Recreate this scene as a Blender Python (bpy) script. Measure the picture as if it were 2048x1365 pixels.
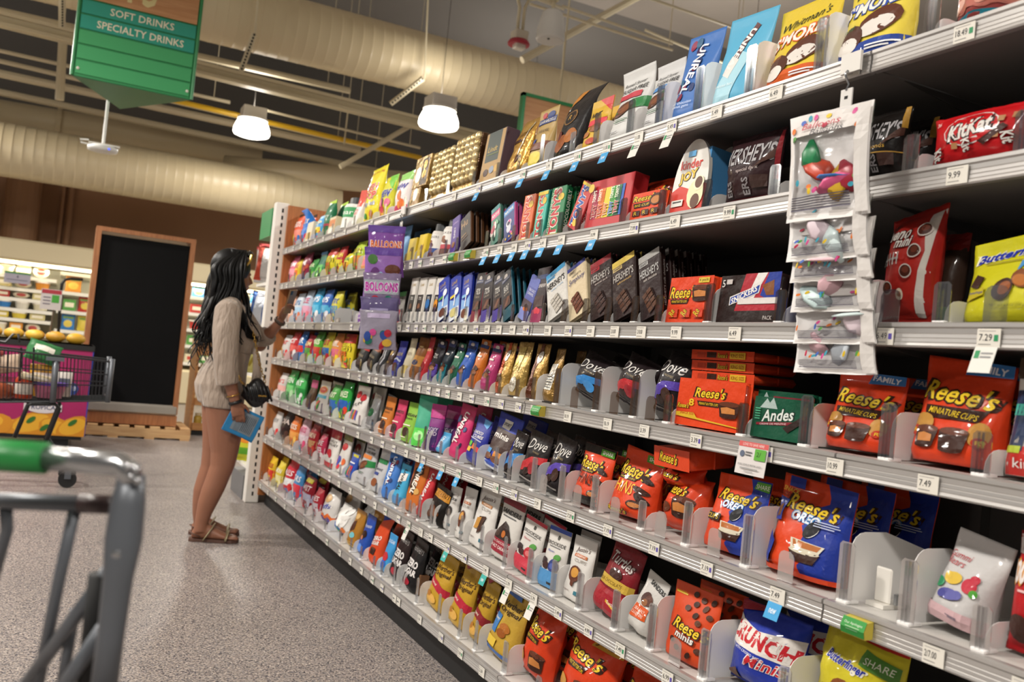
import bpy, bisect, math, random
from mathutils import Vector, Matrix, noise
from mathutils.geometry import tessellate_polygon

for _o in list(bpy.data.objects):
    bpy.data.objects.remove(_o, do_unlink=True)
scene = bpy.context.scene
COL = scene.collection
R = math.radians

# ------------------------------------------------------------------ camera
D = 1.30                       # distance from the camera to the rails of the candy shelves
FPX = 1800.0                   # focal length in pixels of the 2048 px wide frame
YAW, PITCH, ROLL = R(26.41), R(1.65), R(5.70)
CAM = Vector((0, 0, 1.1152))
_fw = Vector((math.sin(YAW) * math.cos(PITCH), math.cos(YAW) * math.cos(PITCH), math.sin(PITCH)))
_rt = Vector((math.cos(YAW), -math.sin(YAW), 0))
_up = _rt.cross(_fw)
_r2 = math.cos(ROLL) * _rt + math.sin(ROLL) * _up
_u2 = -math.sin(ROLL) * _rt + math.cos(ROLL) * _up
cam_d = bpy.data.cameras.new('camera')
cam_d.sensor_width = 36.0
cam_d.lens = FPX / 2048 * 36.0
cam_d.clip_start = 0.05
cam_d.clip_end = 200
cam_d.dof.use_dof = True
cam_d.dof.focus_distance = 2.4
cam_d.dof.aperture_fstop = 4.6
cam = bpy.data.objects.new('camera', cam_d)
COL.objects.link(cam)
cam.matrix_world = Matrix(((_r2.x, _u2.x, -_fw.x, CAM.x), (_r2.y, _u2.y, -_fw.y, CAM.y), (_r2.z, _u2.z, -_fw.z, CAM.z), (0, 0, 0, 1)))
scene.camera = cam

def ray(x, y): return _fw * FPX + _r2 * (x - 1024) + _u2 * (682.5 - y)
def onx(x, y, X): d = ray(x, y); return CAM + d * (X / d.x)
def ony(x, y, Y): d = ray(x, y); return CAM + d * (Y / d.y)
def onz(x, y, z): d = ray(x, y); return CAM + d * ((z - CAM.z) / d.z)
def proj(P):
    q = Vector(P) - CAM; d = q.dot(_fw)
    return 1024 + FPX * q.dot(_r2) / d, 682.5 - FPX * q.dot(_u2) / d

# ------------------------------------------------------------------ world, lamps, exposure
scene.view_settings.view_transform = 'Standard'
scene.view_settings.look = 'None'
scene.view_settings.exposure = -0.26
scene.view_settings.gamma = 1.0
scene.view_settings.use_curve_mapping = False
world = bpy.data.worlds.new('world'); scene.world = world; world.use_nodes = True
world.node_tree.nodes['Background'].inputs[0].default_value = (1.0, 0.95, 0.90, 1)
world.node_tree.nodes['Background'].inputs[1].default_value = 0.16
LAMP_Z = 4.06
LAMP_POWER = 165
UP_SHARE = 0.30                # the acrylic shades let part of the light out upwards
LAMPS = [(1.97, 12.40), (3.71, 10.0), (-1.75, 5.7), (-1.75, 2.1), (-1.75, 9.3), (-1.75, -1.5),
         (4.1, 4.3), (4.1, 0.8), (0.9, -3.2), (-5.4, 4.4), (-5.4, 8.3), (7.5, 9.0), (-2.4, 13.6), (6.6, 13.4)]  # the last two are unseen lamps added to brighten the back wall
for _i, (_x, _y) in enumerate(LAMPS):
    _l = bpy.data.lights.new('lamp_light', 'AREA'); _l.shape = 'DISK'; _l.size = 0.42
    _l.energy = LAMP_POWER * (0.62 if _i < 2 else 1.2 if _x == -1.75 else 1.0); _l.color = (1.0, 0.945, 0.87)
    _lo = bpy.data.objects.new('lamp_light', _l); COL.objects.link(_lo); _lo.location = (_x, _y, LAMP_Z - 0.235)
    _l = bpy.data.lights.new('lamp_uplight', 'AREA'); _l.shape = 'DISK'; _l.size = 0.30; _l.energy = LAMP_POWER * UP_SHARE * (0.3 if _i < 2 else 1.15); _l.color = (1.0, 0.945, 0.87)
    _lo = bpy.data.objects.new('lamp_uplight', _l); COL.objects.link(_lo); _lo.location = (_x, _y, LAMP_Z + 0.18); _lo.rotation_euler = (math.pi, 0, 0)

# ------------------------------------------------------------------ helpers
def lin(h):
    if not isinstance(h, str): return tuple(h)[:3] + (1.0,)
    h = h.lstrip('#')
    if len(h) == 3: h = ''.join(c * 2 for c in h)
    o = []
    for i in (0, 2, 4):
        c = int(h[i:i + 2], 16) / 255
        o.append(c / 12.92 if c <= 0.04045 else ((c + 0.055) / 1.055) ** 2.4)
    return tuple(o) + (1.0,)

MATS = {}
def mat(name, color=None, rough=0.5, metal=0.0, spec=0.5, attr=False, bump=None, emit=None, coat=0.0, sheen=0.0, sss=0.0, vary=None, stretch=None):
    """principled material; bump = (scale, strength, distance); vary = (scale, second colour, contrast)"""
    if name in MATS: return MATS[name]
    m = bpy.data.materials.new(name); m.use_nodes = True; MATS[name] = m
    nt = m.node_tree; b = nt.nodes['Principled BSDF']
    b.inputs['Roughness'].default_value = rough; b.inputs['Metallic'].default_value = metal
    b.inputs['Specular IOR Level'].default_value = spec; b.inputs['Coat Weight'].default_value = coat
    b.inputs['Sheen Weight'].default_value = sheen; b.inputs['Coat Roughness'].default_value = 0.07
    if sss:
        b.inputs['Subsurface Weight'].default_value = sss; b.inputs['Subsurface Radius'].default_value = (0.02, 0.008, 0.004)
    if attr:
        a = nt.nodes.new('ShaderNodeAttribute'); a.attribute_name = 'Col'
        nt.links.new(a.outputs['Color'], b.inputs['Base Color'])
    elif color is not None:
        b.inputs['Base Color'].default_value = lin(color)
    if bump or vary: tc = nt.nodes.new('ShaderNodeTexCoord')
    if vary:
        n = nt.nodes.new('ShaderNodeTexNoise'); n.inputs['Scale'].default_value = vary[0]; n.inputs['Detail'].default_value = 4
        nt.links.new(tc.outputs['Object'], n.inputs['Vector'])
        cr = nt.nodes.new('ShaderNodeValToRGB'); c = vary[2]
        cr.color_ramp.elements[0].position = 0.5 - c; cr.color_ramp.elements[1].position = 0.5 + c
        cr.color_ramp.elements[0].color = lin(color); cr.color_ramp.elements[1].color = lin(vary[1])
        nt.links.new(n.outputs['Fac'], cr.inputs['Fac']); nt.links.new(cr.outputs['Color'], b.inputs['Base Color'])
    if bump:
        n = nt.nodes.new('ShaderNodeTexNoise'); n.inputs['Scale'].default_value = bump[0]; n.inputs['Detail'].default_value = 3
        bp = nt.nodes.new('ShaderNodeBump'); bp.inputs['Strength'].default_value = bump[1]; bp.inputs['Distance'].default_value = bump[2]
        if stretch:
            mp = nt.nodes.new('ShaderNodeMapping'); mp.inputs['Scale'].default_value = stretch
            nt.links.new(tc.outputs['Object'], mp.inputs[0]); nt.links.new(mp.outputs[0], n.inputs['Vector'])
        else: nt.links.new(tc.outputs['Object'], n.inputs['Vector'])
        nt.links.new(n.outputs['Fac'], bp.inputs['Height'])
        nt.links.new(bp.outputs['Normal'], b.inputs['Normal'])
    if emit:
        b.inputs['Emission Color'].default_value = lin(emit[0]); b.inputs['Emission Strength'].default_value = emit[1]
    return m

def clear_mat(name, tint=(0.93, 0.94, 0.95), gloss=0.16, rough=0.08):
    m = bpy.data.materials.new(name); m.use_nodes = True; MATS[name] = m
    nt = m.node_tree; nt.nodes.clear()
    o = nt.nodes.new('ShaderNodeOutputMaterial'); mx = nt.nodes.new('ShaderNodeMixShader')
    t = nt.nodes.new('ShaderNodeBsdfTransparent'); t.inputs[0].default_value = tint + (1,)
    g = nt.nodes.new('ShaderNodeBsdfGlossy'); g.inputs['Roughness'].default_value = rough
    lw = nt.nodes.new('ShaderNodeLayerWeight'); lw.inputs['Blend'].default_value = gloss + 0.25
    ad = nt.nodes.new('ShaderNodeMath'); ad.operation = 'MULTIPLY_ADD'; ad.inputs[1].default_value = 0.55; ad.inputs[2].default_value = gloss * 0.4
    nt.links.new(lw.outputs['Fresnel'], ad.inputs[0]); nt.links.new(ad.outputs[0], mx.inputs[0])
    nt.links.new(t.outputs[0], mx.inputs[1]); nt.links.new(g.outputs[0], mx.inputs[2]); nt.links.new(mx.outputs[0], o.inputs[0])
    return m

def wood_mat(name, c1, c2, scale=6, rough=0.45, axis=2):
    m = bpy.data.materials.new(name); m.use_nodes = True; MATS[name] = m
    nt = m.node_tree; b = nt.nodes['Principled BSDF']; b.inputs['Roughness'].default_value = rough
    tc = nt.nodes.new('ShaderNodeTexCoord'); mp = nt.nodes.new('ShaderNodeMapping')
    s = [12, 12, 12]; s[axis] = 1.0; mp.inputs['Scale'].default_value = s
    n = nt.nodes.new('ShaderNodeTexNoise'); n.inputs['Scale'].default_value = scale; n.inputs['Detail'].default_value = 6
    n.inputs['Distortion'].default_value = 0.6
    cr = nt.nodes.new('ShaderNodeValToRGB'); cr.color_ramp.elements[0].color = lin(c1); cr.color_ramp.elements[1].color = lin(c2)
    cr.color_ramp.elements[0].position = 0.35; cr.color_ramp.elements[1].position = 0.65
    nt.links.new(tc.outputs['Object'], mp.inputs[0]); nt.links.new(mp.outputs[0], n.inputs['Vector'])
    nt.links.new(n.outputs['Fac'], cr.inputs[0]); nt.links.new(cr.outputs[0], b.inputs['Base Color'])
    return m

FOIL = mat('glossy_printed_film', rough=0.42, spec=0.14, attr=True, bump=(24, 0.6, 0.008), coat=0.28)
SATIN = mat('satin_printed_film', rough=0.42, spec=0.28, attr=True, bump=(22, 0.35, 0.006))
CARD = mat('printed_card', rough=0.45, spec=0.28, attr=True)
METALFOIL = mat('metallic_printed_film', rough=0.27, metal=0.55, attr=True, bump=(34, 0.6, 0.008))
PAINT = mat('painted_surface', rough=0.45, attr=True)
SATINPAINT = mat('semi_gloss_paint', rough=0.32, attr=True)
METAL = mat('brushed_metal', rough=0.33, metal=0.85, attr=True)
CLEAR = clear_mat('clear_acrylic')
FILM = clear_mat('clear_film', tint=(0.97, 0.97, 0.975), gloss=0.04, rough=0.1)
SIDE_CLEAR = clear_mat('clear_film_frosted', tint=(0.86, 0.87, 0.9), gloss=0.3, rough=0.2)

def tag(o, label=None, cat=None, group=None, kind=None):
    if label: o['label'] = label
    if cat: o['category'] = cat
    if group: o['group'] = group
    if kind: o['kind'] = kind
    return o

def empty(name, loc=(0, 0, 0), rz=0.0):
    o = bpy.data.objects.new(name, None); COL.objects.link(o)
    o.location = loc; o.rotation_euler = (0, 0, rz); o.empty_display_size = 0.1
    return o

class MB:
    """collects faces with a colour each, builds ONE mesh object"""
    def __init__(s): s.v = []; s.f = []; s.c = []
    def add(s, vs, fs, col='#ffffff'):
        n = len(s.v); s.v += [tuple(p) for p in vs]
        s.f += [tuple(n + i for i in q) for q in fs]
        cols = lin(col); s.c += [cols] * len(fs); return s
    def box(s, x0, x1, y0, y1, z0, z1, col='#ffffff', bev=0.0):
        if bev:
            b = min(bev, 0.45 * min(abs(x1 - x0), abs(y1 - y0), abs(z1 - z0)))
            X = (x0, x1); Y = (y0, y1); Z = (z0, z1); vs = []; idx = {}
            for i in (0, 1):
                for j in (0, 1):
                    for k in (0, 1):
                        sx, sy, sz = (1 if i == 0 else -1), (1 if j == 0 else -1), (1 if k == 0 else -1)
                        for a in range(3):
                            p = [X[i] + sx * b, Y[j] + sy * b, Z[k] + sz * b]; p[a] = (X[i], Y[j], Z[k])[a]
                            idx[(i, j, k, a)] = len(vs); vs.append(p)
            fs = []
            for a in range(3):
                for e in (0, 1):
                    q = []
                    for (m, n) in ((0, 0), (1, 0), (1, 1), (0, 1)):
                        t = [0, 0, 0]; t[a] = e; t[(a + 1) % 3] = m; t[(a + 2) % 3] = n; q.append(idx[(*t, a)])
                    fs.append(q if e else q[::-1])
            for a in range(3):
                b1, b2 = (a + 1) % 3, (a + 2) % 3
                for m in (0, 1):
                    for n in (0, 1):
                        q = []
                        for (e, ax) in ((0, b1), (1, b1), (1, b2), (0, b2)):
                            t = [0, 0, 0]; t[a] = e; t[b1] = m; t[b2] = n; q.append(idx[(*t, ax)])
                        fs.append(q if (m ^ n) else q[::-1])
            for i in (0, 1):
                for j in (0, 1):
                    for k in (0, 1):
                        q = [idx[(i, j, k, a)] for a in range(3)]; fs.append(q if (i + j + k) % 2 else q[::-1])
            return s.add(vs, fs, col)
        vs = [(x, y, z) for x in (x0, x1) for y in (y0, y1) for z in (z0, z1)]
        return s.add(vs, [(0, 1, 3, 2), (4, 6, 7, 5), (0, 4, 5, 1), (2, 3, 7, 6), (0, 2, 6, 4), (1, 5, 7, 3)], col)
    def tube(s, pts, r, n=10, col='#ffffff', caps=True, rb=None, ref=None, closed=False):
        pts = [Vector(p) for p in pts]; m = len(pts)
        rs = r if isinstance(r, (list, tuple)) else [r] * m
        rbs = rb if isinstance(rb, (list, tuple)) else ([rb] * m if rb else rs)
        vs = []; prev = None
        for i, p in enumerate(pts):
            if closed: t = pts[(i + 1) % m] - pts[i - 1]
            else: t = pts[min(i + 1, m - 1)] - pts[max(i - 1, 0)]
            if t.length < 1e-9: t = Vector((0, 0, 1))
            t.normalize()
            if prev is None:
                a = Vector(ref) if ref else (Vector((0, 0, 1)) if abs(t.z) < 0.9 else Vector((1, 0, 0)))
            else: a = prev
            if ref and not prev: a = Vector(ref)
            a = a - t * a.dot(t)
            if a.length < 1e-6: a = t.orthogonal()
            a.normalize(); prev = a; b = t.cross(a)
            for k in range(n):
                w = 2 * math.pi * k / n
                vs.append(p + a * (rs[i] * math.cos(w)) + b * (rbs[i] * math.sin(w)))
        fs = [(i * n + k, i * n + (k + 1) % n, (i + 1) * n + (k + 1) % n, (i + 1) * n + k) for i in range(m - 1) for k in range(n)]
        if closed: fs += [((m - 1) * n + k, (m - 1) * n + (k + 1) % n, (k + 1) % n, k) for k in range(n)]
        elif caps: fs += [tuple(range(n))[::-1], tuple((m - 1) * n + k for k in range(n))]
        return s.add(vs, fs, col)
    def lathe(s, prof, c=(0, 0, 0), n=16, col='#ffffff'):
        vs = [(c[0] + r * math.cos(2 * math.pi * k / n), c[1] + r * math.sin(2 * math.pi * k / n), c[2] + z) for r, z in prof for k in range(n)]
        fs = [(i * n + k, i * n + (k + 1) % n, (i + 1) * n + (k + 1) % n, (i + 1) * n + k) for i in range(len(prof) - 1) for k in range(n)]
        fs += [tuple(range(n))[::-1], tuple((len(prof) - 1) * n + k for k in range(n))]
        return s.add(vs, fs, col)
    def prism(s, poly, d, col='#ffffff', cap=True):
        """poly: 3-D points in a plane, d: extrusion vector"""
        n = len(poly); d = Vector(d); vs = [Vector(p) for p in poly] + [Vector(p) + d for p in poly]
        fs = [(i, (i + 1) % n, n + (i + 1) % n, n + i) for i in range(n)]
        if cap: fs += [tuple(range(n))[::-1], tuple(range(n, 2 * n))]
        return s.add(vs, fs, col)
    def sphere(s, c, r, n=10, m=6, col='#ffffff'):
        rx, ry, rz = r if isinstance(r, (list, tuple)) else (r, r, r)
        vs = [(c[0], c[1], c[2] - rz)]
        for i in range(1, m):
            a = -math.pi / 2 + math.pi * i / m
            vs += [(c[0] + rx * math.cos(a) * math.cos(2 * math.pi * k / n), c[1] + ry * math.cos(a) * math.sin(2 * math.pi * k / n), c[2] + rz * math.sin(a)) for k in range(n)]
        vs.append((c[0], c[1], c[2] + rz)); t = len(vs) - 1
        fs = [(0, 1 + (k + 1) % n, 1 + k) for k in range(n)]
        for i in range(m - 2):
            fs += [(1 + i * n + k, 1 + i * n + (k + 1) % n, 1 + (i + 1) * n + (k + 1) % n, 1 + (i + 1) * n + k) for k in range(n)]
        fs += [(t, 1 + (m - 2) * n + k, 1 + (m - 2) * n + (k + 1) % n) for k in range(n)]
        return s.add(vs, fs, col)
    def build(s, name, material, parent=None, smooth=False, world=False, loc=None):
        me = bpy.data.meshes.new(name)
        vs = s.v
        if world and parent is not None:
            L = parent.location; vs = [(p[0] - L.x, p[1] - L.y, p[2] - L.z) for p in vs]
        if loc is not None and parent is None:
            vs = [(p[0] - loc[0], p[1] - loc[1], p[2] - loc[2]) for p in vs]
        me.from_pydata(vs, [], s.f)
        a = me.attributes.new('Col', 'FLOAT_COLOR', 'FACE')
        a.data.foreach_set('color', [x for c in s.c for x in c])
        if smooth: me.polygons.foreach_set('use_smooth', [True] * len(me.polygons))
        me.materials.append(material if not isinstance(material, str) else MATS[material])
        me.update()
        o = bpy.data.objects.new(name, me); COL.objects.link(o)
        if parent is not None: o.parent = parent
        elif loc is not None: o.location = loc
        return o

def copy_tree(o, parent=None):
    c = o.copy(); COL.objects.link(c); c.parent = parent
    for ch in o.children: copy_tree(ch, c)
    return c

_TXT = {}
def text_tris(txt, bold=0.0, shear=0.0, res=2):
    """outline text as triangles, normalised to the unit box; returns (points, faces, aspect)"""
    k = (txt, bold, shear, res)
    if k in _TXT: return _TXT[k]
    c = bpy.data.curves.new('t', 'FONT'); c.body = txt; c.resolution_u = res; c.offset = bold; c.shear = shear; c.space_character = 1.0 + bold * 1.2
    o = bpy.data.objects.new('t', c); m = o.to_mesh()
    pts = [(v.co.x, v.co.y) for v in m.vertices]; fs = [tuple(p.vertices) for p in m.polygons]
    bpy.data.objects.remove(o); bpy.data.curves.remove(c)
    x0 = min(p[0] for p in pts); x1 = max(p[0] for p in pts); y0 = min(p[1] for p in pts); y1 = max(p[1] for p in pts)
    g = 0.0
    out = ([(p[0] - (x0 + x1) / 2, p[1] - (y0 + y1) / 2) for p in pts], fs, x1 - x0, y1 - y0)
    _TXT[k] = out
    return out

# ---- prints: flat graphics laid on a surface.  A print list holds, in unit coordinates of the front face:
def Rc(u0, v0, u1, v1, col): return ('r', u0, v0, u1, v1, col)
def El(cu, cv, ru, rv, col, rot=0): return ('e', cu, cv, ru, rv, col, rot)
def Tx(txt, cu, cv, w, h, col, out=None, rot=0, sh=0.0, b=0.0, ow=0.045): return ('t', txt, cu, cv, w, h, col, out, rot, sh, b, ow)
def Pg(pts, col): return ('p', pts, col)
def Rib(pts, w, col): return ('l', pts, w, col)

def _split(tri, lim, out, depth=0):
    a, b, c = tri
    m = max(math.dist(a, b), math.dist(b, c), math.dist(c, a))
    if m <= lim or depth > 3: out.append(tri); return
    ab = ((a[0] + b[0]) / 2, (a[1] + b[1]) / 2); bc = ((b[0] + c[0]) / 2, (b[1] + c[1]) / 2); ca = ((c[0] + a[0]) / 2, (c[1] + a[1]) / 2)
    for t in ((a, ab, ca), (ab, b, bc), (ca, bc, c), (ab, bc, ca)): _split(t, lim, out, depth + 1)

def lay(prints, W, H, surf, shapes, letters, lim=0.022, base=0.0006, step=0.00025, flat=False):
    """lays prints on surf(u, v, off) -> point; shapes and letters are MBs"""
    off = base
    def tri_add(mb, tris, col, o):
        vs = []; fs = []
        for t in tris:
            n = len(vs); vs += [surf(min(1, max(0, p[0] / W)), min(1, max(0, p[1] / H)), o) for p in t]; fs.append((n, n + 1, n + 2))
        mb.add(vs, fs, col)
    for pr in prints:
        off += step
        k = pr[0]
        if k == 'r':
            _, u0, v0, u1, v1, col = pr
            nu = 1 if flat else max(1, int((u1 - u0) * W / lim + 0.9)); nv = 1 if flat else max(1, int((v1 - v0) * H / lim + 0.9))
            vs = [surf(u0 + (u1 - u0) * i / nu, v0 + (v1 - v0) * j / nv, off) for j in range(nv + 1) for i in range(nu + 1)]
            fs = [(j * (nu + 1) + i, j * (nu + 1) + i + 1, (j + 1) * (nu + 1) + i + 1, (j + 1) * (nu + 1) + i) for j in range(nv) for i in range(nu)]
            shapes.add(vs, fs, col)
        elif k == 'e':
            _, cu, cv, ru, rv, col, rot = pr
            ca, sa = math.cos(R(rot)), math.sin(R(rot)); n = 14
            def P(q, w):
                x = ru * W * q * math.cos(w); y = rv * H * q * math.sin(w)
                return surf(min(1, max(0, cu + (x * ca - y * sa) / W)), min(1, max(0, cv + (x * sa + y * ca) / H)), off)
            rings = 1 if flat or max(ru * W, rv * H) < lim * 0.8 else 3
            vs = [P(0, 0)]
            for i in range(1, rings + 1): vs += [P(i / rings, 2 * math.pi * j / n) for j in range(n)]
            fs = [(0, 1 + j, 1 + (j + 1) % n) for j in range(n)]
            for i in range(rings - 1): fs += [(1 + i * n + j, 1 + (i + 1) * n + j, 1 + (i + 1) * n + (j + 1) % n, 1 + i * n + (j + 1) % n) for j in range(n)]
            shapes.add(vs, fs, col)
        elif k == 'p' or k == 'l':
            if k == 'p': polys = [[(u * W, v * H) for u, v in pr[1]]]; col = pr[2]
            else:
                polys = []; col = pr[3]; ps = [(u * W, v * H) for u, v in pr[1]]; hw = pr[2] * W / 2
                for a, b in zip(ps, ps[1:]):
                    L = math.dist(a, b) or 1; nx, ny = -(b[1] - a[1]) / L * hw, (b[0] - a[0]) / L * hw
                    polys.append([(a[0] - nx, a[1] - ny), (b[0] - nx, b[1] - ny), (b[0] + nx, b[1] + ny), (a[0] + nx, a[1] + ny)])
            tris = []
            for pts in polys:
                for t in tessellate_polygon([[Vector((p[0], p[1], 0)) for p in pts]]):
                    q = [pts[i] for i in t]
                    if (q[1][0] - q[0][0]) * (q[2][1] - q[0][1]) - (q[2][0] - q[0][0]) * (q[1][1] - q[0][1]) < 0: q = [q[0], q[2], q[1]]
                    _split(tuple(q), 9 if flat else lim, tris)
            tri_add(shapes, tris, col, off)
        else:
            _, txt, cu, cv, w, h, col, outc, rot, sh, bold, ow = pr
            bold *= 0.62; ow *= 0.85
            ca, sa = math.cos(R(rot)), math.sin(R(rot))
            _, _, bw, bh = text_tris(txt, bold, sh)
            sx, sy = w * W / bw, h * H / bh
            if 55 < abs(rot) < 125: sx, sy = h * H / bw, w * W / bh
            for (bb, cc) in (((bold + ow, outc),) if outc else ()) + ((bold, col),):
                pts, fs, _, _ = text_tris(txt, bb, sh)
                q = [(cu * W + p[0] * sx * ca - p[1] * sy * sa, cv * H + p[0] * sx * sa + p[1] * sy * ca) for p in pts]
                o = off
                tris = []
                if flat or max(w * W, h * H) / max(1, len(txt)) < lim:
                    letters.add([surf(min(1, max(0, p[0] / W)), min(1, max(0, p[1] / H)), o) for p in q], fs, cc)
                else:
                    for f in fs:
                        for i in range(1, len(f) - 1): _split((q[f[0]], q[f[i]], q[f[i + 1]]), lim * 1.5, tris)
                    tri_add(letters, tris, cc, o)
                off += step * 1.5
    return off
# ------------------------------------------------------------------ the setting
def floor_material():
    m = bpy.data.materials.new('speckled_terrazzo'); m.use_nodes = True; MATS['floor'] = m
    nt = m.node_tree; b = nt.nodes['Principled BSDF']; b.inputs['Roughness'].default_value = 0.38; b.inputs['Specular IOR Level'].default_value = 0.3
    tc = nt.nodes.new('ShaderNodeTexCoord')
    v = nt.nodes.new('ShaderNodeTexVoronoi'); v.inputs['Scale'].default_value = 210
    n = nt.nodes.new('ShaderNodeTexNoise'); n.inputs['Scale'].default_value = 130; n.inputs['Detail'].default_value = 3
    n2 = nt.nodes.new('ShaderNodeTexNoise'); n2.inputs['Scale'].default_value = 1.3
    for t in (v, n, n2): nt.links.new(tc.outputs['Object'], t.inputs['Vector'])
    sep = nt.nodes.new('ShaderNodeSeparateColor'); nt.links.new(v.outputs['Color'], sep.inputs[0])
    r1 = nt.nodes.new('ShaderNodeValToRGB'); e = r1.color_ramp.elements; r1.color_ramp.interpolation = 'CONSTANT'
    e[0].color = lin('#55535a'); e[1].position = 0.18; e[1].color = lin('#a39a95')
    for p, c in ((0.5, '#b0a49d'), (0.72, '#8f8a8a'), (0.88, '#c8bdb2')):
        x = e.new(p); x.color = lin(c)
    nt.links.new(sep.outputs[0], r1.inputs[0])
    mx = nt.nodes.new('ShaderNodeMix'); mx.data_type = 'RGBA'; mx.blend_type = 'MULTIPLY'; mx.inputs['Factor'].default_value = 0.75
    r2 = nt.nodes.new('ShaderNodeValToRGB'); r2.color_ramp.elements[0].position = 0.35; r2.color_ramp.elements[1].position = 0.62
    r2.color_ramp.elements[0].color = lin('#8d8781'); r2.color_ramp.elements[1].color = (1, 1, 1, 1)
    nt.links.new(n.outputs['Fac'], r2.inputs[0])
    nt.links.new(r1.outputs[0], mx.inputs['A']); nt.links.new(r2.outputs[0], mx.inputs['B'])
    mx2 = nt.nodes.new('ShaderNodeMix'); mx2.data_type = 'RGBA'; mx2.blend_type = 'MULTIPLY'; mx2.inputs['Factor'].default_value = 0.25
    nt.links.new(mx.outputs['Result'], mx2.inputs['A']); nt.links.new(n2.outputs['Fac'], mx2.inputs['B'])
    nt.links.new(mx2.outputs['Result'], b.inputs['Base Color'])
    return m
floor_material()
tag(MB().box(-14, 16, -8, 18.2, -0.12, 0, '#aaa').build('floor', 'floor'), kind='structure')

WALL_Y = 17.4
BROWN = mat('brown_wall_paint', '#a97d5a', 0.6, vary=(0.8, '#9c7250', 0.3))
DARK = mat('shaded_upper_wall', '#5f5b56', 0.8)  # shade above the lamps put into the upper wall's colour
mb = MB().box(-14, 16, WALL_Y, WALL_Y + 0.2, 0, 4.3)
tag(mb.build('wall_back', BROWN), kind='structure')
tag(MB().box(-14, 16, WALL_Y, WALL_Y + 0.2, 4.3, 7.0).build('wall_back_upper', DARK), kind='structure')
ROOF_Z = 6.6
DECK = mat('roof_deck_paint', '#b3aaa0', 0.7, vary=(0.35, '#8f867d', 0.25))
DECKD = mat('shaded_roof_deck', '#6f6b66', 0.8)  # darker copy of the deck colour, standing in for the unlit far roof
tag(MB().box(-14, 16, -8, 11.6, ROOF_Z, ROOF_Z + 0.15).build('ceiling', DECK), kind='structure')
tag(MB().box(-14, 16, 11.6, 18.2, ROOF_Z, ROOF_Z + 0.15).build('ceiling_far', DECKD), kind='structure')
BEIGE = mat('cream_paint', '#cbb998', 0.5)

# ------------------------------------------------------------------ the candy shelving
BY = [-0.06, 1.225, 2.485, 3.79, 5.04, 6.33]
ZB = [1.734, 1.490, 1.218, 0.9735, 0.703, 0.4314, 0.1207]       # underside of each price rail
ZS = [z + 0.041 for z in ZB]                                     # top of each shelf board
SHELF_D = 0.44
RAIL = mat('ribbed_rail_plastic', '#b6b3b0', 0.30, metal=0.5, spec=0.6)
SHELFM = mat('shelf_enamel', '#c9c6c1', 0.42)
DARKM = mat('charcoal_enamel', '#4a4745', 0.55)
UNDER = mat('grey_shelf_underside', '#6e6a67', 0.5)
KICK = mat('black_kick_plate', '#0b0b0c', 0.6)
WOODP = wood_mat('end_panel_wood', '#9c5f33', '#b8743f', 5, 0.4)
WHITEP = mat('white_enamel', '#e6e2da', 0.38)
POSTSLOT = mat('slot_black', '#101010', 0.8)
BAYNAME = ['nearest shelving bay, running out of view past the red wafer bag', 'shelving bay holding the tall cream and dark bars',
           'middle shelving bay between the two hanging balloon strips', 'shelving bay behind the purple hanging balloon strip',
           'farthest shelving bay ending at the wood side panel']
def rail_profile(zb):
    p = [(D + 0.002, zb), (D, zb + 0.003)]
    for i in range(3):
        z = zb + 0.007 + i * 0.0075
        p += [(D + 0.0010 + i * 0.0006, z), (D + 0.0018 + i * 0.0006, z + 0.0012), (D + 0.0012 + i * 0.0006, z + 0.0024)]
    p += [(D + 0.002, zb + 0.032), (D - 0.001, zb + 0.035), (D - 0.001, zb + 0.041), (D + 0.003, zb + 0.043), (D + 0.016, zb + 0.043), (D + 0.016, zb)]
    return p
for b in range(5):
    y0, y1 = BY[b], BY[b + 1]
    bay = empty('shelving_bay', (D + 0.25, (y0 + y1) / 2, 0)); tag(bay, BAYNAME[b], 'shelving', 'bays of the candy shelving')
    MB().box(D + 0.455, D + 0.475, y0, y1, 0.02, 1.93).build('back_panel', DARKM, bay, world=True)
    MB().box(D + 0.06, D + 0.08, y0, y1, 0.0, ZB[6] + 0.012).build('kick_plate', KICK, bay, world=True)
    mb = MB()
    mb.box(D + 0.425, D + 0.454, y0 + 0.001, y0 + 0.025, 0.02, 1.95)
    up = mb.build('upright', DARKM, bay, world=True)
    for k in range(7):
        g = 0.0025
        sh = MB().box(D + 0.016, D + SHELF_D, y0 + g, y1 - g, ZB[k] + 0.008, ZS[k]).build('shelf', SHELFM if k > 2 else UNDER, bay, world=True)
        mb = MB(); mb.prism([(x, y0 + g, z) for x, z in rail_profile(ZB[k])], (0, y1 - y0 - 2 * g, 0)); o = mb.build('price_rail', RAIL, sh); o.location = (-bay.location.x, -bay.location.y, 0)
        mb = MB()
        mb.prism([(D + 0.10, y0 + 0.004, ZB[k] + 0.008), (D + 0.425, y0 + 0.004, ZB[k] + 0.008), (D + 0.425, y0 + 0.004, ZB[k] - 0.03), (D + 0.39, y0 + 0.004, ZB[k] - 0.03)], (0, 0.004, 0))
        o = mb.build('bracket', DARKM, sh); o.location = (-bay.location.x, -bay.location.y, 0)
        if k == 0 or k == 6: continue
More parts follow.
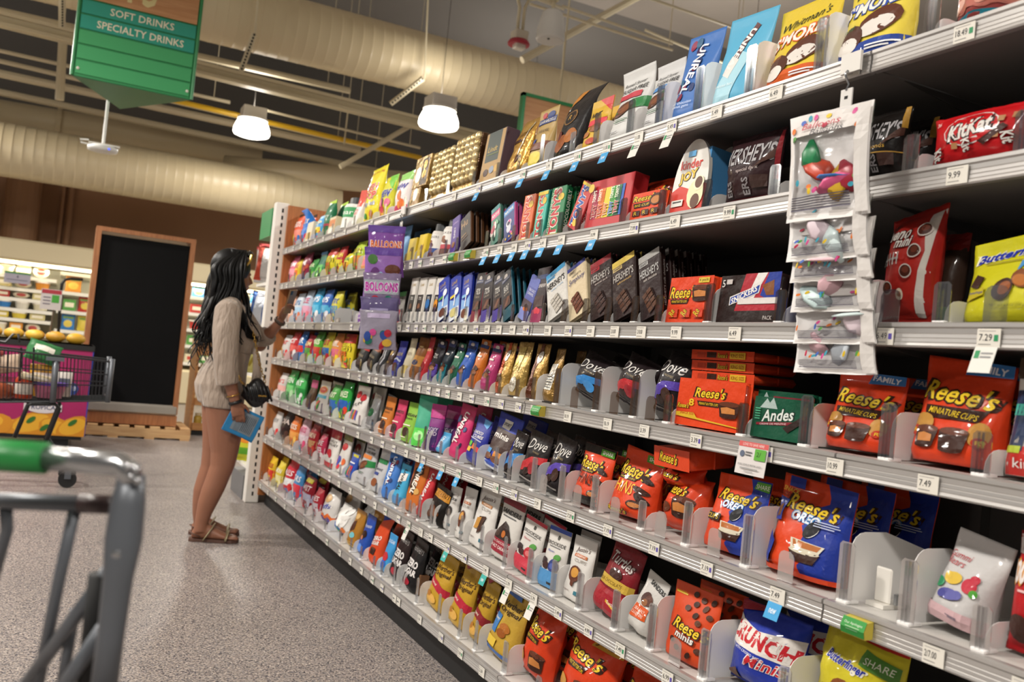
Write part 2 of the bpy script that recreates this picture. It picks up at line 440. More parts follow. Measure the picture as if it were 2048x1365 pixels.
# wooden side panel and slotted white post at the far end
o = MB().box(D + 0.012, D + 0.46, 6.335, 6.36, 0.06, 2.085).build('side_panel', WOODP, loc=(D + 0.25, 6.35, 0.06))
tag(o, 'brown wood grain side panel closing the far end of the shelves', 'panel')
post = empty('slotted_post', (D, 6.41, 0)); tag(post, 'white slotted steel post at the far end of the shelves', 'post')
MB().box(D - 0.07, D + 0.025, 6.365, 6.44, 0, 2.10, bev=0.006).build('post_body', WHITEP, post, world=True)
slots = [MB().box(D - 0.026, D - 0.014, 6.3642, 6.3665, 0.05 + i * 0.0508, 0.05 + i * 0.0508 + 0.028) for i in range(40)]
for s in slots: s.build('slot', POSTSLOT, post, world=True)
# ------------------------------------------------------------------ goods on the shelves
def y_at(px, k, x=D + 0.03, z=None):
    """distance along the aisle of the point of shelf k that shows in column px"""
    z = ZS[k] if z is None else z
    lo, hi = 0.35, 9.0
    for _ in range(40):
        m = (lo + hi) / 2
        if proj((x, m, z))[0] > px: lo = m
        else: hi = m
    return (lo + hi) / 2
def z_at(py, y, x=D + 0.05):
    lo, hi = -0.5, 4.0
    for _ in range(40):
        m = (lo + hi) / 2
        if proj((x, y, m))[1] > py: lo = m
        else: hi = m
    return (lo + hi) / 2

rng = random.Random(7)
def crinkle(u, v, W, H, s, amp):
    return amp * noise.noise(Vector((u * W * 26 + s * 7.1, v * H * 22 + s * 3.3, s))) + amp * 0.5 * noise.noise(Vector((u * W * 60, v * H * 50, s + 9)))

class Shape:
    """front and back surfaces of a pack: width W along x, height H along z, thickness T along y (front is -y)"""
    def __init__(s, kind, W, H, T, seed, slant=0.0, flop=0.0, amp=None):
        s.k, s.W, s.H, s.T, s.s, s.slant, s.flop = kind, W, H, T, seed, slant, flop
        s.amp = amp if amp is not None else {'pouch': 0.0048, 'pillow': 0.0055, 'slump': 0.009, 'bar': 0.0008, 'box': 0, 'tray': 0.001}.get(kind, 0.002)
    def prof(s, u, v):
        a = abs(2 * u - 1)
        if s.k == 'pillow':
            c = 0.05; g = min(1, max(0, (v - c) / (1 - 2 * c))); b = math.sin(math.pi * g) ** 0.6 if 0 < g < 1 else 0.0
            return b, (1 - a ** 3) ** 0.8 if a < 1 else 0.0
        if s.k == 'slump':
            c = 0.04; g = min(1, max(0, (v - c) / (1 - 2 * c))); b = (math.sin(math.pi * g ** 0.7) ** 0.55 if 0 < g < 1 else 0.0)
            return b, (1 - a ** 2.5) ** 0.8 if a < 1 else 0.0
        if s.k == 'pouch':
            t = min(1, v / 0.86); b = (1 - t ** 1.7) * (0.72 + 0.28 * min(1, v / 0.10)) if v < 0.86 else 0.0
            return b, (1 - a ** 4) ** 0.7 if a < 1 else 0.0
        return 1.0, 1.0
    def at(s, u, v, off=0.0, side=1):
        W, H, T = s.W, s.H, s.T
        b, ac = s.prof(u, v)
        ws = 1.0
        if s.k == 'pillow': ws = 1 - 0.07 * b
        elif s.k == 'slump': ws = 1 - 0.05 * b + 0.03 * math.sin(v * 9 + s.s)
        elif s.k == 'pouch': ws = 1 - 0.035 * math.sin(math.pi * min(1, v / 0.86)) + (0.01 if v > 0.86 else 0)
        d = T / 2 * b * ac
        d += crinkle(u, v, W, H, s.s + (0 if side > 0 else 40), s.amp) * min(1, b * ac * 2.5 + 0.1)
        x = (u - 0.5) * W * ws
        y = -side * (d + off + 0.0006)
        z = v * H + s.slant * (u - 0.5) * max(0, v - 0.2)
        if v > 0.62 and s.flop: y += s.flop * ((v - 0.62) / 0.38) ** 2 * H * 0.5
        if s.k in ('pillow', 'slump') and (v < 0.06 or v > 0.94): z += 0.0012 * math.sin(u * W * 900)
        return (x, y, z)
    US = [0.6 * (0.5 - 0.5 * math.cos(math.pi * i / 12)) + 0.4 * i / 12 for i in range(13)]
    VS = [0, 0.025, 0.05, 0.09, 0.14, 0.2, 0.27, 0.35, 0.43, 0.51, 0.59, 0.66, 0.73, 0.8, 0.86, 0.90, 0.94, 0.97, 1.0]
    def grid(s):
        if not hasattr(s, 'G'): s.G = [s.at(u, v) for v in s.VS for u in s.US]
        return s.G
    def skin(s):
        """the front as it is meshed, for laying prints on"""
        G = s.grid(); US, VS = s.US, s.VS; n = len(US)
        def f(u, v, off):
            i = min(max(bisect.bisect_right(US, u) - 1, 0), n - 2); j = min(max(bisect.bisect_right(VS, v) - 1, 0), len(VS) - 2)
            a = (u - US[i]) / (US[i + 1] - US[i]); b = (v - VS[j]) / (VS[j + 1] - VS[j])
            p, q, r, t = G[j * n + i], G[j * n + i + 1], G[(j + 1) * n + i], G[(j + 1) * n + i + 1]
            w = ((1 - a) * (1 - b), a * (1 - b), (1 - a) * b, a * b)
            return (p[0] * w[0] + q[0] * w[1] + r[0] * w[2] + t[0] * w[3], p[1] * w[0] + q[1] * w[1] + r[1] * w[2] + t[1] * w[3] - off, p[2] * w[0] + q[2] * w[1] + r[2] * w[2] + t[2] * w[3])
        return f
    def mesh(s, col, back=None):
        mb = MB(); us, vs_ = s.US, s.VS; nu, nv = len(us) - 1, len(vs_) - 1
        P = s.grid(); B = [s.at(u, v, side=-1) for v in vs_ for u in us]
        n = nu + 1; N = len(P)
        fr = [(j * n + i, j * n + i + 1, (j + 1) * n + i + 1, (j + 1) * n + i) for j in range(nv) for i in range(nu)]
        bk = [(N + j * n + i + 1, N + j * n + i, N + (j + 1) * n + i, N + (j + 1) * n + i + 1) for j in range(nv) for i in range(nu)]
        sd = [(j * n, (j + 1) * n, N + (j + 1) * n, N + j * n) for j in range(nv)] + [((j + 1) * n + nu, j * n + nu, N + j * n + nu, N + (j + 1) * n + nu) for j in range(nv)]
        bt = [(i + 1, i, N + i, N + i + 1) for i in range(nu)] + [(nv * n + i, nv * n + i + 1, N + nv * n + i + 1, N + nv * n + i) for i in range(nu)]
        mb.add(P + B, fr + bk + sd + bt, col)
        if back:
            c = lin(back); m = len(fr)
            for i in range(m, m + len(bk)): mb.c[i] = c
        return mb

ORD = ['top', 'second', 'third', 'fourth', 'fifth', 'sixth', 'lowest']
NAMES = {'pouch': ('stand_up_pouch', 'pouch'), 'pillow': ('candy_bag', 'bag'), 'slump': ('candy_bag', 'bag'), 'bar': ('chocolate_bar', 'chocolate bar'),
         'box': ('candy_box', 'box'), 'egg': ('candy_carton', 'box'), 'jar': ('snack_jar', 'jar'), 'tray': ('candy_pack', 'pack'), 'balls': ('praline_box', 'box'), 'gift': ('gift_box', 'box')}
DEPTH = {'pouch': 0.055, 'pillow': 0.06, 'slump': 0.09, 'bar': 0.011, 'box': 0.04, 'egg': 0.05, 'tray': 0.03, 'balls': 0.035, 'gift': 0.04, 'jar': 0.0}
USED = {}
def words_n(s): return len(s.replace(',', ' ').split())
ITEMS = []
def pack_mesh(name, kind, W, H, T, col, prints, m, seed, side=None, top=None, slant=0, flop=0, back=None, right=None, fine=True):
    """one pack at the origin: base centre at z 0, front towards -y"""
    shapes, letters = MB(), MB()
    if kind in ('pouch', 'pillow', 'slump'):
        sp = Shape(kind, W, H, T, seed, slant, flop)
        root = sp.mesh(col, back).build(name, m, smooth=True)
        lay(prints, W, H, sp.skin(), shapes, letters, base=0.0013, lim=0.013 if fine else 0.02)
    elif kind in ('bar', 'box', 'tray', 'gift', 'balls'):
        mb = MB()
        if kind == 'bar':
            mb.box(-W / 2 + 0.001, W / 2 - 0.001, -T / 2, T / 2, H * 0.02, H * 0.975, side or col, bev=0.002)
            z0 = H * 0.97
            mb.box(-W / 2, W / 2, -0.0012, 0.0012, z0, H, top or col); mb.box(-W / 2, W / 2, -0.0012, 0.0012, 0, H * 0.03, top or col)
        elif kind == 'tray':
            mb.box(-W / 2 + 0.002, W / 2 - 0.002, -T / 2, T / 2, 0.002, H - 0.002, side or col, bev=min(0.009, T / 3))
            mb.box(-W / 2 - 0.004, -W / 2 + 0.004, -0.001, 0.001, 0.004, H - 0.004, side or col); mb.box(W / 2 - 0.004, W / 2 + 0.004, -0.001, 0.001, 0.004, H - 0.004, side or col)
        else: mb.box(-W / 2, W / 2, -T / 2, T / 2, 0, H, (side or col) if kind != 'balls' else '#4a2f16', bev=0.0015)
        root = mb.build(name, m, smooth=(kind == 'tray'))
        fx = 0.004 / W
        lay([Rc(0, 0.015, 1, 0.985, col if kind != 'balls' else '#8f7c58')] + list(prints), W * (1 - 2 * fx), H, lambda u, v, o: ((u - 0.5) * W * (1 - 2 * fx), -T / 2 - o, v * H), shapes, letters, flat=True, base=0.0002)
        if right:
            lay(right, T, H, lambda u, v, o: (W / 2 + o, (u - 0.5) * T * 0.94, v * H), shapes, letters, flat=True, base=0.0003)
        if kind == 'balls':
            nx, nz = 5, 7
            cv = MB().box(-W / 2 + 0.001, W / 2 - 0.001, -T / 2 - 0.014, -T / 2 + 0.001, 0.14 * H, H - 0.001, '#fff').build('clear_cover', FILM, root)
            for i in range(nx):
                for j in range(nz):
                    rr = W / nx * 0.45
                    b = MB().sphere(((i + 0.5) / nx * W - W / 2, -T / 2 - 0.004, H * 0.17 + (j + 0.5) / nz * H * 0.82), (rr, rr * 0.8, rr), 10, 7, '#d8c492' if (i + j) % 3 else '#c2a871')
                    b.build('wrapped_praline', METALFOIL, root, smooth=True)
    elif kind == 'egg':
        pts = []
        for i in range(25):
            w = math.pi * i / 24; x = math.cos(w) * W / 2; pts.append((x * (1 - 0.05), H * 0.32 + math.sin(w) ** 0.9 * H * 0.68))
        pts = [(W * 0.40, 0)] + pts + [(-W * 0.40, 0)]
        mb = MB(); mb.prism([(x, -T / 2, z) for x, z in pts], (0, T * 0.12, 0), col)
        mb.box(-W * 0.40, W * 0.40, -T / 2 + 0.006, T / 2, 0, H * 0.86, '#4f8fc4')
        root = mb.build(name, m)
        lay(prints, W, H, lambda u, v, o: ((u - 0.5) * W, -T / 2 - o, v * H), shapes, letters, flat=True, base=0.0005)
    elif kind == 'jar':
        r = W / 2
        mb = MB().lathe([(r * 0.9, 0), (r, 0.006), (r, H * 0.70), (r * 0.94, H * 0.74), (r * 0.94, H * 0.76)], n=20, col=col)
        root = mb.build(name, m, smooth=False)
        MB().lathe([(r * 0.62, H * 0.755), (r * 0.78, H * 0.76), (r * 0.78, H * 0.97), (r * 0.66, H)], n=20, col='#1d1e20').build('lid', MATS['lid_plastic'], root)
        def js(u, v, o):
            w = -math.pi / 2 + (u - 0.5) * 2.6
            return ((r + o) * math.cos(w), (r + o) * math.sin(w), v * H)
        lay(prints, W * 1.3, H, js, shapes, letters, lim=0.012, base=0.0006)
    if shapes.f: shapes.build('printed_artwork', m, root)
    if letters.f: letters.build('lettering', m, root)
    return root
mat('lid_plastic', '#17181a', 0.35)

def tilt(roll, pitch, yaw):
    """front of a pack faces the aisle (-X); roll turns it in its own plane, pitch leans its top back, yaw turns it about the vertical"""
    return (Matrix.Rotation(R(-90 + yaw), 4, 'Z') @ Matrix.Rotation(R(-pitch), 4, 'X') @ Matrix.Rotation(R(-roll), 4, 'Y'))

def item(k, xl, xr, ytop, kind, col, look, prints=(), m=FOIL, T=None, n=1, roll=0, pitch=6, yaw=0, dx=0.0, wide=1.0, side=None, top=None,
         slant=0, flop=0.0, back=None, right=None, price=None, flag=None, div=True, z0=0.0, step=None, name=None, cat=None, H=None, group=None, tagx=0.5):
    """a pack on shelf k between columns xl and xr of the photograph, its top at row ytop; n packs one behind the other"""
    x = D + 0.035 + dx
    if kind == 'bar': roll *= 1.6              # the bars lean well over in their slots
    ya, yb = y_at(xl, k, x), y_at(xr, k, x)
    W = abs(ya - yb) * wide * 0.97; yc = min((ya + yb) / 2, 6.325 - W / 2)
    T = T if T is not None else DEPTH[kind]
    if kind == 'jar': T = W
    if H is None:
        zt = z_at(ytop, yc, x + 0.02); H = max(0.03, zt - ZS[k] - z0)
    if k > 0: H = min(H, ZB[k - 1] - ZS[k] - z0 - 0.008 - T * 0.5 * math.sin(R(abs(pitch))) - abs(math.sin(R(roll))) * W)
    H = (H - abs(math.sin(R(roll))) * W * 0.5) / max(0.5, math.cos(R(pitch)) * math.cos(R(roll)))
    nm, ct = NAMES[kind]; nm = name or nm; ct = cat or ct
    seed = rng.random() * 50
    rot = tilt(roll, pitch, yaw)
    root = pack_mesh(nm, kind, W, H, T, col, list(prints), m, seed, side, top, slant, flop, back, right, yc < 4.2)
    lift = 0.0
    # lowest corner after tilting decides the height of the base
    zs = [(rot @ Vector((sx * W / 2, sy * T / 2, 0))).z for sx in (-1, 1) for sy in (-1, 1)]
    lift = -min(zs) + (0.003 if kind in ('pouch', 'pillow', 'slump') else 0.001)
    base = Vector((x + T / 2 + 0.004, yc, ZS[k] + z0 + lift))
    for q in range(n):
        o = root if q == 0 else copy_tree(root)
        st = (step or (T + 0.012)) * q
        jit = 0 if q == 0 else rng.uniform(-0.006, 0.006)
        o.matrix_world = Matrix.Translation(base + Vector((st, jit, 0))) @ rot @ (Matrix.Rotation(R(rng.uniform(-2, 2)) if q and kind in ('pouch', 'pillow', 'slump') else 0, 4, 'Y'))
        pre = '' if q == 0 else ('the one behind: ', 'third in line: ', 'fourth in line: ', 'fifth in line: ', 'sixth in line: ', 'seventh in line: ', 'eighth in line: ')[q - 1]
        lab = pre + look + ' on the %s shelf' % ORD[k]
        tag(o, lab, ct, group or ('goods on the %s shelf' % ORD[k]))
    ITEMS.append(dict(k=k, y=yc, W=W, ya=max(ya, yb), yb=min(ya, yb), look=look, price=price, flag=flag, div=div, x=x, H=H, tagx=tagx, tall=(div if isinstance(div, float) else 0.0)))
    return root

# price tags, divider fins
def price_tag(k, y, price, flag, look):
    w, h = 0.040, 0.030
    t = MB()
    def sf(u, v, o): return (D - 0.0022 - o, y - (u - 0.5) * w, ZB[k] + 0.002 + v * h)
    t.add([sf(0, 0, 0), sf(1, 0, 0), sf(1, 1, 0), sf(0, 1, 0), sf(0, 0, -0.001), sf(1, 0, -0.001), sf(1, 1, -0.001), sf(0, 1, -0.001)],
          [(0, 1, 2, 3), (7, 6, 5, 4), (0, 4, 5, 1), (1, 5, 6, 2), (2, 6, 7, 3), (3, 7, 4, 0)], '#d9d5cb')
    sh, le = MB(), MB()
    pr = [Rc(0.08, 0.14, 0.62, 0.19, '#8d8a86'), Rc(0.08, 0.86, 0.8, 0.90, '#a9a6a2')]
    c = '#2b8a5a' if hash_(look) % 3 == 0 else '#5b4fa0'
    if hash_(look) % 2: pr.append(Rc(0.74, 0.34, 0.92, 0.68, c))
    if price and y < 4.6: pr.append(Tx(price, 0.38, 0.54, 0.56, 0.36, '#2a2a2e'))
    else: pr.append(Rc(0.1, 0.4, 0.6, 0.6, '#6a6a6c'))
    lay(pr, w, h, sf, sh, le, flat=True, base=0.0002, step=0.0001)
    root = t.build('price_tag', CARD)
    tag(root, 'price tag under the ' + look + ', %s rail' % ORD[k], 'price tag', 'price tags on the %s rail' % ORD[k])
    if sh.f: sh.build('printed_marks', CARD, root)
    if le.f: le.build('price_lettering', CARD, root)
    if flag:
        fl = MB(); fw, fh = 0.038, 0.033
        a = (D - 0.004, ZB[k] + 0.003); ang = 0.35
        def ff(u, v, o): return (a[0] - 0.001 - (1 - v) * fh * math.sin(ang) - o, y - (u - 0.5) * fw, a[1] - (1 - v) * fh * math.cos(ang))
        cc = {'new': '#3f97cc', 'teal': '#3fa39a'}.get(flag, '#3f97cc')
        if flag == 'long':
            fh = 0.045; cc = '#d5d3cc'
        fl.add([ff(0, 0, 0), ff(1, 0, 0), ff(1, 1, 0), ff(0, 1, 0), ff(0, 0, -0.0008), ff(1, 0, -0.0008), ff(1, 1, -0.0008), ff(0, 1, -0.0008)],
               [(0, 1, 2, 3), (7, 6, 5, 4), (0, 4, 5, 1), (1, 5, 6, 2), (2, 6, 7, 3), (3, 7, 4, 0)], cc)
        f = fl.build('flag', CARD, root)
        s2, l2 = MB(), MB()
        if flag == 'long': lay([Rc(0.08, 0.55, 0.3, 0.85, '#2f8a55'), Rc(0.36, 0.72, 0.9, 0.78, '#888'), Rc(0.36, 0.58, 0.85, 0.64, '#888')], fw, fh, ff, s2, l2, flat=True, base=0.0002)
        elif y < 4.6: lay([Tx('new', 0.5, 0.5, 0.5, 0.3, '#e8f2f8', sh=0.1, b=0.01)], fw, fh, ff, s2, l2, flat=True, base=0.0003)
        for q, nm in ((s2, 'printed_marks'), (l2, 'flag_lettering')):
            if q.f: q.build(nm, CARD, f)
def hash_(s):
    h = 7
    for ch in s: h = (h * 31 + ord(ch)) % 100003
    return h

FINM = mat('white_fin_plastic', '#ebe9e7', 0.45)
_FIN = {}
def divider(k, y, look, tall=0.10, wide=0.03, fin=None):
    fin = tall if fin is None else fin
    key = (round(tall, 3), wide, fin)
    if key not in _FIN:
        root = MB().box(-0.012, 0.012, -0.004, 0.03, 0, 0.006, '#ddd', bev=0.001).build('shelf_divider', FINM)
        pts = [(0.012, 0.003), (0.30, 0.003), (0.30, fin * 0.55), (0.10, fin), (0.045, fin)]
        pts += [(0.045 - 0.033 * math.sin(a * math.pi / 8), fin - 0.033 * (1 - math.cos(a * math.pi / 8))) for a in range(1, 5)]
        MB().prism([(0.0006, y_, z_) for y_, z_ in pts], (-0.0012, 0, 0)).build('fin', FINM, root)
        f = MB(); hh = tall * 0.86
        pl = [(-wide / 2, 0.004), (wide / 2, 0.004), (wide / 2, hh - 0.006), (wide / 2 - 0.006, hh), (-wide / 2 + 0.006, hh), (-wide / 2, hh - 0.006)]
        f.prism([(a, 0.002, b) for a, b in pl], (0, 0.0014, 0))
        f.box(-0.0045, -0.0033, -0.004, 0.002, 0.004, hh * 0.97); f.box(0.0033, 0.0045, -0.004, 0.002, 0.004, hh * 0.97)
        f.build('clear_front_stop', CLEAR, root)
        _FIN[key] = root; o = root
    else: o = copy_tree(_FIN[key])
    o.matrix_world = Matrix.Translation((D + 0.022, y, ZS[k] + 0.0005)) @ Matrix.Rotation(R(-90), 4, 'Z')
    tag(o, 'clear divider beside the %s, %s shelf' % (look, ORD[k]), 'shelf divider', 'plastic dividers on the shelves')
    return o
# ---- printed motifs
def cup(cu, cv, s, h): return [Pg([(cu - s, cv + h), (cu + s, cv + h), (cu + 0.8 * s, cv - h), (cu - 0.8 * s, cv - h)], '#361a10'), El(cu, cv + h, s, h * 0.42, '#5d3120'), El(cu, cv - h, s * 0.8, h * 0.3, '#361a10')]
def hcup(cu, cv, s, h): return cup(cu, cv, s, h) + [Pg([(cu - 0.75 * s, cv + 0.35 * h), (cu - 0.2 * s, cv + 0.55 * h), (cu + 0.6 * s, cv + 0.3 * h), (cu + 0.65 * s, cv - 0.5 * h), (cu - 0.6 * s, cv - 0.55 * h)], '#b8763c')]
def reese(cu, cv, w, h, rot=0): return [Tx("Reese's", cu, cv, w, h, '#dcbb2a', '#33180e', rot, 0.25, 0.03, 0.075)]
def nib(cu, cv, w, h, t, rot=0): return [Pg([(cu - w / 2, cv + h / 2), (cu + w / 2, cv + h / 2), (cu + w * 0.42, cv - h / 2), (cu - w * 0.42, cv - h / 2)], '#33180e'), Tx(t, cu, cv, w * 0.8, h * 0.5, '#dcbb2a', None, rot, 0.1, 0.01)]
def choc(cu, cv, s, a=1.0, c='#4b2a1b', c2='#6b4029', rot=20):
    """a tilted block of chocolate squares"""
    o = []; ca, sa = math.cos(R(rot)), math.sin(R(rot))
    def q(x, y): return (cu + (x * ca - y * sa) * s, cv + (x * sa + y * ca) * s * a)
    o.append(Pg([q(-1, -1.6), q(1, -1.6), q(1, 1.3), q(-0.6, 1.6)], c))
    for i in range(2):
        for j in range(4):
            x, y = -0.9 + i * 0.95, -1.5 + j * 0.75
            o.append(Pg([q(x, y), q(x + 0.82, y), q(x + 0.82, y + 0.6), q(x, y + 0.6)], c2))
    return o
def blobs(cols, seed=1, n=7, v0=0.1, v1=0.5, s=0.12, asp=0.7):
    r = random.Random(seed)
    return [El(r.uniform(0.15, 0.85), r.uniform(v0, v1), s * r.uniform(0.7, 1.2), s * asp * r.uniform(0.7, 1.2), cols[i % len(cols)], r.uniform(0, 90)) for i in range(n)]
def wavy(v, amp, col, top=True, n=14, ph=0.0):
    p = [(i / n, v + amp * math.sin(i * 1.3 + ph)) for i in range(n + 1)]
    return Pg(p + ([(1, 1), (0, 1)] if top else [(1, 0), (0, 0)]), col)
def gen(txt, tc, band=None, blob=None, out=None, rot=0, v=0.66, seal=None, seed=3):
    o = []
    if seal: o.append(Rc(0, 0.9, 1, 1, seal))
    if band: o.append(Rc(0, 0.28, 1, 0.5, band))
    if blob: o += blobs(blob if isinstance(blob, (list, tuple)) else [blob], seed, 6, 0.08, 0.42)
    if txt: o.append(Tx(txt, 0.5, v, 0.8, 0.17, tc, out, 0, 0.1, 0.03) if not rot else Tx(txt, 0.5, 0.55, 0.42, 0.62, tc, out, rot, 0, 0.03))
    return o
def unreal(tc='#efe9df', blob=(), seed=1, u=0.5, w=0.26): return blobs(list(blob), seed, 9, 0.2, 0.92, 0.085, 0.6) + [Tx('UNREAL', u, 0.58, w, 0.62, tc, None, -90, 0, 0.05)] if blob else [Tx('UNREAL', u, 0.58, w, 0.62, tc, None, -90, 0, 0.05)]
def her(cu, cv, w, h, c='#b9b4ae'): return [Tx("HERSHEY'S", cu, cv, w, h, c, None, 0, 0, 0.03)]
TONY = lambda c1, c2: [Tx("TONY'S", 0.42, 0.5, 0.55, 0.9, c1, c2, 90, 0, 0.07, 0.05), El(0.72, 0.78, 0.2, 0.07, '#e0b93a')]

# ---- top shelf
K = 0
item(K, 575, 589, 428, 'pillow', '#d8532f', 'red and peach candy bag with a black header', gen('NERDS', '#f2e8e2', '#e88a7a', ['#3a6fb0', '#e9c53a'], seal='#1c1b1a'), n=2)
item(K, 591, 603, 424, 'slump', '#2c74c8', 'blue candy bag curling forward over its neighbour', gen('JOLLY', '#f0e9e0', None, ['#c83a3a', '#f0d23a']), flop=-0.5)
item(K, 606, 618, 446, 'box', '#d9cfb8', 'beige carton beside the curled blue bag', [Rc(0.1, 0.2, 0.9, 0.5, '#c9a45a')], CARD)
item(K, 620, 632, 432, 'pillow', '#4fa0d8', 'small sky blue bag with yellow foot', gen('POP', '#fff3c0', '#e8c93a', ['#d23b3b']))
item(K, 634, 648, 402, 'pillow', '#1f6b45', 'dark green bag with spiky lime top', [Rc(0, 0.9, 1, 1, '#b8d94a'), Tx('Spry', 0.5, 0.55, 0.7, 0.16, '#dfe8d8', None, 0, 0.2), Rc(0, 0.3, 1, 0.36, '#a33a4a')], n=2)
item(K, 651, 664, 436, 'box', '#d8c6a4', 'tan carton with orange picture', [Rc(0, 0.5, 1, 0.85, '#c8783a'), Rc(0.1, 0.1, 0.9, 0.4, '#efe6d6')], CARD)
item(K, 668, 690, 400, 'jar', '#e8e6de', 'white tub with green label', [Rc(0.05, 0.35, 0.95, 0.65, '#3a9a5a'), Tx('Xlear', 0.5, 0.5, 0.6, 0.14, '#f5f5f0')], CARD)
item(K, 694, 708, 382, 'pouch', '#e4e0da', 'white pouch with red shoulders leaning back', [Rc(0, 0.55, 1, 1, '#d8452f'), Tx('GO', 0.5, 0.4, 0.5, 0.15, '#d8452f')], roll=-6)
item(K, 712, 741, 334, 'pillow', '#e6d62a', 'tall yellow party pack bag with red lettering', [Tx('1 kg Value Bag', 0.5, 0.9, 0.8, 0.05, '#c8352b'), Tx('PUSH', 0.5, 0.62, 0.72, 0.13, '#d8342a', '#f4ecd8', 0, 0.1, 0.06), Tx('POP', 0.55, 0.48, 0.62, 0.13, '#d8342a', '#f4ecd8', 0, 0.1, 0.06), Tx('Party Pack', 0.5, 0.33, 0.7, 0.09, '#2f56b0', '#e8eef8'), El(0.3, 0.15, 0.1, 0.05, '#3f9a4a'), El(0.7, 0.16, 0.1, 0.06, '#e07a2a')], n=1)
item(K, 744, 768, 352, 'pillow', '#d8d23c', 'yellow bag with lime corner and blue word', [Pg([(0.3, 1), (1, 1), (1, 0.62)], '#7cc84a'), Tx('CHEW', 0.5, 0.56, 0.85, 0.17, '#2c3f9c', '#efe9da', 0, 0.15, 0.07)] + blobs(['#d23a4a', '#6a2c5a', '#e8b63a', '#e07a9a'], 4, 9, 0.08, 0.4))
item(K, 774, 800, 345, 'pillow', '#efe6e4', 'white bag with mint top and pink foot', [Rc(0, 0.78, 1, 1, '#9fd87a'), Tx('CHEW', 0.5, 0.62, 0.85, 0.14, '#4a4aa8', None, 0, 0.2, 0.05), Rc(0, 0, 1, 0.2, '#d83a6a')] + blobs(['#e8783a', '#f0a04a'], 5, 5, 0.2, 0.5), n=2)
item(K, 814, 832, 366, 'box', '#8a6b3a', 'small gold praline carton on the shelf', [El(0.5, 0.5, 0.25, 0.25, '#e6dfd0'), Rc(0, 0, 0.12, 1, '#b08c48')], METALFOIL, T=0.05)
item(K, 816, 846, 315, 'box', '#9a7a42', 'gold praline carton stacked on the small one', [Rc(0.5, 0.05, 0.95, 0.9, '#3f2a1c'), El(0.3, 0.42, 0.2, 0.25, '#e6dfd0'), El(0.72, 0.7, 0.14, 0.14, '#c79b45'), El(0.72, 0.4, 0.14, 0.14, '#c79b45')], METALFOIL, T=0.04, z0=0.093, div=False, dx=0.006)
item(K, 856, 898, 303, 'balls', '#a8843e', 'clear box of gold wrapped pralines, far one', [Rc(0, 0, 1, 0.14, '#b48e3e'), El(0.5, 0.08, 0.2, 0.05, '#e8e2d2')], METALFOIL, pitch=4)
item(K, 900, 946, 276, 'balls', '#a8843e', 'clear box of gold wrapped pralines, near one', [Rc(0, 0, 1, 0.14, '#b48e3e'), El(0.5, 0.5, 0.16, 0.07, '#e8e2d2')], METALFOIL, pitch=4, price='16.99')
item(K, 952, 992, 264, 'gift', '#a8854e', 'tan and dark green gift box of chocolates', [Rc(0.12, 0.42, 0.82, 0.99, '#2f3a34'), Tx('Lindt', 0.45, 0.66, 0.5, 0.1, '#c9a84e', None, 0, 0.2), Rc(0.2, 0.55, 0.8, 0.565, '#6f7a3a'), El(0.3, 0.22, 0.13, 0.07, '#44281c'), El(0.6, 0.25, 0.13, 0.07, '#8a92a0'), El(0.85, 0.25, 0.12, 0.07, '#c79b45')], CARD, T=0.055, side='#3c2630', price='12.99', flag='new')
item(K, 1000, 1034, 232, 'pouch', '#b98d3e', 'gold pouch with a caramel drip picture', [Tx('Werther', 0.5, 0.7, 0.5, 0.07, '#6d4a1c', None, 8, 0.2), El(0.5, 0.82, 0.3, 0.09, '#caa04c'), Rc(0.1, 0.55, 0.6, 0.6, '#4a2a20'), Rib([(0.75, 0.9), (0.7, 0.55), (0.66, 0.3)], 0.07, '#d8ccb0'), El(0.64, 0.26, 0.09, 0.07, '#5a3018')], METALFOIL, T=0.07, flop=0.2)
item(K, 1042, 1080, 216, 'pouch', '#a78b52', 'khaki pouch with navy name band', [El(0.3, 0.9, 0.12, 0.05, '#a8323a'), El(0.65, 0.88, 0.2, 0.06, '#2f3f74'), Rc(0.08, 0.74, 0.98, 0.84, '#25356c'), Tx('GHIRARDELLI', 0.53, 0.79, 0.82, 0.055, '#e9e6da'), Tx('CARAMEL', 0.5, 0.62, 0.6, 0.05, '#3a2a18'), Rc(0, 0.3, 1, 0.42, '#6b3a22'), Rc(0.05, 0.42, 0.35, 0.5, '#2f4a90'), El(0.5, 0.15, 0.35, 0.12, '#d6c34a')], SATIN, price='12.99', flag='new')
item(K, 1088, 1140, 166, 'pouch', '#151213', 'tall black bag with orange swirls and seal', [Pg([(0, 0.6), (0.35, 1), (0.1, 1), (0, 0.85)], '#b8782c'), El(0.45, 0.55, 0.24, 0.11, '#7a5a34'), El(0.45, 0.55, 0.2, 0.09, '#1a1516'), El(0.4, 0.2, 0.22, 0.12, '#8a4a1e'), El(0.7, 0.28, 0.18, 0.1, '#a0602a'), El(0.2, 0.32, 0.14, 0.07, '#5c1f18'), Tx('R', 0.45, 0.55, 0.12, 0.07, '#b8904a')], FOIL, T=0.10, flop=0.25, price='11.99', flag='new', div=0.12)
item(K, 1150, 1192, 198, 'pouch', '#c9a12e', 'yellow bag with red crown and cookies', [Pg([(0, 0.55), (1, 0.62), (1, 1), (0, 1)], '#c9a12e'), Pg([(0.35, 1), (1, 1), (1, 0.72)], '#c23a3c'), Rc(0.02, 0.48, 0.95, 0.6, '#d0404a'), Tx('NUT', 0.4, 0.7, 0.5, 0.11, '#2a1a12', None, 0, 0.2, 0.05), El(0.6, 0.42, 0.28, 0.08, '#8a4f24'), El(0.3, 0.3, 0.16, 0.06, '#a86a34'), El(0.6, 0.16, 0.25, 0.06, '#b0442e')], SATIN, price='11.00', flag='new', n=2)
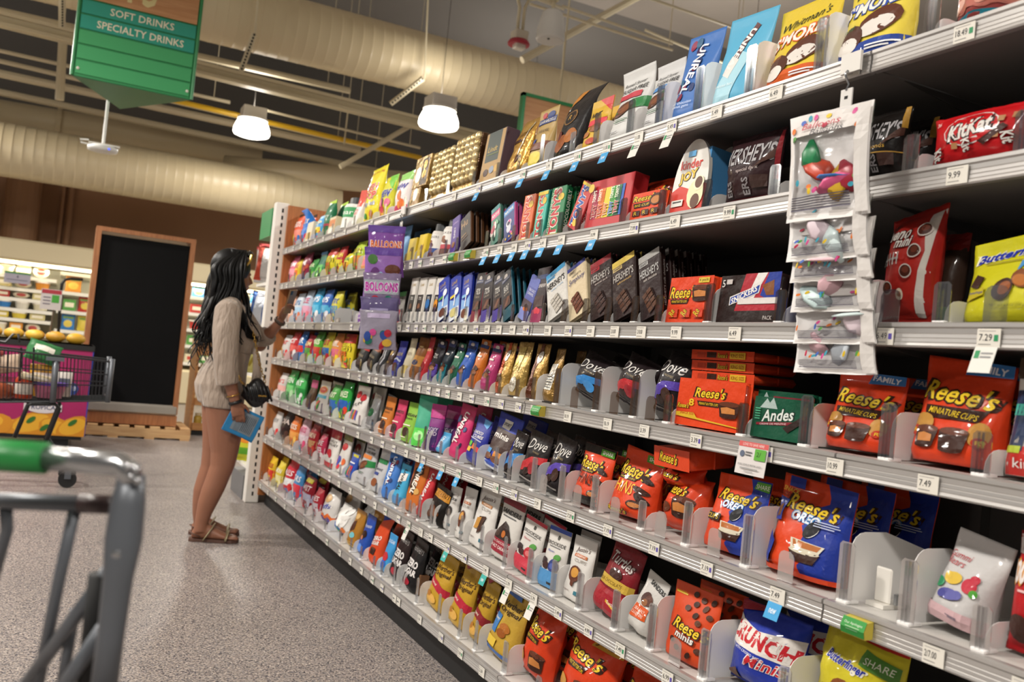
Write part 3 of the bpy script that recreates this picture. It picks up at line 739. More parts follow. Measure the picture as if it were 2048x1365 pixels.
RS = lambda c: [Tx('Russell Stover', 0.45, 0.81, 0.7, 0.05, '#2f2f2f', None, 0, 0.3), Tx('SUGAR FREE', 0.5, 0.72, 0.8, 0.06, '#2a2a2a', None, 0, 0.1, 0.02), Rc(0.04, 0.58, 0.8, 0.66, c), Pg([(0.25, 0.36), (1, 0.42), (1, 0.56), (0.6, 0.55)], '#2c7a42'), El(0.42, 0.42, 0.3, 0.1, '#5c3422', 15), El(0.5, 0.43, 0.2, 0.06, '#7c4c30', 15), Rc(0.3, 0.26, 0.7, 0.27, '#3a6a4a'), Rc(0.3, 0.23, 0.65, 0.24, '#3a6a4a'), Rc(0.2, 0.1, 0.5, 0.11, '#6a6a6a')]
item(K, 1198, 1262, 136, 'pouch', '#c8c8c6', 'white pouch with red ribbon and green panel', RS('#b83a48'), SATIN, T=0.09, flop=-0.12, n=2, price='11.00', flag='new', div=0.12)
item(K, 1266, 1322, 124, 'pouch', '#c6c6c6', 'white pouch with blue ribbon and green panel', RS('#4a86c4'), SATIN, T=0.09, flop=-0.1, n=2, price='11.00', flag='long', div=0.12)
GEMS = ['#7c1f3c', '#24386a', '#1f5a80', '#8a2448', '#3a2450']
item(K, 1324, 1396, 66, 'pouch', '#3f6fb4', 'royal blue pouch scattered with candy gems', blobs(GEMS, 11, 11, 0.22, 0.9, 0.085, 0.55) + [Tx('UNREAL', 0.45, 0.57, 0.22, 0.6, '#dfe3ea', None, -100, 0, 0.05), Tx('dark chocolate', 0.42, 0.17, 0.6, 0.035, '#c8d6ea'), Tx('peanut gems', 0.42, 0.12, 0.5, 0.035, '#c8d6ea')], SATIN, roll=-3, price='5.49', flag='long', div=0.13)
item(K, 1402, 1498, 28, 'pouch', '#58a9cc', 'sky blue pouch showing a coconut bar', [Pg([(0.05, 0.02), (0.5, 0.02), (0.75, 0.5), (0.4, 0.6)], '#a8d4e2'), Rib([(0.36, 0.34), (0.5, 0.66), (0.66, 0.86)], 0.13, '#6a4a4c'), Rib([(0.3, 0.3), (0.42, 0.5)], 0.2, '#e2dcd6'), Tx('UNREAL', 0.46, 0.58, 0.13, 0.52, '#ece8e4', None, -116, 0, 0.06), Tx('coconut bars', 0.35, 0.2, 0.42, 0.035, '#e6f2f4')], SATIN, roll=-4, price='5.49', div=0.14)
SMORE = lambda oc, foot, tc: [Tx("Whitman's", 0.48, 0.80, 0.75, 0.11, '#23302a', None, 6, 0.4), Tx("S'MORES", 0.5, 0.6, 0.94, 0.17, '#e9e4da', oc, 5, 0.05, 0.05, 0.07), Rc(0, 0, 1, 0.17, foot), El(0.65, 0.36, 0.28, 0.15, '#5a3122', 10), El(0.62, 0.31, 0.24, 0.09, '#dcd6cf', 10), El(0.26, 0.24, 0.2, 0.14, '#4f2b1e'), El(0.24, 0.17, 0.16, 0.09, '#e2dcd4'), Tx('caramel', 0.16, 0.36, 0.28, 0.05, tc), Rc(0.55, 0.1, 0.95, 0.115, '#eee'), Rc(0.55, 0.07, 0.85, 0.085, '#eee')]
item(K, 1506, 1632, -2, 'pouch', '#d8bd3a', 'yellow marshmallow pouch with orange foot', SMORE('#d8672a', '#cc5a22', '#b86a2a'), FOIL, T=0.08, n=2, price='6.49', step=0.13, div=0.14)
item(K, 1648, 1792, -75, 'pouch', '#dcc74a', 'yellow marshmallow pouch with navy foot', SMORE('#2f4fa8', '#1f3f90', '#3a6a3a'), FOIL, T=0.08, price='6.49', div=0.14)
item(K, 1872, 2010, -90, 'slump', '#8f3f3c', 'dusky red sweets bag slumped above the rail', [Rc(0, 0, 1, 0.16, '#2a8aa0'), wavy(0.2, 0.02, '#b0685c')] + blobs(['#c98a7a', '#e0b0a0'], 3, 5, 0.3, 0.7), price='18.49')

# ---- second shelf
K = 1
item(K, 566, 578, 512, 'pillow', '#d86a8a', 'pink candy bag at the far end', gen('YUM', '#fff', '#e9a0b0', None), n=2)
item(K, 580, 588, 520, 'pillow', '#e2c234', 'slim yellow bag with red stripes', gen('MIKE', '#c83a3a', '#e0703a', None))
item(K, 592, 606, 500, 'pillow', '#7a1f3a', 'maroon bag with pale monogram', [Tx('M', 0.5, 0.62, 0.5, 0.2, '#e8d8d8', None, 0, 0, 0.05)] + blobs(['#3a7ac0', '#b04a3a'], 2, 5), n=2)
item(K, 609, 620, 520, 'pillow', '#3a8a3f', 'grass green candy bag', gen('SOUR', '#e8f0c0', None, ['#8ac83a', '#3a5ab0']), n=2)
item(K, 623, 635, 505, 'pouch', '#2f6f5a', 'teal green pouch with blue film top', gen(None, '#fff', '#58b04a', ['#7ac84a'], seal='#4a86b8'))
SPK = lambda: [Rc(0, 0.72, 1, 1, '#b8352c'), Tx('SOUR', 0.5, 0.66, 0.8, 0.11, '#e4d22c', '#1c1a14', 0, 0, 0.06), Tx('PATCH', 0.5, 0.53, 0.8, 0.11, '#e4d22c', '#1c1a14', 0, 0, 0.06), Tx('KIDS', 0.45, 0.4, 0.6, 0.12, '#e0702a', '#1c1a14', 0, 0, 0.06)] + blobs(['#d83a3a', '#3a9a4a', '#e08a2a'], 6, 6, 0.06, 0.3)
item(K, 640, 657, 498, 'pillow', '#cfc22c', 'black and yellow sour gummy bag with red top', SPK(), n=2)
item(K, 660, 674, 494, 'pillow', '#b02a2c', 'crimson gummy bag with yellow face', gen('SWEDISH', '#f0e040', '#d8c83a', ['#e0d23a', '#3aa04a']), n=2)
item(K, 677, 690, 508, 'pillow', '#d8d03a', 'yellow gummy bag with green word', gen('SOUR', '#2c7a2c', '#e09030', ['#d8452f', '#3f9a3f']))
item(K, 693, 711, 484, 'pillow', '#b4cc3a', 'lime topped gummy bag with orange foot', gen('SOUR', '#f0e23a', '#d8843a', ['#d8452f', '#3f7a3f'], out='#1f2a14'), n=2)
item(K, 714, 734, 468, 'pouch', '#c9c4b6', 'white pouch with green oval and apricot foot', [El(0.5, 0.62, 0.42, 0.15, '#1f7a48'), Tx('BLACK', 0.5, 0.66, 0.55, 0.07, '#f0f0e8', None, 0, 0, 0.03), Tx('FOREST', 0.5, 0.58, 0.55, 0.07, '#f0f0e8', None, 0, 0, 0.03), Rc(0, 0, 1, 0.38, '#d8955a'), El(0.5, 0.2, 0.2, 0.1, '#d8587a')], SATIN, n=2, div=0.12)
item(K, 740, 758, 470, 'pouch', '#c2c6cc', 'pale silver pouch with blue foot', [Rc(0, 0, 1, 0.25, '#4a6fb8'), El(0.5, 0.55, 0.25, 0.12, '#8a6a5a')], SATIN)
item(K, 762, 792, 452, 'pouch', '#6f9cc8', 'large pale blue pouch behind the purple balloons', [Tx('Rexcroft', 0.5, 0.75, 0.7, 0.08, '#3f5f8a', None, 0, 0.3)], SATIN, T=0.08, n=2)
item(K, 808, 824, 480, 'box', '#d8bc2e', 'yellow snack carton, the farther of two', [Tx('A1', 0.5, 0.5, 0.5, 0.2, '#7a3a1c', None, 0, 0, 0.04)], CARD, T=0.06, n=2)
item(K, 828, 844, 472, 'box', '#d8bc2e', 'yellow snack carton, the nearer of two', [Tx('A1', 0.5, 0.5, 0.5, 0.2, '#7a3a1c', None, 0, 0, 0.04), Rc(0.2, 0.05, 0.6, 0.15, '#eee')], CARD, T=0.06, n=2)
NUT = lambda c: [Rc(0, 0.22, 1, 0.66, '#e0dcd6'), Tx('SNACKERS', 0.5, 0.58, 0.7, 0.06, '#3a2f2c'), El(0.45, 0.42, 0.14, 0.07, '#8a5430', 20), El(0.55, 0.36, 0.12, 0.06, '#7a4828', -20), Rc(0, 0.14, 1, 0.26, c), Rc(0, 0.0, 1, 0.13, '#5a2f20')]
item(K, 846, 862, 450, 'jar', '#d8d2ca', 'nut jar with navy band', NUT('#2f4a8c'), CARD)
item(K, 865, 891, 443, 'jar', '#d8d2ca', 'larger nut jar with red band', NUT('#b03a44'), CARD)
item(K, 896, 911, 432, 'bar', '#4a2c84', 'purple chocolate bar with pale lettering', [Tx('Cadbury', 0.5, 0.82, 0.7, 0.07, '#c8b0d8', None, 0, 0.3), Tx('DAIRY', 0.5, 0.55, 0.25, 0.3, '#e4dcea', None, 90, 0, 0.03), El(0.45, 0.22, 0.22, 0.08, '#8a5a34')], SATIN, n=5, roll=9, step=0.016, side='#3f2478')
item(K, 918, 938, 422, 'bar', '#2a2019', 'dark brown bar with tan monogram', [Rc(0.03, 0.55, 0.97, 0.97, '#241c17'), Tx('Hu', 0.42, 0.76, 0.62, 0.2, '#a8825a', None, 0, 0, 0.02), Rc(0.1, 0.4, 0.6, 0.44, '#8a6a4a'), Rc(0.1, 0.3, 0.7, 0.33, '#6a4a34')], SATIN, n=7, roll=16, step=0.021, side='#5a3a24', T=0.014)
item(K, 978, 996, 412, 'bar', '#4a7a6a', 'patterned bar with green swirls and white plume', [Rc(0, 0.7, 1, 0.88, '#d8608a'), Tx('NATIVE', 0.5, 0.79, 0.8, 0.08, '#efe9e0', None, 0, 0, 0.04), Rc(0, 0.88, 1, 1, '#3f8a8a')] + blobs(['#e0d8d0', '#b04a5a', '#203a30', '#7ab08a'], 9, 10, 0.1, 0.6, 0.14), SATIN, n=3, T=0.014, step=0.02, roll=13, price='6.49', flag='new')
item(K, 1004, 1026, 410, 'bar', '#2f3a7a', 'indigo bar picturing an astronaut', [Rc(0, 0.78, 1, 0.95, '#4a8ac0'), Tx('NATIVE', 0.5, 0.86, 0.8, 0.08, '#efe9e0', None, 0, 0, 0.04), El(0.5, 0.5, 0.26, 0.1, '#d8d8e0'), El(0.5, 0.35, 0.22, 0.12, '#c8c8d4'), El(0.5, 0.5, 0.16, 0.06, '#3a2a4a')] + blobs(['#d85a9a', '#e0b03a'], 5, 6, 0.1, 0.7, 0.06), SATIN, n=4, T=0.014, step=0.02, roll=14, side='#c0508a', price='6.49', flag='new')
TB = dict(m=CARD, T=0.018, price='6.49', flag='new', pitch=4)
item(K, 1032, 1056, 390, 'bar', '#d0642c', 'orange chunky bar with red and white letters', TONY('#c0392c', '#efe6d6') + [Rc(0, 0, 1, 0.08, '#e0b03a')], n=2, side='#c8562a', **TB)
item(K, 1060, 1082, 382, 'bar', '#3fae9a', 'turquoise chunky bar with red letters', TONY('#b83a3c', '#efe6d6') + [Rc(0, 0.9, 1, 0.97, '#e0c23a')], n=2, side='#2f9a88', **TB)
item(K, 1086, 1118, 374, 'bar', '#1f7a4a', 'green chunky bar with red letters', TONY('#b8343a', '#efe6d6') + [Tx('CHOCOLONELY', 0.12, 0.5, 0.14, 0.8, '#dfe8d8', None, 90), Rc(0, 0, 1, 0.07, '#d8b83a')], n=3, side='#186a3f', right=[Tx('CHOCOLONELY', 0.5, 0.5, 0.6, 0.8, '#e0e8dc', None, 90, 0, 0.04)], step=0.03, m=CARD, T=0.022, price='6.49', flag='new', pitch=4)
item(K, 1126, 1152, 372, 'bar', '#b8302e', 'red chunky bar leaning with blue letters', [Tx("TONY'S", 0.42, 0.5, 0.55, 0.86, '#2f4fa0', '#efe6d6', 90, 0, 0.07, 0.05), Rc(0, 0.91, 1, 0.97, '#e0c23a'), El(0.6, 0.15, 0.2, 0.07, '#e0b93a')], roll=-14, side='#a8282a', right=[Tx('CHOCOLONELY', 0.5, 0.5, 0.6, 0.7, '#e0d8d0', None, 90)], m=CARD, T=0.022, price='6.49', flag='new')
item(K, 1162, 1250, 358, 'gift', '#b82a30', 'red gift box with a window of rainbow bars', [Rc(0.1, 0.2, 0.86, 0.8, '#4a1416'), Rc(0.12, 0.2, 0.24, 0.8, '#a82c4a'), Rc(0.25, 0.2, 0.39, 0.8, '#d8742c'), Rc(0.40, 0.2, 0.54, 0.8, '#e0c22e'), Rc(0.55, 0.2, 0.68, 0.8, '#3f9a3c'), Rc(0.69, 0.2, 0.79, 0.8, '#2a6a4a'), Rc(0.80, 0.2, 0.86, 0.8, '#2f5fb0')] +
     [Tx('TINY', u, 0.36, 0.09, 0.26, c, '#efe6d6', 90, 0, 0.05) for u, c in ((0.18, '#b03a3a'), (0.32, '#c0392c'), (0.47, '#d8742c'), (0.615, '#2f5fb0'), (0.74, '#b0343a'))] + [Tx("TONY'S", u, 0.65, 0.08, 0.24, '#efe6d6', None, 90, 0, 0.05) for u in (0.18, 0.32, 0.615, 0.74)] + [El(0.08, 0.83, 0.07, 0.09, '#d8b43a')], CARD, T=0.05, price='10.99', flag='new')
BIG = lambda: reese(0.4, 0.8, 0.75, 0.2) + nib(0.36, 0.56, 0.6, 0.16, 'BIG CUP') + [El(0.8, 0.68, 0.2, 0.2, '#4a2818'), El(0.8, 0.66, 0.15, 0.13, '#b8783e')] + [x for i in range(3) for x in [Rc(0.1 + i * 0.3, 0.2, 0.34 + i * 0.3, 0.38, '#3a1c10'), Tx('R', 0.2 + i * 0.3, 0.29, 0.1, 0.12, '#d8b52a')]]
item(K, 1252, 1318, 386, 'tray', '#d8481f', 'orange peanut butter cup pack propped in front', BIG(), FOIL, T=0.025, price='7.99', step=0.05)
item(K, 1256, 1322, 360, 'slump', '#c83e1c', 'red orange cup bag slumped against the shelf back', reese(0.5, 0.7, 0.7, 0.2), FOIL, T=0.07, dx=0.06, div=False)
item(K, 1330, 1404, 286, 'egg', '#dedbd4', 'white egg shaped carton with red foot', [Pg([(0.05, 0.0), (0.95, 0.0), (0.99, 0.34), (0.7, 0.38), (0.5, 0.31), (0.25, 0.37), (0.02, 0.3)], '#c83426'), Tx('kinder', 0.47, 0.66, 0.6, 0.13, '#c83426', None, 0, 0, 0.04), Tx('JOY', 0.45, 0.48, 0.5, 0.16, '#e0bb3a', '#4a2a1a', 8, 0.1, 0.06), Rc(0.35, 0.76, 0.55, 0.84, '#3f97cc'), El(0.72, 0.22, 0.22, 0.2, '#e0dab0'), El(0.74, 0.12, 0.12, 0.1, '#5a3018'), El(0.78, 0.36, 0.14, 0.1, '#e6e0c0'), El(0.78, 0.37, 0.1, 0.08, '#5a3018'), Rc(0.1, 0.08, 0.42, 0.17, '#d8d4cc'), Rc(0.14, 0.13, 0.38, 0.15, '#333')], CARD, T=0.09, n=2, price='6.49')
HB = lambda c, t2, c2: her(0.52, 0.68, 0.86, 0.26, '#a6a4a6') + [Tx(t2, 0.56, 0.46, 0.42, 0.06, c2), Rc(0.05, 0.02, 0.95, 0.1, c), Tx('ERS', 0.2, 0.24, 0.12, 0.2, '#8a8688', None, 90, 0, 0.03), Tx('ERS', 0.55, 0.24, 0.12, 0.22, '#8a8688', None, 90, 0, 0.03), Pg([(0.7, 0.45), (0.98, 0.6), (0.98, 0.75), (0.85, 0.6)], '#4a3028'), Rc(0.65, 0.2, 0.9, 0.36, '#3c2a26')]
item(K, 1420, 1532, 268, 'pillow', '#2c171a', 'dark maroon chocolate bag with silver letters', HB('#571a20', 'special dark', '#c8b8b4') + [Rc(0.96, 0.3, 1, 0.95, '#8a2028')], FOIL, T=0.07, pitch=3, price='9.99')
item(K, 1556, 1668, 248, 'pillow', '#201814', 'brown chocolate bag with silver letters', HB('#3a2a22', 'milk chocolate', '#b8c4d0') + [El(0.74, 0.92, 0.04, 0.05, '#c07a2a'), El(0.84, 0.93, 0.04, 0.05, '#c0a04a')], FOIL, T=0.07, pitch=3, price='9.99')
item(K, 1682, 1782, 225, 'pillow', '#15110f', 'black and gold chocolate bag with silver letters', HB('#4a3a1c', 'almonds', '#c0963a') + [Rc(0.0, 0.36, 1, 0.375, '#a8823a'), Pg([(0.9, 1), (1, 1), (1, 0.7), (0.95, 0.7)], '#a0782c')], FOIL, T=0.07, pitch=3, n=2)
KK = [El(0.5, 0.63, 0.3, 0.3, '#d8d0cc'), El(0.5, 0.63, 0.285, 0.28, '#b4141a'), Tx('KitKat', 0.5, 0.63, 0.46, 0.3, '#d8d2cc', '#2a1412', 8, 0.2, 0.06, 0.06), Tx('36', 0.08, 0.86, 0.06, 0.08, '#e8d8d0')] + [Rc(a, b, a + 0.06, b + 0.1, '#a87a52') for a, b in ((0.78, 0.66), (0.9, 0.7), (0.33, 0.3), (0.76, 0.38))] + [Pg([(0.62, 0.35), (0.84, 0.62), (0.9, 0.55), (0.68, 0.28)], '#3a1c16'), Tx('Kit', 0.14, 0.26, 0.12, 0.2, '#d8d2cc', '#2a1412', -80, 0, 0.05), Tx('Kit', 0.5, 0.33, 0.1, 0.2, '#d8d2cc', '#2a1412', -80, 0, 0.05), Tx('Kit', 0.9, 0.36, 0.1, 0.2, '#d8d2cc', '#2a1412', -80, 0, 0.05)]
item(K, 1830, 2030, 222, 'pillow', '#b4141a', 'red wafer bag with big white name', KK, FOIL, T=0.06, pitch=3, price='9.99')
item(K, 2058, 2200, 200, 'pillow', '#6a2a5a', 'plum coloured bag cut off by the frame edge', gen('MIX', '#e8d8e0'), FOIL)

# ---- third shelf
K = 2
item(K, 562, 574, 594, 'pillow', '#d8a48a', 'peach candy bag at the far end', gen('PEACH', '#fff', '#e8c0a8', None), n=2)
item(K, 577, 590, 588, 'pillow', '#c8d0d8', 'white bag with sky blue cups', gen('CUPS', '#4a7ab0', '#a8c8e0', ['#e0805a', '#4a8ac8']), n=2)
item(K, 593, 607, 582, 'pillow', '#b4c4d4', 'pale blue bag with pink foot', gen('ICE', '#d05a7a', '#d8a0b8', ['#e07a8a']), n=2)
item(K, 611, 626, 578, 'pillow', '#2f9ac8', 'cyan bag with white dots', gen('POPS', '#f0f4f8', '#5ab4d8', ['#f0f0f0', '#d83a5a']), n=2)
item(K, 630, 645, 580, 'pillow', '#3a6ab8', 'cobalt bag with white name', gen('POPS', '#f0f4f8', '#58b0d8', ['#e8e8f0', '#3a9ad0']), n=2)
item(K, 650, 665, 584, 'pillow', '#c8c03a', 'yellow bag with blue sticks', gen('STIX', '#2f4fa0', '#3a8ac0', ['#3a8ac0', '#d83a6a']), n=2)
item(K, 668, 676, 640, 'tray', '#8a8078', 'empty slot card sign', [Rc(0.2, 0.2, 0.8, 0.8, '#b0a8a0')], CARD, T=0.006, div=0.12)
FRU = lambda c, d: [El(0.5, 0.72, 0.3, 0.13, '#efece4'), Rc(0, 0.86, 1, 1, '#3f8a4a'), Rc(0, 0.45, 0.3, 0.86, '#3f8a4a'), Rc(0, 0, 1, 0.42, c), Tx('FRUIT', 0.5, 0.72, 0.36, 0.06, '#3a5a3a'), Tx('bites', 0.5, 0.25, 0.5, 0.08, '#f0e8e8'), Tx('soft', 0.5, 0.12, 0.4, 0.07, '#f0e8e8')]
item(K, 708, 722, 580, 'pouch', '#c8c4bc', 'white and green fruit pouch with violet foot', FRU('#7a4a9a', 0), SATIN, n=2)
item(K, 726, 742, 580, 'pouch', '#c8c4bc', 'white and green fruit pouch with orange foot', FRU('#d88a3a', 0), SATIN, n=2)
item(K, 746, 762, 582, 'pouch', '#c8c4bc', 'white and green fruit pouch with coral foot', FRU('#d85a62', 0), SATIN, n=2)
LW = lambda c, f: [Rc(0.08, 0.25, 0.92, 0.62, c), Tx('Lindt', 0.5, 0.84, 0.5, 0.07, '#b89a5a', None, 0, 0.2), Tx('70%', 0.5, 0.54, 0.4, 0.07, '#e8e4dc'), El(0.5, 0.36, 0.2, 0.07, f), Rc(0.1, 0.0, 0.4, 0.05, '#222')]
BT = dict(m=CARD, pitch=5, T=0.012)
item(K, 806, 820, 556, 'bar', '#d8d4cc', 'white slim bar with black panel, farthest', LW('#1c1a1a', '#6a4a34'), n=3, step=0.017, **BT)
item(K, 822, 837, 556, 'bar', '#d8d4cc', 'white slim bar with brown black panel', LW('#241a18', '#7a4a2c'), n=4, step=0.017, **BT)
item(K, 839, 854, 555, 'bar', '#d8d4cc', 'white slim bar with electric blue flame panel', LW('#14202c', '#2f7ac0') + [El(0.5, 0.42, 0.3, 0.1, '#2f6aa8')], n=2, step=0.017, **BT)
item(K, 856, 870, 556, 'bar', '#d8d4cc', 'white slim bar with orange flame panel', LW('#1c1412', '#d8842a') + [El(0.5, 0.42, 0.28, 0.1, '#d8902c'), El(0.5, 0.36, 0.14, 0.06, '#4a2414')], n=2, step=0.017, **BT)
LB = lambda c, nut: [Pg([(0, 0), (1, 0), (1, 0.5), (0.5, 0.42), (0, 0.5)], '#7fa8d8'), Pg([(0, 0), (1, 0), (1, 0.24), (0, 0.28)], '#d8dce4'), Tx('Lindt', 0.45, 0.84, 0.55, 0.09, '#c8a85a', None, 0, 0.15), Tx('CLASSIC', 0.5, 0.73, 0.6, 0.045, '#c8ccd8'), El(0.72, 0.6, 0.2, 0.08, '#e8ecf0'), Rib([(0.6, 0.56), (0.5, 0.3)], 0.1, '#e8ecf0'), Rc(0.1, 0.5, 0.55, 0.56, c), El(0.45, 0.16, 0.3, 0.1, nut), El(0.7, 0.1, 0.16, 0.06, nut)]
LBT = dict(m=SATIN, pitch=5, T=0.014, step=0.019, side='#22339a')
item(K, 872, 892, 548, 'bar', '#26389e', 'deep blue bar with green ribbon', LB('#5a9a4a', '#5a2f1c'), n=3, roll=13, **LBT)
item(K, 894, 914, 546, 'bar', '#26389e', 'deep blue bar with yellow ribbon', LB('#d8c23a', '#c8bc7a'), n=4, roll=11, **LBT)
item(K, 916, 934, 548, 'bar', '#26389e', 'deep blue bar with pale blue ribbon', LB('#7ab0d8', '#6a3a24'), n=2, roll=8, **LBT)
GH = lambda t, s, foot: [Rc(0, 0, 1, 0.26, foot), El(0.5, 0.87, 0.18, 0.06, '#b8b0a8'), Rc(0.1, 0.78, 0.9, 0.85, '#2a3660'), Tx('GHIRARDELLI', 0.5, 0.815, 0.74, 0.035, '#d0cdc4'), Tx(t, 0.5, 0.62, 0.5, 0.12, '#d8d4cc', None, 0, 0, 0.01), Tx(s, 0.5, 0.51, 0.5, 0.045, '#a89a8a'), Rc(0.15, 0.24, 0.85, 0.44, '#3a2018'), Pg([(0.25, 0.28), (0.6, 0.43), (0.8, 0.4), (0.5, 0.26)], '#6a3f2a')]
GT = dict(m=SATIN, pitch=5, T=0.012, step=0.018)
item(K, 936, 954, 546, 'bar', '#241c1e', 'black bar numbered ninety two with red foot', GH('92%', 'CACAO', '#7a1f30'), n=2, roll=1, side='#7a1f30', price='4.49', **GT)
item(K, 957, 977, 545, 'bar', '#241c1e', 'black bar numbered seventy two, farther purple foot', GH('72%', 'CACAO', '#4a3a90'), n=3, roll=7, price='4.49', **GT)
item(K, 980, 1000, 545, 'bar', '#241c1e', 'black bar numbered seventy two, nearer purple foot', GH('72%', 'CACAO', '#4a3a90'), n=2, roll=10, price='4.49', **GT)
item(K, 1003, 1024, 541, 'bar', '#26262a', 'black sea salt bar with teal foot', [x for x in GH('SEA SALT', 'ALMOND', '#1f4f5c')], n=8, roll=17, side='#1f5f74', top='#1f5f74', step=0.024, m=SATIN, pitch=5, T=0.012, price='4.49')
item(K, 1030, 1052, 556, 'bar', '#5a64a8', 'lavender caramel bar leaning the other way', [Rc(0, 0.45, 1, 0.75, '#4a5298'), Tx('SEA SALT', 0.55, 0.68, 0.7, 0.06, '#d8d8e4'), Tx('CARAMEL', 0.5, 0.6, 0.7, 0.06, '#d8d8e4'), Rc(0, 0.25, 1, 0.45, '#3a2430'), Rc(0, 0, 1, 0.25, '#7a84c0'), El(0.4, 0.24, 0.15, 0.04, '#d8742c'), El(0.65, 0.26, 0.12, 0.04, '#d8742c')], roll=-11, m=SATIN, T=0.012, price='4.49')
item(K, 1056, 1080, 535, 'bar', '#2a1c20', 'dark bar with raspberry red foot', [Rc(0, 0.78, 1, 0.86, '#33406a'), Tx('RASPBERRY', 0.52, 0.66, 0.86, 0.06, '#d8d0cc'), Rc(0.1, 0.28, 0.9, 0.48, '#3a1f1c'), Rc(0, 0, 1, 0.24, '#8a1f4a'), El(0.4, 0.22, 0.2, 0.06, '#c83a4a'), El(0.65, 0.2, 0.15, 0.05, '#c83a4a')], roll=2, m=SATIN, T=0.012, price='4.49')
HG = lambda c, cap, t2, tc2, cc, cc2, nm='#1f1a1a', gt='GIANT', gc='#b8a878': [Rc(0, 0.90, 1, 1, cap), Rc(0.03, 0.83, 0.45, 0.89, gc), Tx(gt, 0.24, 0.86, 0.34, 0.04, '#2a2220', None, 0, 0, 0.03)] + her(0.5, 0.71, 0.9, 0.13, nm) + [Tx(t2, 0.55, 0.60, 0.62, 0.04, tc2)] + choc(0.5, 0.27, 0.24, 0.48, cc, cc2, 25)
HT = dict(m=FOIL, T=0.018, pitch=5, step=0.024)
item(K, 1092, 1132, 515, 'bar', '#cfccc6', 'white giant bar with black name and blue cap', HG('', '#3a94c4', "cookies 'n' creme", '#4a90c0', '#8a867e', '#b4aea4', gc='#4a94c4'), roll=15, side='#c8c4be', n=2, price='2/10.00', **HT)
item(K, 1134, 1172, 520, 'bar', '#d0bf9e', 'cream giant bar with navy script', [Rc(0, 0.93, 1, 1, '#3a3f88'), Tx('GIANT', 0.25, 0.88, 0.3, 0.05, '#5a4a30', None, 0, 0, 0.02), Tx("HERSHEY'S", 0.5, 0.8, 0.5, 0.035, '#2a2a3a'), Tx('Symphony', 0.52, 0.7, 0.88, 0.13, '#2a2f70', None, 0, 0.35)] + choc(0.5, 0.27, 0.24, 0.48, '#4a281c', '#6a3c2a', 25), roll=14, side='#c8b896', n=4, price='2/10.00', **HT)
item(K, 1176, 1220, 505, 'bar', '#2c1c1b', 'dark giant bar with red cap', HG('', '#8f2028', 'special dark', '#c8b8b0', '#221514', '#3c2520', '#a8a29c', gc='#a82832'), roll=11, side='#241614', n=3, price='2/10.00', **HT)
item(K, 1222, 1270, 503, 'bar', '#2c1c1b', 'dark giant bar with yellow cap', HG('', '#c8ae4a', 'almonds', '#b89040', '#2e1d17', '#4f3224', '#a8a29c', gc='#c0a870'), roll=12, side='#241614', n=2, price='2/10.00', **HT)
item(K, 1276, 1322, 494, 'bar', '#2a1b1c', 'dark giant bar with silver cap', HG('', '#9a9894', 'milk chocolate', '#c8c0b8', '#2e1d17', '#553626', '#a8a6a4', gc='#a8a6a4'), roll=12, side='#241614', n=6, right=[Tx("HERSHEY'S milk chocolate", 0.5, 0.45, 0.35, 0.7, '#a09c98', None, 90)], price='2/10.00', m=FOIL, T=0.018, pitch=5, step=0.028)
item(K, 1324, 1416, 556, 'tray', '#cf3f1b', 'orange six pack of peanut butter cups', reese(0.33, 0.66, 0.6, 0.25) + nib(0.28, 0.46, 0.45, 0.1, 'PEANUT BUTTER CUPS') + [Rc(0.68, 0.84, 0.92, 0.95, '#cdb13a'), Tx('6 pack', 0.8, 0.895, 0.2, 0.07, '#2a1a10')] + hcup(0.76, 0.62, 0.2, 0.13) + [y for i in range(3) for y in [Rc(0.08 + i * 0.3, 0.12, 0.3 + i * 0.3, 0.32, '#bd3617'), Tx('Re', 0.16 + i * 0.3, 0.22, 0.13, 0.14, '#d0ac2a', '#33180e', 70, 0.2, 0.03)]], FOIL, T=0.035, pitch=4, n=2, price='9.99')
item(K, 1424, 1552, 552, 'tray', '#241715', 'brown bar multipack with red and blue corner', [Pg([(0.42, 1), (1, 1), (1, 0.25), (0.3, 0.25)], '#a32632'), Pg([(0.62, 1), (0.78, 1), (0.6, 0.5), (0.48, 0.5)], '#d8d4d0'), Pg([(0.8, 1), (1, 1), (1, 0.36), (0.7, 0.55)], '#22378c'), Pg([(0.72, 0.75), (0.9, 0.85), (0.92, 0.55), (0.8, 0.55)], '#7a4a26'), Pg([(0.2, 0.36), (0.68, 0.6), (0.7, 0.78), (0.2, 0.54)], '#d8d4d0'), Pg([(0.215, 0.38), (0.665, 0.61), (0.68, 0.76), (0.215, 0.52)], '#1f3f96'), Tx('SNICKERS', 0.44, 0.57, 0.44, 0.12, '#e4e0da', None, 20, 0.15, 0.05), Rc(0.35, 0.38, 1, 0.5, '#cfcac6'), Tx('5', 0.07, 0.82, 0.05, 0.15, '#d8d4d0'), Rc(0.12, 0.8, 0.22, 0.9, '#bfb8b4'), Tx('PACK', 0.88, 0.1, 0.14, 0.08, '#c8c0bc')], FOIL, T=0.04, pitch=4, n=2, price='6.49', div=0.11)
item(K, 1568, 1680, 540, 'pillow', '#1f3a8a', 'blue cookie bag behind the clear balloon strip', [El(0.3, 0.6, 0.2, 0.18, '#1a1a22'), Tx('COOKIES', 0.5, 0.8, 0.7, 0.12, '#d8dce8', None, 0, 0, 0.04), El(0.6, 0.3, 0.25, 0.2, '#26262e')], FOIL, price='6.49')
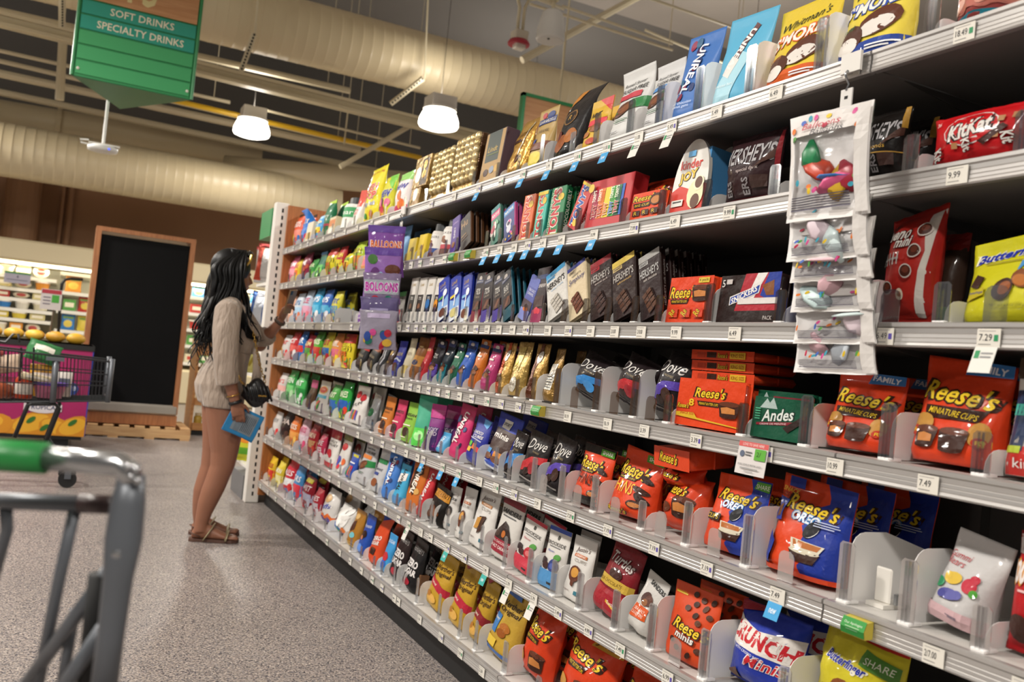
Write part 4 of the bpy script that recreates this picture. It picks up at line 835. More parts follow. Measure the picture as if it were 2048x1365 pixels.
item(K, 1728, 1838, 424, 'pillow', '#b02a22', 'red and white bag with chocolate pieces', [Pg([(0.72, 0.06), (0.86, 0.06), (0.98, 0.55), (1, 0.95), (0.8, 0.92), (0.86, 0.6)], '#d8d2cc'), Pg([(0.86, 0.06), (0.97, 0.1), (1, 0.9), (0.96, 0.95)], '#a5241f'), Tx('kinder', 0.2, 0.88, 0.25, 0.06, '#1f1a18'), Tx('bueno', 0.32, 0.79, 0.5, 0.12, '#e4dcd4', '#3a1c18', 0, 0.25, 0.05), Tx('mini', 0.5, 0.70, 0.3, 0.09, '#e4dcd4', '#3a1c18', 0, 0.25, 0.04), Rc(0.1, 0.545, 0.5, 0.565, '#a09894')] + [Rc(0.15 + i * 0.08, 0.5, 0.175 + i * 0.08, 0.61, '#b8b0aa') for i in range(5)] + [z for a, b in ((0.82, 0.78), (0.74, 0.6), (0.66, 0.43), (0.3, 0.3)) for z in (El(a, b, 0.1, 0.062, '#cfc6bf', 20), El(a, b, 0.085, 0.05, '#4a241a', 20), El(a + 0.01, b + 0.01, 0.05, 0.028, '#6b3526', 20))] + [El(0.55, 0.24, 0.07, 0.05, '#d8cdb8'), El(0.55, 0.24, 0.035, 0.025, '#8a5a34'), Tx('kinder', 0.25, 0.06, 0.3, 0.04, '#e0d8d4')], FOIL, T=0.08, pitch=3, slant=0.03, price='6.49', div=0.11)
item(K, 1842, 1895, 470, 'pillow', '#3a2a22', 'brown and green bag sunk behind the red one', [Rc(0, 0, 1, 0.2, '#4a8a2c'), Rc(0, 0.8, 1, 1, '#7a1c18')], FOIL, dx=0.07, T=0.05, div=False)
BF = [Tx('Butterfinger', 0.5, 0.79, 0.84, 0.15, '#22329a', '#e8e4c8', 4, 0.2, 0.07, 0.05), Tx('Minis', 0.74, 0.64, 0.32, 0.11, '#4a8ac0', None, 4, 0.2, 0.03), Rc(0.2, 0.69, 0.6, 0.7, '#7a6a3a'), Pg([(0.1, 0.42), (0.22, 0.38), (0.26, 0.52), (0.15, 0.57)], '#3a2018'), El(0.5, 0.36, 0.1, 0.13, '#3a2018', -20), El(0.52, 0.37, 0.06, 0.08, '#8a4a20', -20), El(0.68, 0.47, 0.13, 0.1, '#7a4420', -25), El(0.66, 0.45, 0.09, 0.06, '#a86428', -25), Pg([(0.1, 0.24), (0.32, 0.3), (0.3, 0.4), (0.12, 0.34)], '#b8a822'), Tx('Butterfinger', 0.21, 0.33, 0.2, 0.04, '#22329a'), El(0.86, 0.34, 0.04, 0.05, '#a85a24'), El(0.78, 0.3, 0.03, 0.03, '#a85a24'), Tx('NET WT 8.3 OZ (235 g)', 0.6, 0.17, 0.36, 0.03, '#6a6220')]
item(K, 1892, 2092, 470, 'pouch', '#c2bd1f', 'bright yellow bag with blue name', BF, FOIL, T=0.09, pitch=3, price='7.29', flag='long', slant=0.03)
# ---- fourth shelf
K = 3
item(K, 554, 566, 672, 'pillow', '#c8c4c0', 'clear white sweets bag at the far end', gen('MINT', '#c83a3a', None, ['#d83a3a', '#e0c03a']))
item(K, 569, 582, 666, 'pillow', '#c02c30', 'scarlet bag with white drops', gen('HOT', '#f0e8e8', '#e0605a', ['#f0f0f0', '#e03a3a']), n=2)
item(K, 585, 596, 664, 'pillow', '#2f6fb8', 'azure bag with a narrow top', gen('AIR', '#f0f4f8', '#d83a3a', None), n=2)
item(K, 599, 611, 672, 'pillow', '#a82c3a', 'cherry red bag with green foot', gen('GUM', '#f0e0a0', '#58a04a', ['#8ac04a']), n=2)
item(K, 614, 628, 664, 'pillow', '#58a83a', 'apple green bag with red blobs', gen('RINGS', '#f0f0d0', '#c8483a', ['#d83a3a', '#3a7ac0']), n=2)
item(K, 632, 647, 662, 'pillow', '#d8c83a', 'yellow bag with blue and red figures', gen('TOT', '#d83a4a', '#3a7ac8', ['#d83a4a', '#3a7ac8']), n=2)
item(K, 650, 665, 668, 'pillow', '#d88a4a', 'orange and pink swirl bag', gen('SWIRL', '#f0e8d8', '#d86a8a', ['#e8c83a', '#d83a6a']), n=2)
item(K, 668, 690, 670, 'pillow', '#cdb82a', 'yellow sour bag with a red seal', SPK(), n=2)
DKB = lambda c, t: [Rc(0, 0.62, 1, 1, c), Tx(t, 0.5, 0.42, 0.6, 0.08, '#a89a80'), El(0.5, 0.2, 0.3, 0.1, '#3a2a24')]
item(K, 702, 718, 664, 'pouch', '#1c1a1b', 'black pouch with brick red upper half', DKB('#a8302c', 'DARK'), SATIN, n=2, roll=-9)
item(K, 724, 740, 666, 'pouch', '#1d1c1c', 'black pouch with rust brown upper half', DKB('#8a4a2c', 'CACAO'), SATIN, n=2, roll=-11)
item(K, 745, 757, 686, 'pouch', '#232326', 'black pouch with silver squiggles', [Rib([(0.2, 0.3), (0.5, 0.55), (0.3, 0.8)], 0.1, '#b8b8bc'), Rib([(0.6, 0.25), (0.8, 0.5), (0.6, 0.8)], 0.1, '#a8a8ac')], FOIL, roll=-6)
item(K, 760, 771, 690, 'pouch', '#3a2620', 'dark brown pouch with gold seal', [El(0.5, 0.7, 0.2, 0.08, '#b89a5a'), Tx('LINDT', 0.5, 0.4, 0.5, 0.06, '#b89a5a')], FOIL)
item(K, 774, 789, 684, 'pouch', '#232c90', 'ultramarine truffle pouch', [Tx('LINDOR', 0.5, 0.62, 0.75, 0.1, '#c8b06a', None, 0, 0.1), El(0.5, 0.25, 0.28, 0.13, '#5a3020'), Rib([(0.1, 0.45), (0.5, 0.5), (0.9, 0.42)], 0.08, '#c0c8d8')], FOIL, n=2)
item(K, 794, 806, 678, 'pouch', '#d0c6a8', 'cream truffle pouch', [Rc(0, 0.1, 1, 0.3, '#c8b060'), Tx('LINDOR', 0.5, 0.6, 0.75, 0.08, '#8a7240')], SATIN, n=2)
item(K, 809, 828, 677, 'pouch', '#7a4a1f', 'brown and gold waffle pouch', [Rc(0, 0.3, 1, 0.55, '#b07c3a'), El(0.45, 0.38, 0.28, 0.07, '#2a3050'), Rc(0.3, 0.75, 0.7, 0.79, '#d8b880')], FOIL, n=2, roll=-3)
item(K, 830, 840, 676, 'pouch', '#a82a30', 'slim red truffle pouch', [Tx('LINDOR', 0.5, 0.7, 0.8, 0.06, '#e0c080'), El(0.5, 0.3, 0.3, 0.12, '#7a1a20')], FOIL, n=2)
GP = lambda foot, t=None, c1=None: [Rc(0, 0, 1, 0.42, foot), El(0.5, 0.92, 0.2, 0.04, '#c0b8b0'), Rc(0.08, 0.82, 0.92, 0.89, '#26325c'), Tx('GHIRARDELLI', 0.5, 0.855, 0.76, 0.035, '#cfcbc0')] + ([Tx(t, 0.5, 0.6, 0.5, 0.11, '#d8d4cc')] if t else [Rc(0.3, 0.63, 0.7, 0.67, '#d8d0c8')]) + [Pg([(0.2, 0.28), (0.55, 0.46), (0.85, 0.4), (0.55, 0.24)], '#3a1f16'), El(0.6, 0.3, 0.2, 0.06, '#7a4a2c')]
GPT = dict(n=2, roll=-5, T=0.06)
item(K, 843, 861, 682, 'pouch', '#1c1a20', 'black pouch with violet foot', GP('#4a3488', '72%'), FOIL, **GPT)
item(K, 864, 880, 680, 'pouch', '#14242c', 'midnight teal pouch with almond pieces', GP('#1a6470'), FOIL, **GPT)
item(K, 884, 898, 688, 'pouch', '#1f5f44', 'bottle green pouch with mint squares', GP('#1a4a38'), FOIL, **GPT)
item(K, 901, 920, 684, 'pouch', '#2a53a4', 'medium blue pouch with caramel squares', GP('#2a4f9c'), FOIL, **GPT)
item(K, 925, 944, 680, 'pouch', '#b8651f', 'burnt orange pouch with toffee squares', GP('#a8581c'), FOIL, **GPT)
item(K, 949, 969, 690, 'pouch', '#a83468', 'raspberry pink pouch with dark squares', GP('#983060'), FOIL, **GPT)
FR = lambda c: [Pg([(0.35, 1), (0.6, 1), (0.45, 0.5), (0.7, 0), (0.3, 0), (0.1, 0.5)], c), El(0.5, 0.75, 0.2, 0.12, '#ded8c8'), Tx('FERRERO', 0.5, 0.75, 0.28, 0.04, '#6a4a24'), El(0.4, 0.3, 0.18, 0.1, '#5a2f1a')]
item(K, 979, 1000, 688, 'pouch', '#b08a44', 'gold pouch with orange swirl', FR('#c04f20'), METALFOIL, T=0.05, price='5.29')
item(K, 1004, 1032, 686, 'pouch', '#ae9150', 'pale gold pouch with white oval at the foot', [Rc(0.15, 0.45, 0.6, 0.9, '#c4ac62'), El(0.5, 0.2, 0.22, 0.14, '#ded8c8'), Tx('ROCHER', 0.5, 0.2, 0.28, 0.05, '#6a4a24'), El(0.35, 0.6, 0.06, 0.04, '#e0c850')], METALFOIL, T=0.05, price='5.29')
item(K, 1040, 1066, 690, 'pouch', '#a07c3c', 'gold pouch with brown praline swirl', FR('#5a2c18'), METALFOIL, T=0.05, price='5.29')
item(K, 1072, 1096, 700, 'pouch', '#8a6a34', 'gold pouch turned to show its nutrition panel', [Rc(0.12, 0.2, 0.85, 0.7, '#bdb9ae'), Tx('170', 0.55, 0.5, 0.35, 0.08, '#222')] + [Rc(0.16, 0.24 + i * 0.05, 0.8, 0.255 + i * 0.05, '#555') for i in range(5)], METALFOIL, yaw=-10, n=2, T=0.06, price='10.19', div=0.09)
DV = lambda c, c2: [Tx('Dove', 0.5, 0.75, 0.76, 0.2, '#cfcbc6', None, 4, 0.35, 0.0), Tx('PROMISES', 0.55, 0.6, 0.3, 0.035, '#9a8a6a'), Pg([(0, 0.28), (0.45, 0.5), (1, 0.58), (1, 0.44), (0.6, 0.38), (0.3, 0.2), (0, 0.14)], c), El(0.62, 0.3, 0.16, 0.12, c2), El(0.4, 0.2, 0.14, 0.07, '#2a1a16'), Rc(0.1, 0.05, 0.85, 0.08, '#8a8480')]
item(K, 1118, 1188, 688, 'pillow', '#1c1416', 'large dark bag with a blue ribbon', DV('#2f78b8', '#3a82c0'), FOIL, T=0.08, roll=-13, pitch=8, n=2, price='10.19', div=0.13)
item(K, 1198, 1268, 700, 'pillow', '#1c1315', 'large dark bag with a red ribbon', DV('#b02a30', '#8a2028'), FOIL, T=0.08, roll=-14, pitch=8, n=2, price='10.19', div=0.13)
item(K, 1274, 1338, 712, 'pillow', '#1b1416', 'large dark bag with a violet ribbon', DV('#4f3c98', '#3a241c'), FOIL, T=0.08, roll=-10, pitch=8, n=2, price='3.39', div=0.13)
item(K, 1342, 1482, 762, 'tray', '#cd401b', 'wide orange eight pack of cups standing in front', reese(0.5, 0.72, 0.46, 0.2) + nib(0.5, 0.5, 0.36, 0.1, 'PEANUT BUTTER CUPS') + [Tx('8', 0.24, 0.5, 0.08, 0.15, '#d8b02a', None, 0, 0, 0.05)] + [Tx("Reese's", 0.12, 0.42, 0.18, 0.1, '#dcbb2a', '#33180e', 0, 0.25, 0.02), Pg([(0.02, 0.28), (0.3, 0.3), (0.36, 0.2), (0.98, 0.12), (0.98, 0.1), (0.02, 0.2)], '#c9a32a'), Tx('SNACK SIZE', 0.2, 0.27, 0.22, 0.05, '#b0341a', None, 0, 0.1, 0.02)] + hcup(0.82, 0.42, 0.15, 0.12), FOIL, T=0.025, pitch=3, price='3.39')
for q in range(3):
    item(K, 1368 - q * 2, 1500 - q * 2, 0, 'tray', '#c93f1c', ['orange pack lying lowest in the flat stack', 'orange pack lying in the middle of the stack', 'orange pack lying on top of the stack'][q],
         [Rc(0.1, 0.25, 0.24, 0.75, '#a8351a'), Rc(0.26, 0.25, 0.42, 0.8, '#33180e'), Tx("Reese's", 0.52, 0.5, 0.16, 0.5, '#c9a82a', '#33180e', 0, 0.25, 0.02), Rc(0.64, 0.2, 0.88, 0.85, '#d0a82c'), Tx('KING SIZE', 0.76, 0.52, 0.2, 0.35, '#7a2a14')], FOIL, T=0.13, H=0.024, z0=0.112 + q * 0.0255, dx=0.035, pitch=0, div=False)
item(K, 1362, 1494, 0, 'tray', '#b83818', 'plain orange carton holding up the flat stack', [], FOIL, T=0.11, H=0.108, dx=0.045, pitch=0, div=False)
item(K, 1492, 1606, 800, 'tray', '#0f4a34', 'dark green mint pack with silver peaks', [Pg([(0.12, 0.72), (0.24, 0.95), (0.3, 0.85), (0.36, 0.98), (0.46, 0.72)], '#9fb0ac'), Tx('Andes', 0.48, 0.58, 0.6, 0.28, '#cdd4ce', '#1a2a24', 6, 0.2, 0.03), Pg([(0.1, 0.3), (0.75, 0.38), (0.78, 0.46), (0.1, 0.36)], '#7a2430'), Tx('CREME DE MENTHE', 0.42, 0.365, 0.5, 0.04, '#d8c8c8', None, 5), Pg([(0.62, 0.3), (0.95, 0.62), (1, 0.5), (0.72, 0.2)], '#2a1c18')] + [Rc(0.06, 0.44 + i * 0.06, 0.16, 0.47 + i * 0.06, '#4aa07a') for i in range(5)], FOIL, T=0.03, pitch=5, price='10.99')
item(K, 1500, 1618, 786, 'tray', '#0f4a34', 'second mint pack standing up behind the green one', [Rc(0.3, 0.78, 0.95, 0.88, '#7a2430'), Pg([(0.06, 0.7), (0.16, 0.95), (0.28, 0.7)], '#9fb0ac')], FOIL, T=0.03, pitch=2, dx=0.05, div=False)
MC = lambda fam: reese(0.5, 0.66, 0.86, 0.19, -4) + nib(0.52, 0.47, 0.72, 0.12, 'MINIATURE CUPS', -4) + [El(0.2, 0.35, 0.16, 0.1, '#b8863e'), El(0.14, 0.28, 0.07, 0.05, '#b03018'), Tx('R', 0.14, 0.28, 0.05, 0.04, '#dcbb2a'), El(0.86, 0.3, 0.09, 0.12, '#b8863e'), El(0.88, 0.22, 0.06, 0.05, '#b03018'), Tx('R', 0.88, 0.22, 0.05, 0.04, '#dcbb2a')] + hcup(0.32, 0.22, 0.14, 0.08) + cup(0.64, 0.21, 0.16, 0.09) + ([Pg([(0.48, 0.86), (1, 0.88), (1, 1.0), (0.55, 1.0)], '#2f6aa8'), Tx('FAMILY', 0.74, 0.935, 0.4, 0.07, '#d8dce4', None, -3, 0.1, 0.05)] if fam else [])
item(K, 1618, 1756, 752, 'pouch', '#cf3d1b', 'big orange miniature cup bag, the farther one', MC(True), FOIL, T=0.10, pitch=5, n=2, price='10.99', slant=-0.01, div=0.12)
item(K, 1782, 1962, 726, 'pouch', '#cf3d1b', 'big orange miniature cup bag, the nearer one', MC(True), FOIL, T=0.11, pitch=5, n=2, price='7.49', slant=-0.02, div=0.12)
item(K, 1972, 2180, 725, 'pouch', '#cfc9c4', 'white pouch with red foot and navy strip', [Rc(0, 0, 1, 0.24, '#b42c26'), Rc(0.02, 0.2, 0.28, 0.72, '#22304f'), Rc(0.04, 0.5, 0.28, 0.6, '#3fa090'), Rc(0.04, 0.18, 0.26, 0.24, '#a8b83a'), El(0.6, 0.45, 0.2, 0.12, '#4a2a1e'), Tx('kinder', 0.45, 0.1, 0.5, 0.08, '#e0dcd8'), Rc(0, 0.82, 1, 1, '#4a3a2c')], FOIL, T=0.08)

# ---- fifth shelf
K = 4
item(K, 546, 558, 748, 'pillow', '#cfc9c4', 'frosted white bag at the far end', gen('MINTS', '#d05a5a', '#e8b0a8', None))
item(K, 561, 576, 742, 'pillow', '#3a9a4a', 'green sweets bag with clear window', gen('GREEN', '#e8f4e0', '#7ac87a', ['#b8e0b0', '#2a7a3a']), n=2)
item(K, 579, 594, 748, 'pillow', '#4ab05a', 'brighter green bag with white stars', gen('MINT', '#f0f8f0', '#2a8a3f', ['#e8f0e8']), n=2)
item(K, 604, 616, 762, 'pouch', '#5a4028', 'brown kraft pouch with magenta top', [Rc(0, 0.72, 1, 1, '#c0407a'), Rc(0.2, 0.3, 0.8, 0.5, '#2a1a14')], SATIN, n=2)
item(K, 621, 640, 764, 'pouch', '#d6d2cc', 'white pouch with red and gold oval', [El(0.5, 0.7, 0.4, 0.13, '#d8a83a'), El(0.5, 0.7, 0.34, 0.1, '#c03030'), Tx('Jelly', 0.5, 0.72, 0.4, 0.06, '#f0e0a0', None, 0, 0.2), Rc(0.05, 0.44, 0.95, 0.54, '#5ab0c8')] + blobs(['#d83a3a', '#3a9a4a', '#e8c23a', '#3a5ab0'], 8, 9, 0.06, 0.36, 0.1), FOIL, n=2)
item(K, 646, 660, 772, 'pillow', '#4f9a4a', 'leafy green gummy bag', gen('FRUIT', '#f0f0d8', '#3a6ab0', ['#3a6ab0', '#d8483a']), n=2)
item(K, 664, 682, 766, 'pillow', '#2f9a3f', 'emerald and blue gummy bag', gen('SNAKES', '#e8f0d0', '#2f5fb0', ['#2f5fb0', '#d8c83a', '#d8452f']), n=2)
YU = lambda: [El(0.3, 0.75, 0.2, 0.1, '#b02c34'), El(0.72, 0.7, 0.2, 0.1, '#b02c34'), Tx('YUM', 0.5, 0.5, 0.6, 0.09, '#3a3a3a', None, 12)] + [Rib([(0.2 + i * 0.09, 0.1), (0.3 + i * 0.07, 0.35)], 0.05, ['#d8732c', '#c8323c', '#4a4ab0', '#3a9a4a'][i % 4]) for i in range(7)]
item(K, 688, 712, 774, 'pouch', '#d2cdc8', 'white licorice pouch with red badges', YU(), FOIL, n=2, T=0.07)
item(K, 722, 736, 790, 'pouch', '#9a9a9c', 'silver foil pouch with a green leaf', [El(0.5, 0.45, 0.3, 0.12, '#2a6a44'), Rc(0, 0.05, 1, 0.1, '#c8c8c8')], METALFOIL, n=2, roll=-5)
SP = lambda t1, t2: [Tx(t1, 0.5, 0.68, 0.85, 0.075, '#33241c', None, 0, 0, 0.03), Tx(t2, 0.5, 0.59, 0.6, 0.06, '#33241c'), Rc(0.2, 0.4, 0.8, 0.43, '#e8dcc8'), El(0.55, 0.25, 0.24, 0.12, '#3a2018'), Rc(0.2, 0.1, 0.7, 0.12, '#e8dcc8')]
item(K, 748, 766, 796, 'pouch', '#b86a24', 'amber flat pouch with dark lettering', SP('LAVENDER', 'caramel'), SATIN)
item(K, 770, 788, 802, 'pouch', '#b82c56', 'magenta flat pouch with dark lettering', SP('SWEETS', 'raspberry'), SATIN)
item(K, 791, 813, 808, 'pouch', '#7fae38', 'lime green flat pouch with dark lettering', SP('VEGAN', 'bark'), SATIN, n=2)
item(K, 818, 836, 794, 'pouch', '#3fa080', 'mint green twisted pouch', [Rc(0, 0, 1, 0.35, '#58c850'), El(0.5, 0.2, 0.25, 0.1, '#a8e89a')], SATIN, n=2, yaw=25)
item(K, 842, 858, 812, 'pouch', '#7a2a74', 'violet and pink pouch seen edgeways', [Rc(0, 0, 1, 0.5, '#3a1f5c'), Tx('ROXY', 0.5, 0.45, 0.7, 0.08, '#d8c8d8'), Tx('KIND', 0.5, 0.36, 0.7, 0.08, '#d8c8d8'), Rc(0, 0.7, 1, 1, '#b0307a')], SATIN, yaw=20, n=2)
item(K, 862, 880, 868, 'pouch', '#4a98c4', 'small sky blue pouch sunk low in its slot', [Tx('UNREAL', 0.5, 0.5, 0.3, 0.6, '#dfe8ee', None, -100, 0, 0.04)], SATIN, dx=0.02, div=0.12, price='6.99', flag='new')
item(K, 886, 915, 812, 'pouch', '#b8285f', 'hot pink pouch scattered with gems', blobs(['#1f3a30', '#24386a', '#3a2450', '#2a1a3a'], 12, 11, 0.2, 0.9, 0.1, 0.5) + [Tx('UNREAL', 0.5, 0.56, 0.3, 0.62, '#e8dcd8', None, -98, 0, 0.05)], SATIN, n=2, roll=-4, price='6.99', flag='new')
item(K, 918, 948, 838, 'pouch', '#2a318c', 'indigo pouch with colourful squares', [Pg([(0.5, 0.98), (0.95, 0.98), (0.8, 0.8), (0.5, 0.85)], '#5a9ad0'), Tx('CHOCO', 0.45, 0.66, 0.6, 0.065, '#e0dcd8', None, 4, 0.1, 0.03), Tx('CUBES', 0.55, 0.58, 0.6, 0.065, '#e0dcd8', None, 4, 0.1, 0.03), Rc(0.15, 0.5, 0.85, 0.525, '#b8b8c8'), Rc(0.2, 0.34, 0.4, 0.44, '#5ab03a'), Rc(0.45, 0.3, 0.65, 0.42, '#d86a2a'), Rc(0.66, 0.28, 0.85, 0.38, '#d83a3a'), Rc(0.25, 0.22, 0.45, 0.32, '#d8b03a')], SATIN, n=2, roll=-8, price='6.99', flag='new')
item(K, 952, 1000, 824, 'pouch', '#2438a0', 'tall blue pouch with brown minis panel', [Rc(0.1, 0.3, 0.92, 0.72, '#3a241e'), Rc(0.28, 0.74, 0.62, 0.9, '#d0ccc4'), Tx('SPORT', 0.45, 0.82, 0.28, 0.06, '#2a2a3a', None, 0, 0, 0.03), Tx('minis', 0.48, 0.6, 0.6, 0.1, '#dcd6d0', None, 0, 0, 0.05), Rc(0.1, 0.22, 0.35, 0.34, '#4a90c8'), Rc(0.5, 0.22, 0.8, 0.32, '#c8802c'), El(0.3, 0.2, 0.16, 0.06, '#6a4028'), El(0.65, 0.18, 0.2, 0.06, '#6a4028'), Rc(0, 0, 1, 0.12, '#c8ccd4'), El(0.5, 0.08, 0.3, 0.04, '#2a4aa8')], SATIN, T=0.08, n=2, roll=-6, price='6.39', div=0.12)
item(K, 996, 1020, 866, 'pouch', '#1a1415', 'small dark bag with a blue ribbon', DV('#2f78b8', '#3a82c0'), FOIL, T=0.05, roll=-7, price='6.39', div=0.12)
item(K, 1023, 1068, 868, 'pouch', '#1a1415', 'small dark bag with a red ribbon', DV('#b02a30', '#8a2028'), FOIL, T=0.05, roll=-6, price='6.39', n=2, div=0.12)
item(K, 1072, 1112, 876, 'pouch', '#1a1416', 'small dark bag with a violet ribbon', DV('#4f3c98', '#3a241c'), FOIL, T=0.05, roll=-8, price='7.29', n=2, div=0.12)
TH = lambda dk: ([Rc(0, 0.86, 1, 1, '#191515'), Rc(0, 0, 1, 0.14, '#191515')] if dk else []) + reese(0.42, 0.68, 0.72, 0.2, -3) + nib(0.36, 0.55, 0.5, 0.05, 'THIN CUPS') + [Tx('THiNS', 0.34, 0.42, 0.6, 0.18, '#dcae2a' if not dk else '#24140e', None, -3)] + [El(0.8, 0.6, 0.16, 0.045, '#2c1710', -15), El(0.78, 0.42, 0.17, 0.05, '#3c2016', -10), El(0.84, 0.3, 0.14, 0.05, '#2c1710', -25), El(0.78, 0.2, 0.16, 0.06, '#3c2016'), El(0.78, 0.19, 0.12, 0.035, '#b0703a'), Rc(0.58, 0.86, 1, 0.97, '#4a8a2c'), Tx('SHARE', 0.79, 0.915, 0.32, 0.06, '#dfe4d0', None, 0, 0.1, 0.04)]
item(K, 1128, 1190, 898, 'pouch', '#cd401c', 'orange thins bag with black top and foot', TH(True), FOIL, T=0.06, pitch=8, n=2, price='7.29', slant=-0.01, div=0.12)
item(K, 1194, 1274, 910, 'pouch', '#cd401c', 'orange thins bag bulging and creased', TH(False) + reese(0.4, 0.06, 0.5, 0.07), FOIL, T=0.10, pitch=8, n=2, price='7.19', slant=-0.025, div=0.12)
item(K, 1290, 1362, 968, 'slump', '#cc3f1c', 'orange cup bag folded down at the bottom', reese(0.4, 0.72, 0.6, 0.2, -6) + hcup(0.7, 0.4, 0.2, 0.15) + [El(0.3, 0.35, 0.2, 0.1, '#5a2a16')], FOIL, T=0.11, pitch=12, price='7.19')
item(K, 1288, 1362, 0, 'slump', '#ca3d1b', 'orange cup bag flopped over the folded one', reese(0.4, 0.5, 0.6, 0.3, -5) + [El(0.6, 0.8, 0.2, 0.14, '#4a2416')], FOIL, T=0.10, H=0.052, z0=0.108, pitch=6, div=False, dx=0.02)
item(K, 1290, 1366, 0, 'tray', '#d0431e', 'orange cup pack laid flat on the very top', reese(0.42, 0.5, 0.5, 0.5, -4), FOIL, T=0.14, H=0.05, z0=0.164, pitch=-6, div=False, dx=0.0)
OR = lambda big: [Pg([(0.62, 1), (1, 1), (1, 0), (0.66, 0), (0.6, 0.12), (0.68, 0.2), (0.52, 0.3), (0.56, 0.42), (0.48, 0.52), (0.6, 0.6), (0.56, 0.72), (0.7, 0.8), (0.66, 0.9)], '#20358f')] + reese(0.52, 0.72, 0.72, 0.16, -3) + [Tx('OREO', 0.5, 0.60, 0.4, 0.1, '#dfe3ea', '#3a86c4', -3, 0.1, 0.06, 0.06), El(0.64, 0.5, 0.11, 0.08, '#17171b', 40), El(0.66, 0.48, 0.08, 0.05, '#cfcfd2', 40), El(0.65, 0.49, 0.09, 0.055, '#1c1c20', 40)] + [Pg([(0.42, 0.38), (0.86, 0.36), (0.82, 0.27), (0.46, 0.27)], '#cdc7b4'), Pg([(0.45, 0.37), (0.83, 0.355), (0.8, 0.3), (0.48, 0.3)], '#a8622c'), Pg([(0.44, 0.27), (0.84, 0.27), (0.8, 0.16), (0.5, 0.16)], '#33190f'), El(0.64, 0.27, 0.2, 0.03, '#c4bda8')]
item(K, 1380, 1484, 962, 'pouch', '#cd411c', 'orange and blue cookie cup bag, smaller', OR(0) + [Pg([(0.72, 0.88), (1, 0.86), (1, 0.98), (0.76, 0.98)], '#4f8f30'), Tx('SHARE', 0.87, 0.92, 0.24, 0.06, '#dfe4d0'), Rc(0.06, 0.36, 0.4, 0.46, '#2a160e'), Tx('CUPS', 0.23, 0.41, 0.26, 0.06, '#dcbb2a')], FOIL, T=0.09, pitch=7, n=2, price='7.19', div=0.12)
item(K, 1500, 1648, 972, 'pouch', '#cd411c', 'orange and blue cookie cup bag, larger', OR(1) + [Tx('SNACK', 0.16, 0.84, 0.24, 0.05, '#d8b23a', None, -4, 0, 0.03), Tx('SIZE!', 0.1, 0.79, 0.16, 0.04, '#5a2414', None, -4), Rc(0.12, 0.88, 0.34, 0.99, '#20358f'), Pg([(0.04, 0.76), (0.2, 0.74), (0.16, 0.64), (0.2, 0.52), (0.02, 0.5), (0.08, 0.64)], '#20358f'), Pg([(0.08, 0.66), (0.13, 0.69), (0.15, 0.56), (0.1, 0.54)], '#7a4a24'), Pg([(0, 0.06), (0.2, 0.06), (0.22, 0.3), (0.06, 0.44)], '#20358f'), Rc(0.66, 0.6, 0.93, 0.61, '#b8c0d8'), Rc(0.66, 0.575, 0.95, 0.585, '#b8c0d8'), Rc(0.66, 0.55, 0.9, 0.56, '#b8c0d8'), Rc(0, 0, 1, 0.05, '#cd411c')], FOIL, T=0.10, pitch=6, n=3, price='7.49', flag='new', slant=-0.015, div=0.13)
GUM = [Tx('Gummi', 0.24, 0.72, 0.42, 0.075, '#b04a50', None, 0, 0.2), Tx('Bears', 0.22, 0.64, 0.38, 0.075, '#b04a50', None, 0, 0.2), El(0.34, 0.47, 0.16, 0.07, '#cfae3a', 10), El(0.24, 0.48, 0.07, 0.045, '#cfae3a'), El(0.12, 0.38, 0.12, 0.06, '#2f8a5c'), El(0.66, 0.46, 0.13, 0.08, '#b42a3c', -20), El(0.7, 0.54, 0.08, 0.05, '#b42a3c'), El(0.42, 0.3, 0.2, 0.06, '#5a5a9c', 5), El(0.56, 0.32, 0.09, 0.05, '#5a5a9c'), El(0.3, 0.28, 0.08, 0.045, '#4a4a90'), El(0.78, 0.4, 0.06, 0.045, '#4f9a3c', 40), Rc(0, 0, 1, 0.16, '#c9a8ac'), Rc(0.5, 0.07, 0.72, 0.1, '#7a6a78')]
item(K, 1822, 1938, 1082, 'pouch', '#bdbbba', 'white gummy bear pouch leaning in its slot', GUM, FOIL, T=0.09, roll=-9, pitch=8, price='2/7.00', div=0.13)
item(K, 1972, 2150, 1088, 'pillow', '#ac1a20', 'red caramel bag with white numerals', [Rc(0, 0.86, 1, 1, '#7a1a1c'), wavy(0.8, 0.015, '#cfc8c6'), Rc(0, 0.84, 1, 1, '#8a1c20'), Tx('100 GRAND', 0.5, 0.66, 0.95, 0.2, '#d8cfca', '#c8862a', 0, 0, 0.08, 0.08), Rc(0.2, 0.5, 0.7, 0.52, '#d8b0b0'), El(0.25, 0.2, 0.2, 0.12, '#3a2018'), El(0.6, 0.3, 0.2, 0.1, '#b85a20'), El(0.6, 0.34, 0.14, 0.05, '#d8cfc4')], FOIL, T=0.08, price='6.49')
EMPTY_SLOT = (1692, 1800)

